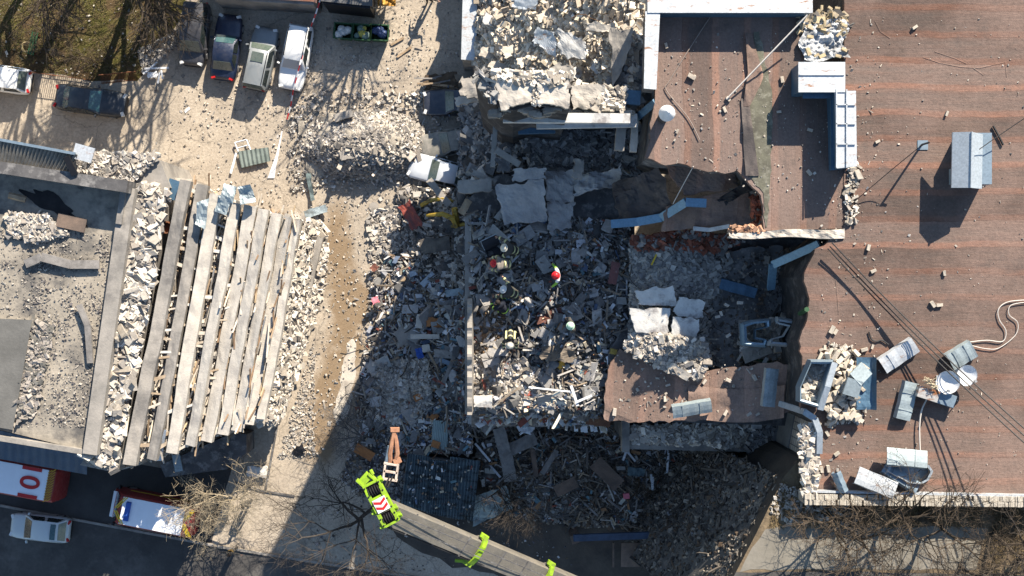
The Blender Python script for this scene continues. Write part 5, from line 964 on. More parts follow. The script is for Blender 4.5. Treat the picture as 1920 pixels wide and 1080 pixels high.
# ------------------------------------------------------------------ bins, garages, barrier tape
def waste_bin(label, px, py, rot, bags, seed):
    o = thing('waste_container', label, 'waste container', W(px, py), R(rot)); w_, d, h = .58, .5, 1.1; s_ = MB()
    O = [(-w_, -d), (w_, -d), (w_, d), (-w_, d)]; rings = [[Vector((x * k, y * k, z)) for x, y in O] for k, z in ((.82, .12), (1, h), (1.06, h), (1.06, h + .06), (.93, h + .06), (.92, h), (.76, .35))]
    loft(s_, rings); s_.build('body', grn_m, o, local=True)
    for x in (-1, 1):
        s_ = MB(); s_.box((x * (w_ + .05), 0, h - .1), (.07, .5, .08)); s_.build('handle', blkm, o, local=True)
        s_ = MB(); s_.lathe((x * .4, .3, .08), [(.08, -.03), (.08, .03)], 10, Matrix.Rotation(R(90), 3, 'X')); s_.build('caster', blk, o, local=True)
    rg = random.Random(seed); nb = 0
    for i in range(6):
        s_ = MB(); r = rg.uniform(.18, .3); cx, cy = rg.uniform(-.32, .32), rg.uniform(-.25, .25); ph = rg.uniform(0, 9)
        prof = [(.02, -r)] + [(r * math.cos(a) * 1.0, r * math.sin(a) * .8) for a in [-1.2, -.7, -.2, .3, .8, 1.2]] + [(.03, r)]
        s_.lathe((0, 0, 0), prof, 12); s_.v = [tuple(Vector(v) * (1 + .3 * noise.noise(Vector(v) * 6 + Vector((ph, 0, 0))))) for v in s_.v]; b_ = s_.build('rubbish_bag', rg.choice(bags), local=True, smooth=True, angle=50)
        v = Matrix.Rotation(R(rot), 3, 'Z') @ Vector((cx, cy, 0)); b_.location = W(px, py) + v + Vector((0, 0, h - .12)); tag(b_, {1: 'white rubbish bag in the left green container', 2: 'greenish rubbish bag in the middle green container', 3: 'dark blue rubbish bag in the right green container'}[seed], 'rubbish bag', 'rubbish bags in the green container ' + {1: 'full of white bags', 2: 'in the middle', 3: 'in shade'}[seed])
wbag = plain('white_bag', (.55, .54, .5), .5); tbag = plain('teal_bag', (.14, .2, .17), .5); dbag = plain('blue_black_bag', (.03, .05, .12), .4)
waste_bin('green waste container heaped with white bags, leftmost of three', 648, 65, -4, [wbag, wbag, tbag], 1)
waste_bin('green waste container with greenish bags in the middle of three', 682, 67, -4, [tbag, tbag, mat('yellow_bag', (.4, .36, .08))], 2)
waste_bin('green waste container with dark bags in its deep shade, rightmost', 715, 68, -3, [dbag, dbag], 3)
o = thing('garage', 'low grey garage with a rusty roof at the top edge', 'garage', W(490, -20)); s_ = MB(); P = [(392, -70), (592, -70), (592, 2), (588, 9), (400, -2)]
s_.prism([W(*p, 2.4) for p in P], [Vector((*W(*p, 2.4)[:2], 0)) for p in P]); s_.build('wall', concrete, o); P2 = [(385, -75), (596, -75), (594, 6), (586, 3), (400, -8)]; s_ = MB(); s_.prism([W(*p, 2.55) for p in P2], [W(*p, 2.4) for p in P2]); s_.build('roof', mattin('rusty_garage_roof', (.26, .15, .11), (.2, .08, .04), .5), o)
o = thing('garage', 'dark tin garage beside the orange tarpaulin at the top edge', 'garage', W(650, -20)); s_ = MB(); P = [(604, -70), (694, -70), (694, 16), (606, 6)]
s_.prism([W(*p, 2.5) for p in P], [Vector((*W(*p, 2.5)[:2], 0)) for p in P]); s_.build('wall', blkm, o); s_ = MB(); s_.prism([W(*p, 2.62) for p in ((600, -75), (698, -75), (698, 12), (602, 2))], [W(*p, 2.5) for p in ((600, -75), (698, -75), (698, 12), (602, 2))]); s_.build('roof', mat('garage_tin', (.1, .1, .1), (.06, .06, .06), 1, .6), o)
s_ = MB(); s_.grid(lambda u, v: W(lerp(708, 742, u), lerp(-30, 11, v), 1.2 + .5 * fbm(u * 3, v * 3, 1, 2)), 14, 14, .04); s_.build('tarpaulin', mat('orange_tarpaulin', (.5, .28, .05), (.4, .2, .04), 2, .6), label='orange tarpaulin crumpled beside the dark garage', cat='tarpaulin', smooth=True)
s_ = MB(); P = [W(*p, 1.5) for p in ((698, -8), (714, -6), (713, 16), (697, 14))]
for a, b_ in zip(P, P[1:] + P[:1]): s_.tube([a, b_], .06, 4)
s_.build('wooden_frame', wood, label='small wooden frame leaning at the dark garage', cat='frame')
s_ = MB(); tp = [(602, -6, 2.3), (592, 26, 1.9), (583, 50, 1.1), (562, 122, 1.55), (550, 168, 1.0), (545, 200, .25), (538, 224, .08)]
TP = [W(*p) for p in tp]; seg = []
for a, b_ in zip(TP, TP[1:]):
    n = max(2, int((b_ - a).length / .35))
    for k in range(n): seg.append((a.lerp(b_, k / n), a.lerp(b_, (k + 1) / n)))
for i, (a, b_) in enumerate(seg): d = (b_ - a); nn = Vector((-d.y, d.x, 0)).normalized() * .04; s_.prism([a - nn, a + nn, b_ + nn, b_ - nn], [v - Vector((0, 0, .012)) for v in (a - nn, a + nn, b_ + nn, b_ - nn)], col=(.55, .04, .04) if i % 2 else (.7, .68, .66))
s_.build('barrier_tape', matcol('tape_stripes', .6, .1), label='red and white barrier tape strung past the white estate car', cat='barrier tape')
s_ = MB(); TP = [W(*p) for p in ((529, 246, .05), (520, 290, .06), (508, 334, .05))]; s_.grid(lambda u, v: (TP[0].lerp(TP[1], u * 2) if u < .5 else TP[1].lerp(TP[2], u * 2 - 1)) + Vector(((v - .5) * lerp(.08, .45, u * u), 0, .02)), 12, 2, .012)
s_.build('barrier_tape', white_m, label='loose white tape end lying on the dusty yard', cat='barrier tape')
# iron fence with a fallen panel by the lawn
o = thing('iron_fence', 'rusty low iron fence along the lower edge of the dry lawn', 'fence', W(100, 138)); s_ = MB(); f0, f1 = (0, 128), (168, 150)
for k in range(46): t = k / 45; x, y = lerp(f0[0], f1[0], t), lerp(f0[1], f1[1], t); s_.tube([W(x, y, 0), W(x, y, 1.0)], .016, 4)
s_.build('bars', rust_mat, o); s_ = MB()
for z in (.15, .95): s_.tube([W(*f0, z), W(*f1, z)], .025, 4)
s_.build('rail', rust_mat, o)
o = thing('fence_panel', 'rusty iron fence panel leaning over beside the lawn corner', 'fence panel', W(228, 146)); s_ = MB()
for k in range(26): t = k / 25; x = lerp(186, 252, t); s_.tube([W(x + 2, 140 - t * 6, .95), W(x + 6, 158 - t * 8, .1)], .018, 4)
s_.build('bars', rust_mat, o); s_ = MB(); s_.tube([W(184, 141, .95), W(254, 134, .95)], .035, 4); s_.tube([W(190, 156, .15), W(254, 150, .15)], .03, 4); s_.build('rail', rust_mat, o)

# ------------------------------------------------------------------ crane boom with its head, hook hanging over the yard
CR = thing('crane_boom', 'long grey telescopic crane boom with lime yellow head and collars', 'crane', W(1100, 1110, 0)); boomm = mat('boom_grey', (.185, .165, .135), (.12, .11, .092), 1.2, .5, c3=(.12, .11, .1), s3=1.6)
bA = Vector((715, 955, 15.0)); bB = Vector((1130, 1128, 4.0))
def bp(t): q = bA.lerp(bB, t); return W(*q)
BD = (bp(1) - bp(0)).normalized(); BN = Vector((-BD.y, BD.x, 0)).normalized(); BU = BD.cross(BN); BU = BU if BU.z > 0 else -BU
for t0, t1_, hw in ((.02, .42, .62), (.42, .72, .7), (.72, 1.0, .78)):
    s_ = MB(); a, b_ = bp(t0), bp(t1_); prof = [(-hw, .28), (-hw * .92, .42), (hw * .92, .42), (hw, .28), (hw, -.3), (hw * .55, -.62), (-hw * .55, -.62), (-hw, -.3)]
    loft(s_, [[q + BN * y + BU * z_ for y, z_ in prof] for q in (a, b_)]); s_.build('boom_section', boomm, CR)
    if t0 > .1:
        s_ = MB()
        for y0, y1 in ((-1, 1),):
            ring = [(-hw - .12, .1), (-hw - .12, .5), (-hw * .6, .66), (hw * .6, .66), (hw + .12, .5), (hw + .12, .1)]; inner = [(-hw - .01, .1), (-hw - .01, .4), (-hw * .6, .5), (hw * .6, .5), (hw + .01, .4), (hw + .01, .1)]
            q0, q1 = a - BD * .16, a + BD * .16; n = 6
            for i in range(n - 1):
                A4 = [q + BN * y + BU * z_ for q in (q0, q1) for (y, z_) in (ring[i], ring[i + 1], inner[i + 1], inner[i])]; s_.add(A4, [(0, 1, 5, 4), (1, 2, 6, 5), (2, 3, 7, 6), (3, 0, 4, 7), (0, 3, 2, 1), (4, 5, 6, 7)])
        for y in (-1, 1): s_.box(a + BN * y * (hw + .2) + BU * .2, (.5, .2, .4), (0, 0, math.atan2(BD.y, BD.x)))
        s_.box(a + BN * (hw + .2) * -1 + BU * .1 - BD * .3, (.9, .16, .2), (0, 0, math.atan2(BD.y, BD.x) + .5)); s_.build('collar', lime_m, CR)
s_ = MB()
for y in (-.25, .2): s_.box((bp(.02) + bp(1)) / 2 + BN * y + BU * .43, ((bp(1) - bp(.02)).length, .05, .03), Matrix((BD, BN, BU)).transposed())
s_.build('seam', conc_dark, CR)
for y in (-.66, -.58): s_ = MB(); s_.tube([bp(.04 + .06 * k) + BN * y + BU * (.4 + .03 * math.sin(k * 2 + y * 9)) for k in range(17)], .035, 5); s_.build('hose', blk, CR, smooth=True)
for t in (.12, .24, .36, .52, .62, .8, .9):
    s_ = MB(); s_.box(bp(t) + BU * .44, (.1, 1.3, .04), Matrix((BD, BN, BU)).transposed()); s_.build('weld_band', conc_dark, CR)
# head: frame of cheek plates, sheaves and chevron plate seen from above
ZH = 15.4; HA, HB = Vector((696, 904)), Vector((736, 980)); hd = (W(*HB, ZH) - W(*HA, ZH)); HL = hd.length; hd.normalize(); hn = Vector((-hd.y, hd.x, 0)); hc = (W(*HA, ZH) + W(*HB, ZH)) / 2; HM = Matrix((hd, hn, Vector((0, 0, 1)))).transposed()
HK_ = .66
hp = lambda x, y, z=0: hc + hd * (x * HL / 2) + hn * y * HK_ + Vector((0, 0, z))
s_ = MB()
for y in (-.62, .62): s_.box(hp(0, y, .1), (HL, .12, .5), HM); s_.box(hp(.1, y * .93, .36), (HL * .8, .2, .05), HM)
for x in (-.98, -.32, .32, .98): s_.box(hp(x, 0, .12), (.12, .82, .4), HM)
for x, y in ((-.95, .8), (.2, -.85), (.45, .8), (.8, .82), (.9, -.8)): s_.box(hp(x, y, .1), (.32, .18, .2), HM); s_.tube([hp(x, y * .9, .2), hp(x + .05, y * 1.25, .25)], .06)
s_.build('head_frame', lime_m, CR)
s_ = MB()
for x in (-.9, -.5, -.1, .3, .6, .9):
    for y in (-.62, .62): s_.lathe(hp(x, y, .36), [(.05, 0), (.05, .05), (.02, .06)], 8)
s_.build('bolt', blkm, CR)
for x in (-.62, .7):
    s_ = MB()
    for k in range(5): s_.lathe(hp(x, -.4 + .2 * k, .1), [(.18, -.045), (.34, -.045), (.28, 0), (.34, .045), (.18, .045)], 16, HM @ Matrix.Rotation(R(90), 3, 'X'))
    s_.build('sheave', blkm, CR, smooth=True)
s_ = MB(); s_.box(hp(.03, 0, .42), (HL * .3, .7, .05), HM); pan = s_.build('warning_panel', white_m, CR); s_ = MB()
for x in (-.16, .09):
    for sg in (-1, 1): A4 = [hp(x + .2, 0, .452), hp(x + .07, 0, .452), hp(x - .07, sg * .5, .452), hp(x + .06, sg * .5, .452)]; s_.prism(A4, [p - Vector((0, 0, .006)) for p in A4])
pr = s_.build('chevron', red_m, CR); pr.parent = pan; pr.location = Vector(pr.location); pan_loc = Vector(pan.location); pr.location = -pan_loc + pr.location
s_ = MB(); TH = hp(-1.25, -.3, -.1); s_.box(TH, (.42, .6, .35), HM @ Matrix.Rotation(.35, 3, 'Z')); s_.box(TH + hd * .07 + hn * .36, (.5, .1, .5), HM @ Matrix.Rotation(.35, 3, 'Z')); s_.box(TH + hd * .07 - hn * .34, (.5, .1, .5), HM @ Matrix.Rotation(.35, 3, 'Z')); s_.tube([TH + hn * .45, TH + hn * .45 - hd * .28], .09); s_.build('tip_block', lime_m, CR)
HK = thing('crane_hook', 'rusty forked grab with white block hanging beside the crane head', 'crane hook', W(735, 870, 11)); s_ = MB(); c = W(733, 884, 13.6)
for dx in (-.34, .34): s_.box(c + Vector((dx, 0, 0)), (.1, .9, .5), (0, 0, -.15)); 
for dy in (-.42, 0, .42): s_.box(c + Vector((0, dy, .1)), (.72, .1, .3), (0, 0, -.15))
s_.build('block', mat('dirty_white_steel', (.55, .48, .42), (.36, .26, .2), 3), HK); rustp = mat('peach_rust', (.42, .22, .13), (.26, .12, .07), 3)
for sg in (-1, 1): s_ = MB(); s_.tube([W(736 + sg * 4, 870, 13.6), W(738 + sg * 7, 850, 13.8), W(739 + sg * 4, 828, 13.9), W(739 + sg * 1, 812, 13.9), W(740 + sg * 2, 804, 13.9)], [.12, .13, .12, .1, .14], 6); s_.build('prong', rustp, HK, smooth=True)
s_ = MB(); s_.box(W(740, 806, 13.9), (.5, .26, .24), taper=.8); s_.box(W(745, 864, 13.7), (.4, .3, .2), (0, 0, .4)); s_.build('joint', rustp, HK)
for a, b_ in (((722, 912, 15.2), (730, 894, 13.8)), ((727, 914, 15.2), (736, 894, 13.8))): s_ = MB(); s_.tube([W(*a), W(*b_)], .05, 5); s_.build('rope', cabm, HK)
s_ = MB(); s_.tube([W(723, 872, 10.5), W(730, 836, 10.6)], .11, 6); s_.build('hanging_pipe', tin_blue, label='thin grey blue pipe slanting behind the rusty forked grab', cat='pipe')
# ------------------------------------------------------------------ people
skin = mat('skin', (.42, .26, .18), (.36, .2, .14), 6, .6); suit_d = mat('dark_turnout_cloth', (.075, .068, .058), (.045, .042, .038), 5, .9); suit_n = mat('navy_cloth', (.02, .024, .035), (.012, .014, .022), 5, .9); grey_c = mat('grey_brown_cloth', (.24, .21, .175), (.15, .13, .11), 5, .9)
limes = mat('lime_sleeves', (.28, .48, .07), (.22, .4, .05), 5, .8); boot = plain('boot_leather', (.015, .014, .013), .6); hair_m = plain('dark_hair', (.02, .014, .01), .8)
refl = mat('pale_yellow_stripe', (.55, .53, .26), (.42, .4, .2), 5, .6)
def person(label, px, py, z, head, pose, suit, legs, helmet=None, tank=None, stripe=None, arms=None, sleeves=None, vest=None):
    """head: direction the person faces, degrees anticlockwise from right in the picture"""
    o = thing('person', label, 'person', W(px, py, z), R(head - 90)); o.scale = (1.42,) * 3 if z > 1 else (1.05,) * 3
    lean, hip = {'stand': (4, .93), 'bend': (62, .86), 'stoop': (40, .84), 'crouch': (48, .42), 'kneel': (35, .5)}[pose]
    l = R(lean); up = Vector((0, math.sin(l), math.cos(l))); fw = Vector((0, math.cos(l), -math.sin(l))); hp_ = Vector((0, -.12 if lean > 30 else 0, hip))
    J = {'pelvis': hp_, 'waist': hp_ + up * .16, 'chest': hp_ + up * .38, 'neck': hp_ + up * .54 + fw * .02}
    hu = (up + Vector((0, .1, .5))).normalized(); J['chin'] = J['neck'] + hu * .1 + fw * .02; J['crown'] = J['chin'] + hu * .17
    rad = {'pelvis': .15, 'waist': .14, 'chest': .16, 'neck': .065, 'chin': .085, 'crown': .085}; E = [('pelvis', 'waist'), ('waist', 'chest'), ('chest', 'neck'), ('neck', 'chin'), ('chin', 'crown')]; part = {}
    for sx, sd in ((-1, 'l'), (1, 'r')):
        sh = J['chest'] + up * .1 + Vector((sx * .2, 0, 0)); am = (arms or {}).get(sd)
        if am: el, wr = [sh + Vector(v) for v in am]
        elif pose == 'stand': el = sh + Vector((sx * .07, -.03, -.29)); wr = el + Vector((sx * .02, .1, -.24))
        else: el = sh + Vector((sx * .1, .12, -.25)); wr = el + Vector((-sx * .08, .2, -.14))
        d = (wr - el).normalized(); J['sh' + sd], J['el' + sd], J['wr' + sd], J['pa' + sd] = sh, el, wr, wr + d * .075
        hj = hp_ + Vector((sx * .1, 0, -.04))
        if pose == 'stand': kn = hj + Vector((sx * .02, .03 + .06 * sx, -.42)); an = Vector((sx * .13, .1 * sx - .03, .09))
        elif pose in ('crouch', 'kneel'): kn = Vector((sx * .2, .3, .42 if (sx > 0 or pose == 'crouch') else .1)); an = Vector((sx * .18, .02 if pose == 'crouch' else -.2 + .3 * (sx > 0), .09))
        else: kn = hj + Vector((sx * .08, .14, -.38)); an = Vector((sx * .17, -.02 + .14 * sx, .09))
        J['hj' + sd], J['kn' + sd], J['an' + sd], J['to' + sd] = hj, kn, an, an + Vector((sx * .02, .17, -.04))
        for k, r in (('sh', .085), ('el', .06), ('wr', .042), ('pa', .045), ('hj', .115), ('kn', .078), ('an', .06), ('to', .05)): rad[k + sd] = r
        E += [('chest', 'sh' + sd), ('sh' + sd, 'el' + sd), ('el' + sd, 'wr' + sd), ('wr' + sd, 'pa' + sd), ('pelvis', 'hj' + sd), ('hj' + sd, 'kn' + sd), ('kn' + sd, 'an' + sd), ('an' + sd, 'to' + sd)]
    names = list(J); me = bpy.data.meshes.new('b'); me.from_pydata([J[k] for k in names], [(names.index(a), names.index(b)) for a, b in E], []); t = bpy.data.objects.new('b', me); COL.objects.link(t)
    md = t.modifiers.new('s', 'SKIN'); sv = me.skin_vertices[0].data
    for i, k in enumerate(names): sv[i].radius = (rad[k], rad[k] * (.78 if k in ('pelvis', 'waist', 'chest') else 1)); sv[i].use_root = (k == 'pelvis')
    sb_ = t.modifiers.new('u', 'SUBSURF'); sb_.levels = 2; bpy.context.view_layer.update(); ev = t.evaluated_get(bpy.context.evaluated_depsgraph_get()).to_mesh()
    s_ = MB(); vs = [v.co.copy() for v in ev.vertices]
    seg = [(J[a], J[b], a, b) for a, b in E]
    def near(p):
        best = None
        for a, b, na, nb in seg:
            ab = b - a; tt = max(0, min(1, (p - a).dot(ab) / ab.length_squared)); d = (p - a - ab * tt).length / (rad[na] + rad[nb])
            if best is None or d < best[0]: best = (d, na, nb, tt)
        return best
    fs = []; mis = []
    for f in ev.polygons:
        _, a, b, tt = near(f.center); k = 1
        if b in ('chin', 'crown') or b.startswith('pa') : k = 0
        elif b.startswith(('hj', 'kn')): k = 2
        elif b.startswith(('an',)): k = 2
        elif b.startswith('to'): k = 3
        elif b[:2] in ('el', 'wr'): k = 4
        fs.append(tuple(f.vertices)); mis.append(k)
    t.to_mesh_clear() if hasattr(t, 'to_mesh_clear') else None; bpy.data.objects.remove(t)
    for f, k in zip(fs, mis): pass
    s_.v = [tuple(v) for v in vs]; s_.f = fs; s_.m = mis; s_.c = [None] * len(fs)
    # hands: five fingers each, thumb from the side of the palm
    for sx, sd in ((-1, 'l'), (1, 'r')):
        d = (J['pa' + sd] - J['wr' + sd]).normalized(); sdv = d.cross(Vector((0, 0, 1))); sdv = sdv.normalized() if sdv.length > .1 else Vector((1, 0, 0)); dn = d.cross(sdv).normalized(); dn = dn if dn.dot(fw) < 0 or dn.z < 0 else -dn; b0 = J['pa' + sd] + d * .02
        for k, ln in enumerate((.07, .082, .077, .06)):
            r0 = b0 + sdv * (.021 * (k - 1.5)); s_.tube([r0, r0 + d * ln * .5 + dn * .01, r0 + d * ln * .85 + dn * .035], [.0105, .0095, .008], 5, mi=0)
        r0 = J['wr' + sd] + d * .04 + sdv * .036 * -sx; s_.tube([r0, r0 - sdv * sx * .025 + d * .03, r0 - sdv * sx * .03 + d * .06 + dn * .01], [.013, .011, .009], 5, mi=0)
    # face: nose, brows, eyes and mouth, ears
    hx = Vector((1, 0, 0)); hf = hx.cross(hu) * -1; hf = hf if hf.y > 0 else -hf; c = J['chin'].lerp(J['crown'], .45); s_.tube([c + hf * .075 + hu * .03, c + hf * .105 - hu * .015], [.012, .018], 6, mi=0)
    for sx in (-1, 1): s_.lathe(c + hf * .08 + hx * sx * .033 + hu * .03, [(.004, -.008), (.011, 0), (.004, .008)], 6, mi=3); s_.box(c + hx * sx * .09, (.02, .035, .055), mi=0)
    s_.box(c + hf * .083 - hu * .045, (.045, .012, .01), mi=4)
    bodyo = s_.build('body', [skin, suit, legs, boot, sleeves or suit], o, local=True, smooth=True, angle=70)
    HMx = Matrix((hx, hf, hu)).transposed(); s_ = MB(); hc_ = J['chin'].lerp(J['crown'], .62)
    if helmet:
        s_.lathe(hc_, [(.165, .0), (.17, .015), (.128, .03), (.125, .07), (.1, .115), (.055, .14), (.01, .148)], 18, HMx); s_.tube([hc_ + hf * .13 + hu * .05, hc_ + hu * .155, hc_ - hf * .13 + hu * .05], .014, 5); s_.build('helmet', helmet, o, local=True, smooth=True)
    else: s_.lathe(hc_ - hf * .01, [(.1, -.05), (.108, 0), (.1, .06), (.06, .1), (.01, .115)], 14, HMx); s_.build('hair', hair_m, o, local=True, smooth=True)
    if stripe:
        for a, b, tt, rr in (('waist', 'chest', .5, .175), ('ell', 'wrl', .6, .068), ('elr', 'wrr', .6, .068), ('shl', 'ell', .6, .085), ('shr', 'elr', .6, .085), ('pelvis', 'waist', .3, .17), ('knl', 'anl', .6, .085), ('knr', 'anr', .6, .085)):
            p = J[a].lerp(J[b], tt); dd = (J[b] - J[a]).normalized(); s_ = MB(); s_.tube([p - dd * .035, p + dd * .035], rr, 14, cap=False); s_.build('stripe', stripe, o, local=True, smooth=True)
    if tank:
        s_ = MB(); b0 = J['waist'] - fw * .2; s_.tube([b0 - up * .12, b0 - up * .08, b0 + up * .34, b0 + up * .38, b0 + up * .44], [.06, .095, .095, .06, .03], 14); s_.build('air_tank', tank, o, local=True, smooth=True); s_ = MB()
        s_.box(b0 + fw * .07 + up * .1, (.3, .05, .5), Matrix((hx, fw, up)).transposed()); s_.build('harness', blkm, o, local=True); s_ = MB()
        for tt in (-.02, .28): s_.tube([b0 + up * tt, b0 + up * (tt + .07)], .1, 14); 
        for sx in (-1, 1): s_.box(b0 + fw * .02 + hx * sx * .17 + up * .18, (.07, .06, .46), Matrix((hx, fw, up)).transposed())
        s_.build('tank_band', refl, o, local=True)
    if vest: s_ = MB(); p0, p1 = J['waist'], J['chest'] + up * .08; s_.tube([p0, p0.lerp(p1, .5), p1], [.18, .19, .175], 14, cap=False); s_.build('vest', vest, o, local=True, smooth=True)
    return o
redh = plain('red_helmet', (.6, .02, .025), .3); whh = plain('ivory_helmet', (.6, .56, .46), .35); grh = plain('pale_green_helmet', (.42, .6, .44), .4); wh2 = plain('white_helmet', (.65, .65, .62), .35)
ff = lambda x, y: ZF(x, y) + .22
person('firefighter in ivory helmet bending over the black box', 962, 470, ff(962, 470), 170, 'stoop', suit_d, suit_d, whh, stripe=refl, arms={'l': ((-.15, .2, -.2), (-.3, .35, -.35)), 'r': ((.15, .25, -.15), (.2, .5, -.3))})
person('firefighter in red helmet and grey jacket leaning to the black box', 950, 496, ff(950, 496), 178, 'bend', grey_c, suit_d, redh, stripe=refl)
person('firefighter with dark white marked helmet crouching above the dark one', 962, 550, ff(962, 550), 158, 'crouch', suit_d, suit_d, wh2, stripe=refl, arms={'r': ((.15, .2, -.1), (.25, .38, -.15)), 'l': ((-.12, .2, -.15), (-.2, .4, -.3))})
person('bareheaded rescuer in dark blue kneeling by the sunlit floor edge', 943, 577, ff(943, 577), 130, 'kneel', suit_n, suit_n, None, stripe=mat('lime_band', (.4, .65, .1), (.34, .55, .08)), vest=suit_n)
person('firefighter with yellow banded air tank and cream helmet seen from above', 957, 628, ff(957, 628), 268, 'stoop', suit_d, suit_d, whh, tank=mat('tank_black', (.04, .04, .04)), stripe=refl)
person('rescuer in red helmet and white vest with lime sleeves', 1044, 517, ff(1044, 517), 185, 'stand', white_m, suit_n, redh, sleeves=limes, arms={'l': ((-.13, .08, -.2), (-.22, .22, -.34)), 'r': ((.16, .05, -.2), (.26, .12, -.38))})
person('rescuer in pale green helmet and black clothes on the dark rubble', 1070, 607, ff(1070, 607), 200, 'stand', suit_d, suit_d, grh)
person('person in dark clothes with pale head walking on the sunlit pavement', 468, 938, 0, 250, 'stand', suit_d, suit_d, None, sleeves=grey_c)
person('person in black with yellow trim standing on the lit kerb line', 441, 1027, 0, 265, 'stand', suit_d, suit_d, None, vest=mat('amber_trim', (.35, .22, .05), (.05, .045, .04), 7), arms={'l': ((-.22, .02, -.18), (-.4, .1, -.3)), 'r': ((.22, .02, -.18), (.4, .1, -.3))})
person('person at the top edge whose long shadow falls on the yard', 806, 4, 0, 250, 'stand', suit_d, suit_d, None, arms={'l': ((-.3, .02, -.1), (-.5, .05, .12)), 'r': ((.2, .02, -.2), (.3, .1, -.4))})
o = thing('equipment_box', 'open black equipment box between the two upper firefighters', 'box', W(929, 474, ff(929, 474)), R(25)); s_ = MB()
loft(s_, [[Vector((x * k, y * k, z_)) for x, y in ((-.5, -.36), (.5, -.36), (.5, .36), (-.5, .36))] for k, z_ in ((.9, 0), (1, .42), (1.04, .42), (1.04, .48), (.92, .48), (.85, .12))]); s_.build('body', blkm, o, local=True)
s_ = MB(); s_.grid(lambda u, v: Vector((lerp(-.5, .5, u), .36 + .6 * v, .5 + .1 * math.sin(v * 3))), 6, 6, .05); s_.build('lid', blkm, o, local=True); s_ = MB(); s_.tube([(-.5, .38, .5), (-.5, .95, .55), (.5, .95, .55), (.5, .38, .5)], .03, 5); s_.build('rim', tin_clean, o, local=True)

# ------------------------------------------------------------------ bare trees
def tree(label, px, py, z, height, m, seed, spread=.5, lean=(0, 0), depth=6, r0=.16, twig=1.0, name='bare_tree', cat='tree', group=None, first=.25, droop=0.0):
    rg = random.Random(seed); o = thing(name, label, cat, W(px, py, z), 0, group); tr = MB(); cr = MB()
    def grow(p, d, L, r, lev):
        n = 4; pts = [p]; q = p.copy(); dd = d.copy()
        for i in range(n):
            dd = (dd + Vector((rg.gauss(0, .13), rg.gauss(0, .13), rg.gauss(0, .08) - droop * lev * .03))).normalized(); q = q + dd * L / n; pts.append(q.copy())
        rs = [max(.006, r * (1 - .5 * i / n)) for i in range(n + 1)]; (tr if lev == 0 else cr).tube(pts, rs, 7 if lev == 0 else (5 if lev < 2 else 3), cap=lev == 0)
        if lev >= depth or r < .006: return
        kids = rg.choice((2, 2, 3)) if lev else 4
        for k in range(kids):
            t = rg.uniform(.45, 1) if lev else rg.uniform(first + .2, 1); i = min(n - 1, int(t * n)); pp = pts[i].lerp(pts[i + 1], t * n - i); ax = Vector((rg.gauss(0, 1), rg.gauss(0, 1), rg.gauss(0, .5))).normalized()
            nd = (dd * (1 - spread) + ax * spread * rg.uniform(.8, 1.3) + Vector((lean[0], lean[1], .1)) * .25).normalized(); grow(pp, nd, L * rg.uniform(.6, .85), r * rg.uniform(.5, .68), lev + 1)
        grow(pts[-1], dd, L * rg.uniform(.62, .85), r * .55, lev + 1)
    grow(Vector((0, 0, 0)), Vector((lean[0] * .4, lean[1] * .4, 1)).normalized(), height * .34, r0, 0)
    tr.build('trunk', m, o, local=True, smooth=True); cr.build('crown', m, o, local=True); return o
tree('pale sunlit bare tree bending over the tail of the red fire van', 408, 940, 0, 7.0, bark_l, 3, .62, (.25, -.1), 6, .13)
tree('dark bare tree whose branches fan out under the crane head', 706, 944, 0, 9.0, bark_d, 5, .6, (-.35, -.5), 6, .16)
tree('grey bare sapling at the upper left corner of the shaded yard', 690, 812, 0, 5.0, mat('grey_bark', (.1, .095, .09), (.06, .056, .054), 4), 6, .7, (-.3, .1), 6, .09)
tree('dark bare tree rising between the shaded yard debris and the raised ground', 1330, 900, 0, 9.0, bark_d, 7, .55, (.1, -.6), 6, .15)
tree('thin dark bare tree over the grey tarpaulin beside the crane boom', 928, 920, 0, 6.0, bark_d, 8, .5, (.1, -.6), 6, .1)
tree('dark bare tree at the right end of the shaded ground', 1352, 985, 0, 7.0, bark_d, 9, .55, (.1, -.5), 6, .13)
for i, (px, py, h, ln, lab) in enumerate(((1552, 962, 6.0, (-.25, -.45), 'brown bare tree leaning left over the pale path'), (1668, 958, 6.5, (-.1, -.5), 'brown bare tree in the middle of the strip behind the parapet'), (1738, 972, 7.0, (.35, -.5), 'bare tree spreading right over the end of the path'), (1858, 1000, 7.5, (.1, -.35), 'dense bare tree at the lower right corner'), (1800, 1060, 6.5, (.3, -.1), 'dark bare tree at the bottom edge near the right corner'), (1905, 1050, 7.5, (-.2, -.1), 'bare tree cut off by the right edge'), (1598, 1000, 5.0, (.05, -.5), 'small bare tree standing on the path edge'))):
    tree(lab, px, py, ZT, h, bark_b if i not in (4, 5) else bark_d, 20 + i, .58, ln, 5, .12)
for i, (px, py) in enumerate(((1502, 962), (1580, 972), (1622, 972), (1700, 975), (1830, 1015), (1880, 970), (1900, 1010), (1842, 1062))):
    tree('leafless brown shrub growing in the strip between parapet and path', px, py, ZT, 2.6, bark_b, 50 + i, .85, (0, -.2), 4, .04, name='shrub', cat='shrub', group='leafless shrubs along the path', first=0)
for i, (px, py, h) in enumerate(((120, 70, 3.0), (100, 105, 2.6), (150, 118, 3.2), (185, 122, 2.8), (212, 108, 2.4), (70, 88, 2.4), (265, 60, 2.6), (318, 40, 2.4), (300, 90, 2.2), (20, 70, 2.4))):
    tree('leafless brown shrub on the dry lawn', px, py, 0, h, bark_b, 80 + i, .85, (0, 0), 4, .045, name='shrub', cat='shrub', group='leafless shrubs on the dry lawn', first=0)
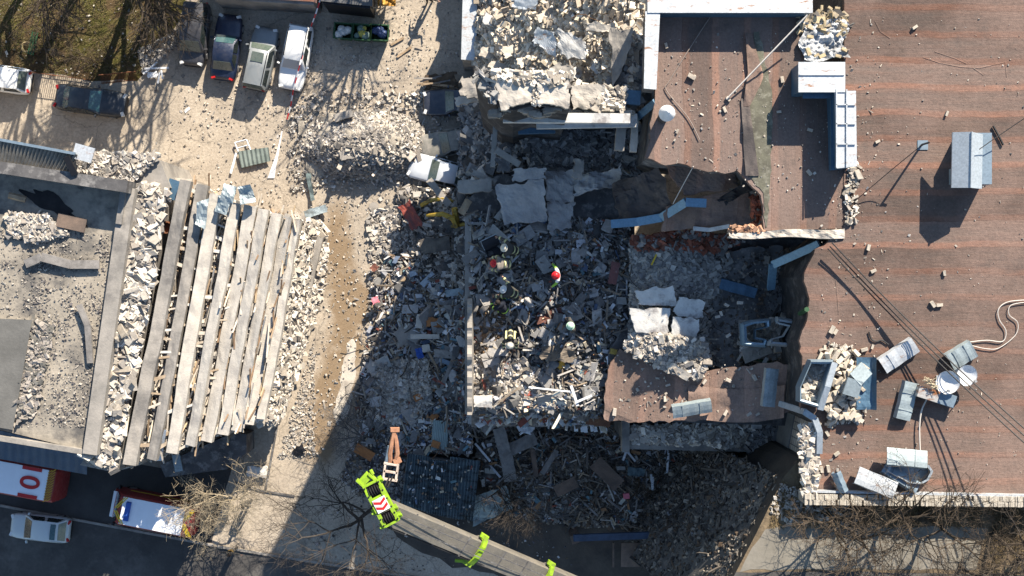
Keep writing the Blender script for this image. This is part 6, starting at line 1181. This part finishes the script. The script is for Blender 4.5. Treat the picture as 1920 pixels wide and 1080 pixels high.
for i, (px, py, h) in enumerate(((64, -50, 11), (170, -60, 12), (262, -40, 12), (430, -95, 14), (752, -120, 11), (340, -60, 11))):
    tree('tall bare tree just beyond the top edge', px, py, 0, h, bark_b, 100 + i, .42, (.0, .15), 5, .36, group='tall bare trees beyond the top edge')
# dry grass blades on the lawn and on the bank
def grass(name, poly, zf, n, h, cols, seed):
    rg = np.random.default_rng(seed); s_ = MB(); P = np.array(poly, float); lo, hi = P.min(0), P.max(0); k = 0
    while k < n:
        x, y = rg.uniform(lo, hi)
        if not inpoly(x, y, poly) or fbm(x * .03, y * .03, 1, seed) < -.15: continue
        p = W(x, y, zf); a = rg.uniform(0, 6.28); L = h * rg.uniform(.5, 1.4); d = Vector((math.cos(a), math.sin(a), 0)); e = Vector((-d.y, d.x, 0)) * .012; c = cols[rg.integers(len(cols))]; s_.add([p - e, p + e, p + d * L * .7 + Vector((0, 0, L * .7))], [(0, 1, 2)], c); k += 1
    o = s_.build(name, MC, kind='stuff'); o['label'] = 'short dry grass'; return o
grass('grass', [(0, 0), (335, 0), (325, 60), (285, 115), (250, 148), (100, 138), (0, 124)], .01, 15000, .22, [(.14, .12, .05), (.2, .15, .08), (.1, .07, .035), (.12, .12, .03)], 3)
grass('dry_grass', [(1466, 902), (1920, 955), (1920, 1075), (1850, 1070), (1850, 988), (1440, 990)], ZT, 9000, .25, [(.2, .15, .08), (.13, .09, .045), (.26, .2, .11), (.09, .06, .03)], 4)
grass('dry_twigs', [(1300, 850), (1460, 905), (1380, 1070), (1200, 980), (1180, 900)], .8, 3000, .9, [(.09, .07, .05), (.05, .04, .03)], 5)

# ------------------------------------------------------------------ single pieces of debris
def plate(name, label, cat, px, py, z, L, Wd, rot, m, th=.06, warp=.05, rag=.06, tilt=(0, 0), group=None):
    q = pxm(z); L /= q; Wd /= q; s_ = MB(); ph = px * .37 + py * .11
    def fn(u, v):
        x, y = (u - .5) * L, (v - .5) * Wd; e = 1 if (u in (0, 1) or v in (0, 1)) else 0; return Vector((x + e * rag * min(L, Wd) * fbm(u * 5, v * 5, 1, ph), y + e * rag * min(L, Wd) * fbm(u * 5, v * 5, 1, ph + 5), th + warp * fbm(x, y, 1.2, ph)))
    s_.grid(fn, 10, 8, th); o = s_.build(name, m, local=True, label=label, cat=cat, group=group); o.location = W(px, py, z); o.rotation_euler = (tilt[0], tilt[1], R(rot)); return o
zj = lambda x, y: zjk(x, y) + .35
plate('board', 'long orange board left of the rusty forked grab', 'board', 683, 848, .5, 38, 18, -30, orange_m)
plate('board', 'orange board beside the white block in the shaded rubble', 'board', 815, 605, zj(815, 605), 28, 17, -8, orange_m, rag=.3)
plate('board', 'orange board lying diagonally above the pale corrugated sheet', 'board', 814, 781, zj(814, 781), 16, 12, 40, orange_m)
plate('board', 'orange board on the lower corner of the pale corrugated sheet', 'board', 817, 833, zj(817, 833) + .3, 16, 13, -20, orange_m)
plate('board', 'orange board fragment left of the black rubbish hollow', 'board', 783, 745, zj(783, 745), 15, 13, 30, orange_m)
corrugated('corrugated_sheet', ((812, 788, 1.9), (842, 790, 1.9), (838, 842, 1.7), (808, 844, 1.7)), mat('pale_sheet', (.3, .36, .34), (.24, .29, .28), 2, .6), None, 9, .03, label='pale green corrugated sheet standing out in the shaded rubble', cat='corrugated sheet')
sh = thing('corrugated_shed', 'shed with a dark corrugated roof strewn with litter', 'shed', W(826, 912)); s_ = MB(); P = [W(*p, 2.1) for p in ((768, 858), (890, 868), (880, 972), (758, 950))]; s_.prism(P, [Vector((p.x, p.y, 0)) for p in P]); s_.build('wall', conc_dark, sh)
tin_sh = mattin('dark_corrugated_tin', (.12, .16, .18), (.05, .055, .055), .5)
for c_ in (((764, 850, 2.45), (806, 856, 2.45), (800, 960, 2.3), (752, 946, 2.3)), ((806, 862, 2.35), (846, 866, 2.35), (840, 970, 2.2), (800, 962, 2.2)), ((844, 856, 2.5), (900, 864, 2.5), (886, 978, 2.3), (838, 970, 2.3))): corrugated('roof_sheet', c_, tin_sh, sh, 9, .07)
chunks('rubble', [(770, 860), (890, 866), (880, 965), (762, 945)], const(2.45), 60, .13, JUNK, 70); chunks('rubble', [(770, 860), (890, 866), (880, 965), (762, 945)], const(2.45), 22, .22, COLOURED, 71, prop=(1, .5, .1))
slabthing('tarpaulin', 'grey green tarpaulin under bare branches below the shed', 'tarpaulin', ((890, 930, .9), (950, 912, 1.2), (962, 954, .7), (886, 988, .4)), tarp, .03, .25, 61, rag=4)
plate('board', 'large brown flat board lying diagonally on the yard debris', 'board', 1138, 888, 1.6, 64, 28, -45, wood_brown, .12, .03, .03)
plate('board', 'smaller brown board left of the large diagonal one', 'board', 1061, 912, 1.5, 44, 22, 26, wood_brown, .12, .03, .04)
plate('timber', 'weathered thick grey timber, upper of two under the ragged ledge', 'timber', 941, 825, 2.4, 48, 23, -76, wood_grey, .3, .04, .08)
plate('timber', 'weathered thick grey timber, lower of two beside the shed', 'timber', 953, 874, 1.9, 56, 24, -80, wood_grey, .3, .04, .08)
plate('board', 'grey flat board sloping right of the two thick timbers', 'board', 980, 832, 2.2, 54, 24, 24, wood_grey, .08, .05)
plate('plank', 'grey plank slanting out of the black hollow', 'plank', 1030, 866, 1.6, 52, 10, 58, wood_grey, .1)
plate('plank', 'dark upright plank above the black hollow', 'plank', 1002, 868, 1.7, 52, 9, -82, wood_brown, .1)
plate('board', 'grey driftwood like board across the ledge corner', 'board', 925, 795, 4.5, 48, 16, 32, wood_grey, .1, .1, .2, (.2, .1))
plate('cushion', 'grey blue cushion lying on the dark debris', 'cushion', 1193, 884, 1.6, 32, 16, -6, mat('grey_blue_cloth', (.09, .13, .14), (.07, .1, .11), 3), .2, .1, .15)
plate('box', 'pink box lying on the yard debris', 'box', 1174, 929, 1.2, 11, 10, 5, pink_m, .3, .02, .05)
plate('paper', 'white square sheet at the lower edge of the debris', 'paper', 1158, 975, .3, 9, 8, 3, white_m, .03)
plate('cloth', 'red cloth lying on litter above the shed', 'cloth', 866, 841, 1.9, 16, 9, 20, red_m, .06, .15, .3)
plate('bag', 'blue bag in the shaded rubble beside the wall edge', 'bag', 787, 662, zj(787, 662), 12, 20, 15, bluep, .2, .15, .3)
plate('cloth', 'pink cloth on the lit edge of the rubble field', 'cloth', 704, 563, .9, 13, 11, 20, pink_m, .1, .1, .25)
plate('cloth', 'brown red cloth on the sunlit rubble slope', 'cloth', 702, 502, .5, 13, 12, 50, mat('brown_cloth', (.2, .08, .05), (.13, .05, .04), 4), .1, .1, .25)
plate('concrete_plate', 'grey broken concrete panel left of the slotted rail', 'concrete panel', 760, 630, zj(760, 630), 40, 34, 20, concrete, .2, .08, .25)
plate('slotted_rail', 'pale slotted rail lying across the concrete panel', 'rail', 797, 631, zj(797, 631) + .3, 54, 9, 0, conc_pale, .12, .02)
plate('concrete_block', 'pale concrete block standing between panel and orange board', 'block', 787, 602, zj(787, 602) + .1, 26, 12, 86, conc_pale, .3, .02)
plate('door_panel', 'pale square panel with a stick under it', 'panel', 799, 653, zj(799, 653), 15, 14, 10, conc_pale, .1)
plate('plank', 'pale stick running down from the pale square panel', 'stick', 812, 676, zj(812, 676), 50, 4, -62, wood, .06)
plate('plank', 'brown plank slanting beside the wall edge', 'plank', 839, 700, zj(839, 700), 70, 7, 68, wood_grey, .1)
plate('tin_strip', 'grey blue strip near the wall edge in shade', 'tin strip', 842, 681, zj(842, 681), 34, 8, -22, tin_blue, .05)
plate('tin_strip', 'white and blue slat standing in the shaded rubble', 'slat', 802, 524, zj(802, 524), 32, 11, 45, tin_clean, .05)
plate('panel', 'grey panel by the wall edge above the orange board', 'panel', 853, 548, zj(853, 548), 34, 13, 8, tin_dull, .08)
plate('panel', 'small pale square sheet in the upper shaded rubble', 'sheet', 814, 546, zj(814, 546), 11, 14, 2, conc_pale, .06)
plate('panel', 'pale sheet near the dark shaded wreckage', 'sheet', 774, 513, zj(774, 513), 13, 10, 20, tin_clean, .06)
plate('mattress', 'grey brown mattress in the dark wreckage under the yellow arch', 'mattress', 816, 460, 1.9, 56, 26, 6, mat('burnt_mattress', (.16, .14, .11), (.07, .06, .055), 2), .25, .1, .1)
plate('concrete_block', 'cream block on the rubble above the yellow arch', 'block', 783, 365, 1.2, 15, 10, 6, conc_pale, .35, .02)
plate('concrete_block', 'small cream cube shaped block on the sandy ground', 'block', 692, 430, .05, 9, 10, 8, conc_pale, .22, .02)
plate('wall_piece', 'broken wall piece in the rubble left of the burnt car', 'wall piece', 763, 284, .7, 36, 16, -48, conc_pale, .4, .05, .15)
plate('concrete_plate', 'flat brown concrete panel on the sunlit rubble mound', 'concrete panel', 660, 289, 1.3, 44, 17, 12, concrete, .2, .03, .12)
plate('concrete_post', 'pale concrete beam end on the upper rim of the mound', 'beam', 645, 218, .8, 36, 14, 16, concrete, .3, .03, .1)
plate('plank', 'thin bleached plank left of the mound rim', 'plank', 616, 233, .3, 34, 4, 4, wood, .06)
corrugated('corrugated_sheet', ((446, 284, .3), (503, 276, .45), (507, 302, .3), (452, 315, .2)), mat('green_sheet', (.17, .2, .18), (.12, .145, .13), 2, .7), None, 7, .03, label='greenish corrugated sheet lying alone on the dusty yard', cat='corrugated sheet')
s_ = MB(); P = [W(*p, .25) for p in ((440, 268), (462, 262), (470, 282), (448, 288))]
for a, b_ in zip(P, P[1:] + P[:1]): s_.tube([a, b_], .05, 4)
s_.tube([(P[0] + P[3]) / 2, (P[1] + P[2]) / 2], .04, 4); s_.build('window_frame', white_m, label='small white window frame above the greenish sheet', cat='window frame')
plate('plank', 'white plank left of the greenish sheet', 'plank', 438, 306, .15, 40, 4, 75, white_m, .05)
plate('metal_sheet', 'grey bent sheet metal beside the beam ends', 'metal sheet', 592, 397, .4, 44, 15, 17, tin_dull, .06, .12, .15)
plate('sheet', 'ragged dark green sheet hanging on the rubble left of the mound', 'sheet', 582, 350, .3, 52, 8, 100, mat('teal_sheet', (.12, .16, .16), (.08, .1, .1), 3), .05, .15, .3)
plate('paper', 'white slip lying on the parking yard', 'paper', 351, 206, .03, 12, 5, 40, white_m, .02)
plate('plank', 'thin wooden plank lying right of the containers', 'plank', 758, 98, .04, 32, 4, 35, wood, .06)
plate('plank', 'short wooden plank near the three containers', 'plank', 745, 78, .04, 28, 4, 30, wood, .06)
plate('cap', 'black bent sheet on the pavement near the shadow edge', 'sheet', 561, 845, .1, 22, 14, 40, blkm, .06, .15, .3)
plate('concrete_block', 'white slab lying on the lit corner beside the pale tree', 'slab', 483, 884, .2, 36, 20, -3, conc_white, .2, .05, .15)
plate('concrete_block', 'white block on the rubble at the lower end of the beams', 'block', 500, 768, .3, 18, 10, 4, conc_white, .3)
plate('board', 'rusty red brown panel standing in the rubble beside the yellow arch', 'panel', 771, 404, 1.4, 50, 24, -62, mattin('red_panel', (.27, .06, .04), (.14, .05, .04), .5), .08, .15, .2, (.3, 0))
s_ = MB(); s_.tube([W(790, 385, 1.5), W(806, 376, 2.0), W(830, 372, 2.1), W(850, 378, 1.9)], .14, 7); s_.tube([W(800, 404, 2.2), W(830, 401, 2.8), W(850, 410, 2.7), W(856, 424, 2.3)], [.1, .16, .2, .22], 7); s_.tube([W(852, 390, 2.7), W(856, 418, 2.3)], .2, 6); s_.tube([W(846, 424, 2.0), W(872, 420, 2.2)], .12, 6); s_.build('twisted_frame', mattin('yellow_frame_paint', (.4, .27, .04), (.12, .08, .03), .52), label='twisted yellow metal arch among the wreckage by the wall', cat='metal frame', smooth=True)
plate('concrete_post', 'slanting grey concrete post below the burnt white car', 'post', 824, 362, 1.8, 62, 13, -52, concrete, .4, .03)
plate('concrete_post', 'upright grey post standing out of the grey rubble slope', 'post', 927, 268, 9.4, 92, 9, 86, concrete, .35, .02)
plate('concrete_block', 'grey concrete cube shaped chunk beside the upright post', 'block', 944, 312, 9.0, 24, 26, 5, conc_dark, .8, .1, .2)
plate('concrete_post', 'grey beam lying slantwise right of the upright post', 'post', 952, 296, 9.6, 52, 12, -32, concrete, .3)
plate('concrete_post', 'grey beam on the lower slope of the grey rubble', 'post', 908, 334, 8.2, 48, 11, -24, concrete, .3)
plate('concrete_column', 'broken pale column standing right of the stepped bricks', 'column', 1163, 252, 13.0, 64, 18, 84, concrete, .5, .04, .08)
plate('concrete_column', 'second broken pale column beside the hanging plaster edge', 'column', 1188, 256, 13.2, 60, 13, 86, conc_pale, .4, .04, .08)
plate('concrete_block', 'grey chunk over the rubble above the sagging felt slab', 'block', 1084, 318, 10.2, 36, 18, 80, concrete, .4, .1, .25)
plate('board', 'wooden board end at the corner of the firefighters floor', 'board', 872, 388, 8.2, 30, 14, 60, wood, .08)
plate('wall_ledge', 'flat dusty ledge piece above the wooden board end', 'ledge', 890, 350, 8.4, 64, 24, 4, concrete, .4, .08, .2)
plate('concrete_piece', 'bleached concrete piece overhanging the buried dark car', 'concrete piece', 884, 166, 6.5, 40, 30, -8, concrete, .3, .1, .3)
plate('concrete_piece', 'grey tube like piece below the overhanging concrete', 'concrete piece', 876, 188, 5.5, 44, 16, 10, conc_pale, .4, .06, .2)
plate('cloth', 'brown red blanket crumpled on the dark rubble near the rescuer', 'blanket', 1030, 592, ff(1030, 592), 50, 20, 15, mat('brown_blanket', (.11, .045, .03), (.07, .03, .024), 3), .12, .3, .3)
plate('cloth', 'white dusty coat lying below the brown red blanket', 'cloth', 1034, 628, ff(1034, 628), 42, 14, 100, conc_white, .1, .2, .3)
plate('carpet', 'large grey brown rug folded in the lower floor rubble', 'rug', 1045, 663, ff(1045, 663) + .2, 62, 24, -6, mat('dull_rug', (.15, .12, .09), (.1, .085, .07), 3), .08, .4, .2)
plate('cloth', 'bright orange yellow cloth on the dark floor rubble', 'cloth', 1051, 684, ff(1051, 684) + .1, 14, 13, 30, mat('amber_cloth', (.6, .32, .05), (.5, .25, .04), 4), .1, .15, .4)
plate('pillow', 'yellow pillow at the edge of the brown roof slab', 'pillow', 1150, 659, 8.6, 13, 10, -10, mat('mustard_cloth', (.35, .25, .06), (.28, .2, .05), 4), .25, .08, .2)
plate('sheet', 'white sheet hanging beside the yellow pillow', 'sheet', 1146, 674, 8.5, 18, 15, 15, white_m, .04, .08, .1)
plate('door_panel', 'red brown door leaf standing at the room edge', 'door', 1151, 512, 8.8, 42, 16, 80, mattin('red_door', (.16, .06, .05), (.3, .25, .22), .6), .1)
plate('plank', 'yellow stick leaning on the grey bricks', 'stick', 1226, 487, 10.1, 22, 3, 65, yel_m, .06)
plate('plank', 'white wooden batten lying across the ledge rubble', 'batten', 1030, 730, 8.9, 78, 3, -6, white_m, .06)
plate('plank', 'white batten standing at the lower floor edge', 'batten', 1077, 742, 8.9, 40, 5, -72, white_m, .07)
plate('plank', 'white batten crossing the standing one at the floor edge', 'batten', 1094, 748, 9.0, 34, 4, 24, white_m, .06)
plate('radiator', 'white ribbed radiator lying at the lower left floor corner', 'radiator', 906, 752, 8.5, 34, 22, 0, conc_white, .2, .1, .15)
for k in range(7): plate('paper_sheet', 'white sheet hanging out under the brown slab corner', 'sheet', 1080 + k * 9 + (k % 2) * 3, 802 + (k % 3), 5.6, 7, 14, 3 * k, white_m, .03, .06, .1, group='white sheets hanging under the slab corner')
plate('board', 'red brown board under the lower left corner of the roof slab', 'board', 1122, 789, 6.6, 46, 18, -6, mat('red_brown_board', (.2, .09, .05), (.15, .07, .04), 3), .06)
plate('white_sheet', 'torn white plaster sheet above the grey timbers', 'plaster sheet', 988, 800, 4.4, 26, 24, 20, white_m, .05, .15, .5)
plate('steel_plate', 'white plate standing in rubble at the right end of the brick ledge', 'plate', 1418, 796, 7.4, 20, 16, 0, conc_white, .1)
for k, (px, py, L, rt) in enumerate(((1183, 855, 26, -50), (1252, 865, 44, 86), (1222, 904, 30, 95), (1265, 893, 30, -58), (1300, 915, 34, 4), (1242, 942, 26, 60), (1315, 905, 22, 80), (1172, 852, 24, 70), (960, 838, 40, -35), (905, 848, 44, -50), (1224, 905, 22, 90))):
    plate('white_batten', 'thin white batten or frame piece lying on the dark yard debris', 'batten', px, py, zy(px, py) + .4, L, 4, rt, white_m, .05, .02, group='white battens lying on the dark yard debris')
plate('plank', 'thin brown plank on the lower edge of the debris field', 'plank', 992, 974, .3, 48, 3, -60, wood, .06)
for k, (px, py, dx, dy) in enumerate(((1405, 850, 34, 44), (1412, 846, 34, 42))): bar('lattice_rail', ['upper', 'lower'][k] + ' rail of the twisted balcony lattice by the tiled wall', 'railing', [W(px - 30, py, 5), W(px + dx, py + dy, 7)], .06, tin_clean)
bar('lattice_bars', 'short bars of the twisted balcony lattice under the brick ledge', 'railing', [W(1398, 846, 5.6), W(1404, 866, 5.6), W(1412, 852, 5.8), W(1418, 878, 6.0), (W(1424, 862, 6.0)), W(1432, 888, 6.6)], .05, tin_clean)
plate('scrap_pile', 'pile of charred thin boards beside the buried dark car', 'boards', 826, 152, .5, 64, 24, 6, mat('charred_boards', (.12, .08, .05), (.06, .045, .03), 3), .12, .25, .3)
for k in range(7): plate('plank', 'thin plank sticking out of the charred board pile', 'plank', 800 + rgb.uniform(-12, 34), 152 + rgb.uniform(-10, 14), .7 + .05 * k, rgb.uniform(28, 54), 2.6, rgb.uniform(-6, 16), wood_grey if k % 2 else wood, .05, group='thin planks of the charred board pile')
for k, (px, py, L, rt) in enumerate(((282, 128, 34, 40), (294, 128, 46, 2), (286, 140, 20, 35), (298, 146, 22, 80), (304, 140, 16, 100))): plate('white_frame_piece', 'white broken frame piece beside the lawn corner', 'frame piece', px, py, .15 + .06 * k, L, 3.4, rt, white_m, .05, .02, group='white frame pieces beside the lawn corner')
plate('paper', 'crumpled white sheet among the white frame pieces', 'sheet', 286, 141, .25, 18, 9, -8, white_m, .04, .1, .2)
s_ = MB(); s_.lathe(W(701, 388, .02), [(.32, 0), (.32, .03), (.05, .035)], 20); s_.build('manhole_cover', concrete, label='round manhole cover on the sandy lit ground', cat='manhole cover')
o = thing('garden_bench', 'narrow green slatted bench standing on the dry lawn', 'bench', W(67, 84), R(78)); s_ = MB()
for y in (-.16, 0, .16): s_.box((0, y, .45), (1.5, .1, .05))
s_.build('seat', grn_m, o, local=True)
for x in (-.6, .6): s_ = MB(); s_.box((x, 0, .22), (.08, .4, .42), taper=.8); s_.build('leg', rust_mat, o, local=True)
s_ = MB(); n = 26; s_.tube([W(50, 88, .35) + Vector((.32 * math.cos(t), .32 * math.sin(t), .02 * math.sin(3 * t))) for t in [k * 2 * math.pi / n for k in range(n + 1)]], .07, 6); s_.build('tyre_ring', mat('yellow_ring', (.3, .24, .12), (.2, .15, .08), 3), label='pale round ring lying beside the green bench', cat='ring')
# dark blue beam structure at the bottom middle
o = thing('porch_beam', 'dark blue beam on two posts at the shaded bottom edge', 'beam', W(1170, 1010)); s_ = MB(); s_.box(W(1172, 1005, 2.4), (6.6, .42, .3), (0, 0, R(2))); s_.build('beam', mat('navy_beam', (.05, .075, .12), (.035, .05, .08), 2), o)
for x, y in ((1076, 1004), (1272, 997)): s_ = MB(); s_.box(W(x, y, 1.2), (.55, .6, 2.3), (0, 0, .3), taper=.9); s_.build('post', wood_brown, o)
s_ = MB(); s_.box(W(1182, 1040, 1.6), (1.2, 1.6, .1), (.1, 0, 0)); s_.box(W(1150, 1040, 1.6), (.1, 1.6, .2)); s_.build('porch_roof', wood_brown, o)
slabthing('tarpaulin', 'dusty dark cloth on the ground behind the blue porch beam', 'cloth', ((1220, 1020, .3), (1330, 1015, .4), (1330, 1062, .2), (1220, 1070, .2)), mat('dark_cloth', (.09, .1, .1), (.06, .07, .07), 1.5), .04, .2, 77, rag=6)

# bent rebar and torn wires sticking out of the wreckage
rg = random.Random(71); s_ = MB()
for (poly, zf, n) in ((FF, ZF, 46), (YD, zy, 40), (JNK, zjk, 30), (RB, ZB, 14), (NWR, znw, 16)):
    k = 0
    while k < n:
        P = np.array(poly); x, y = rg.uniform(P[:, 0].min(), P[:, 0].max()), rg.uniform(P[:, 1].min(), P[:, 1].max())
        if not inpoly(x, y, poly): continue
        p = W(x, y, zf(x, y) + .1); a = rg.uniform(0, 6.28); pts = [p]
        for q in range(5): a += rg.gauss(0, .5); p = p + Vector((math.cos(a) * .4, math.sin(a) * .4, rg.gauss(.06, .14))); pts.append(p)
        s_.tube(pts, rg.choice((.02, .025, .035)), 4, rg.choice(((.12, .07, .04), (.05, .045, .04), (.3, .28, .25)))); k += 1
s_.build('rebar_tangle', MC, kind='stuff')
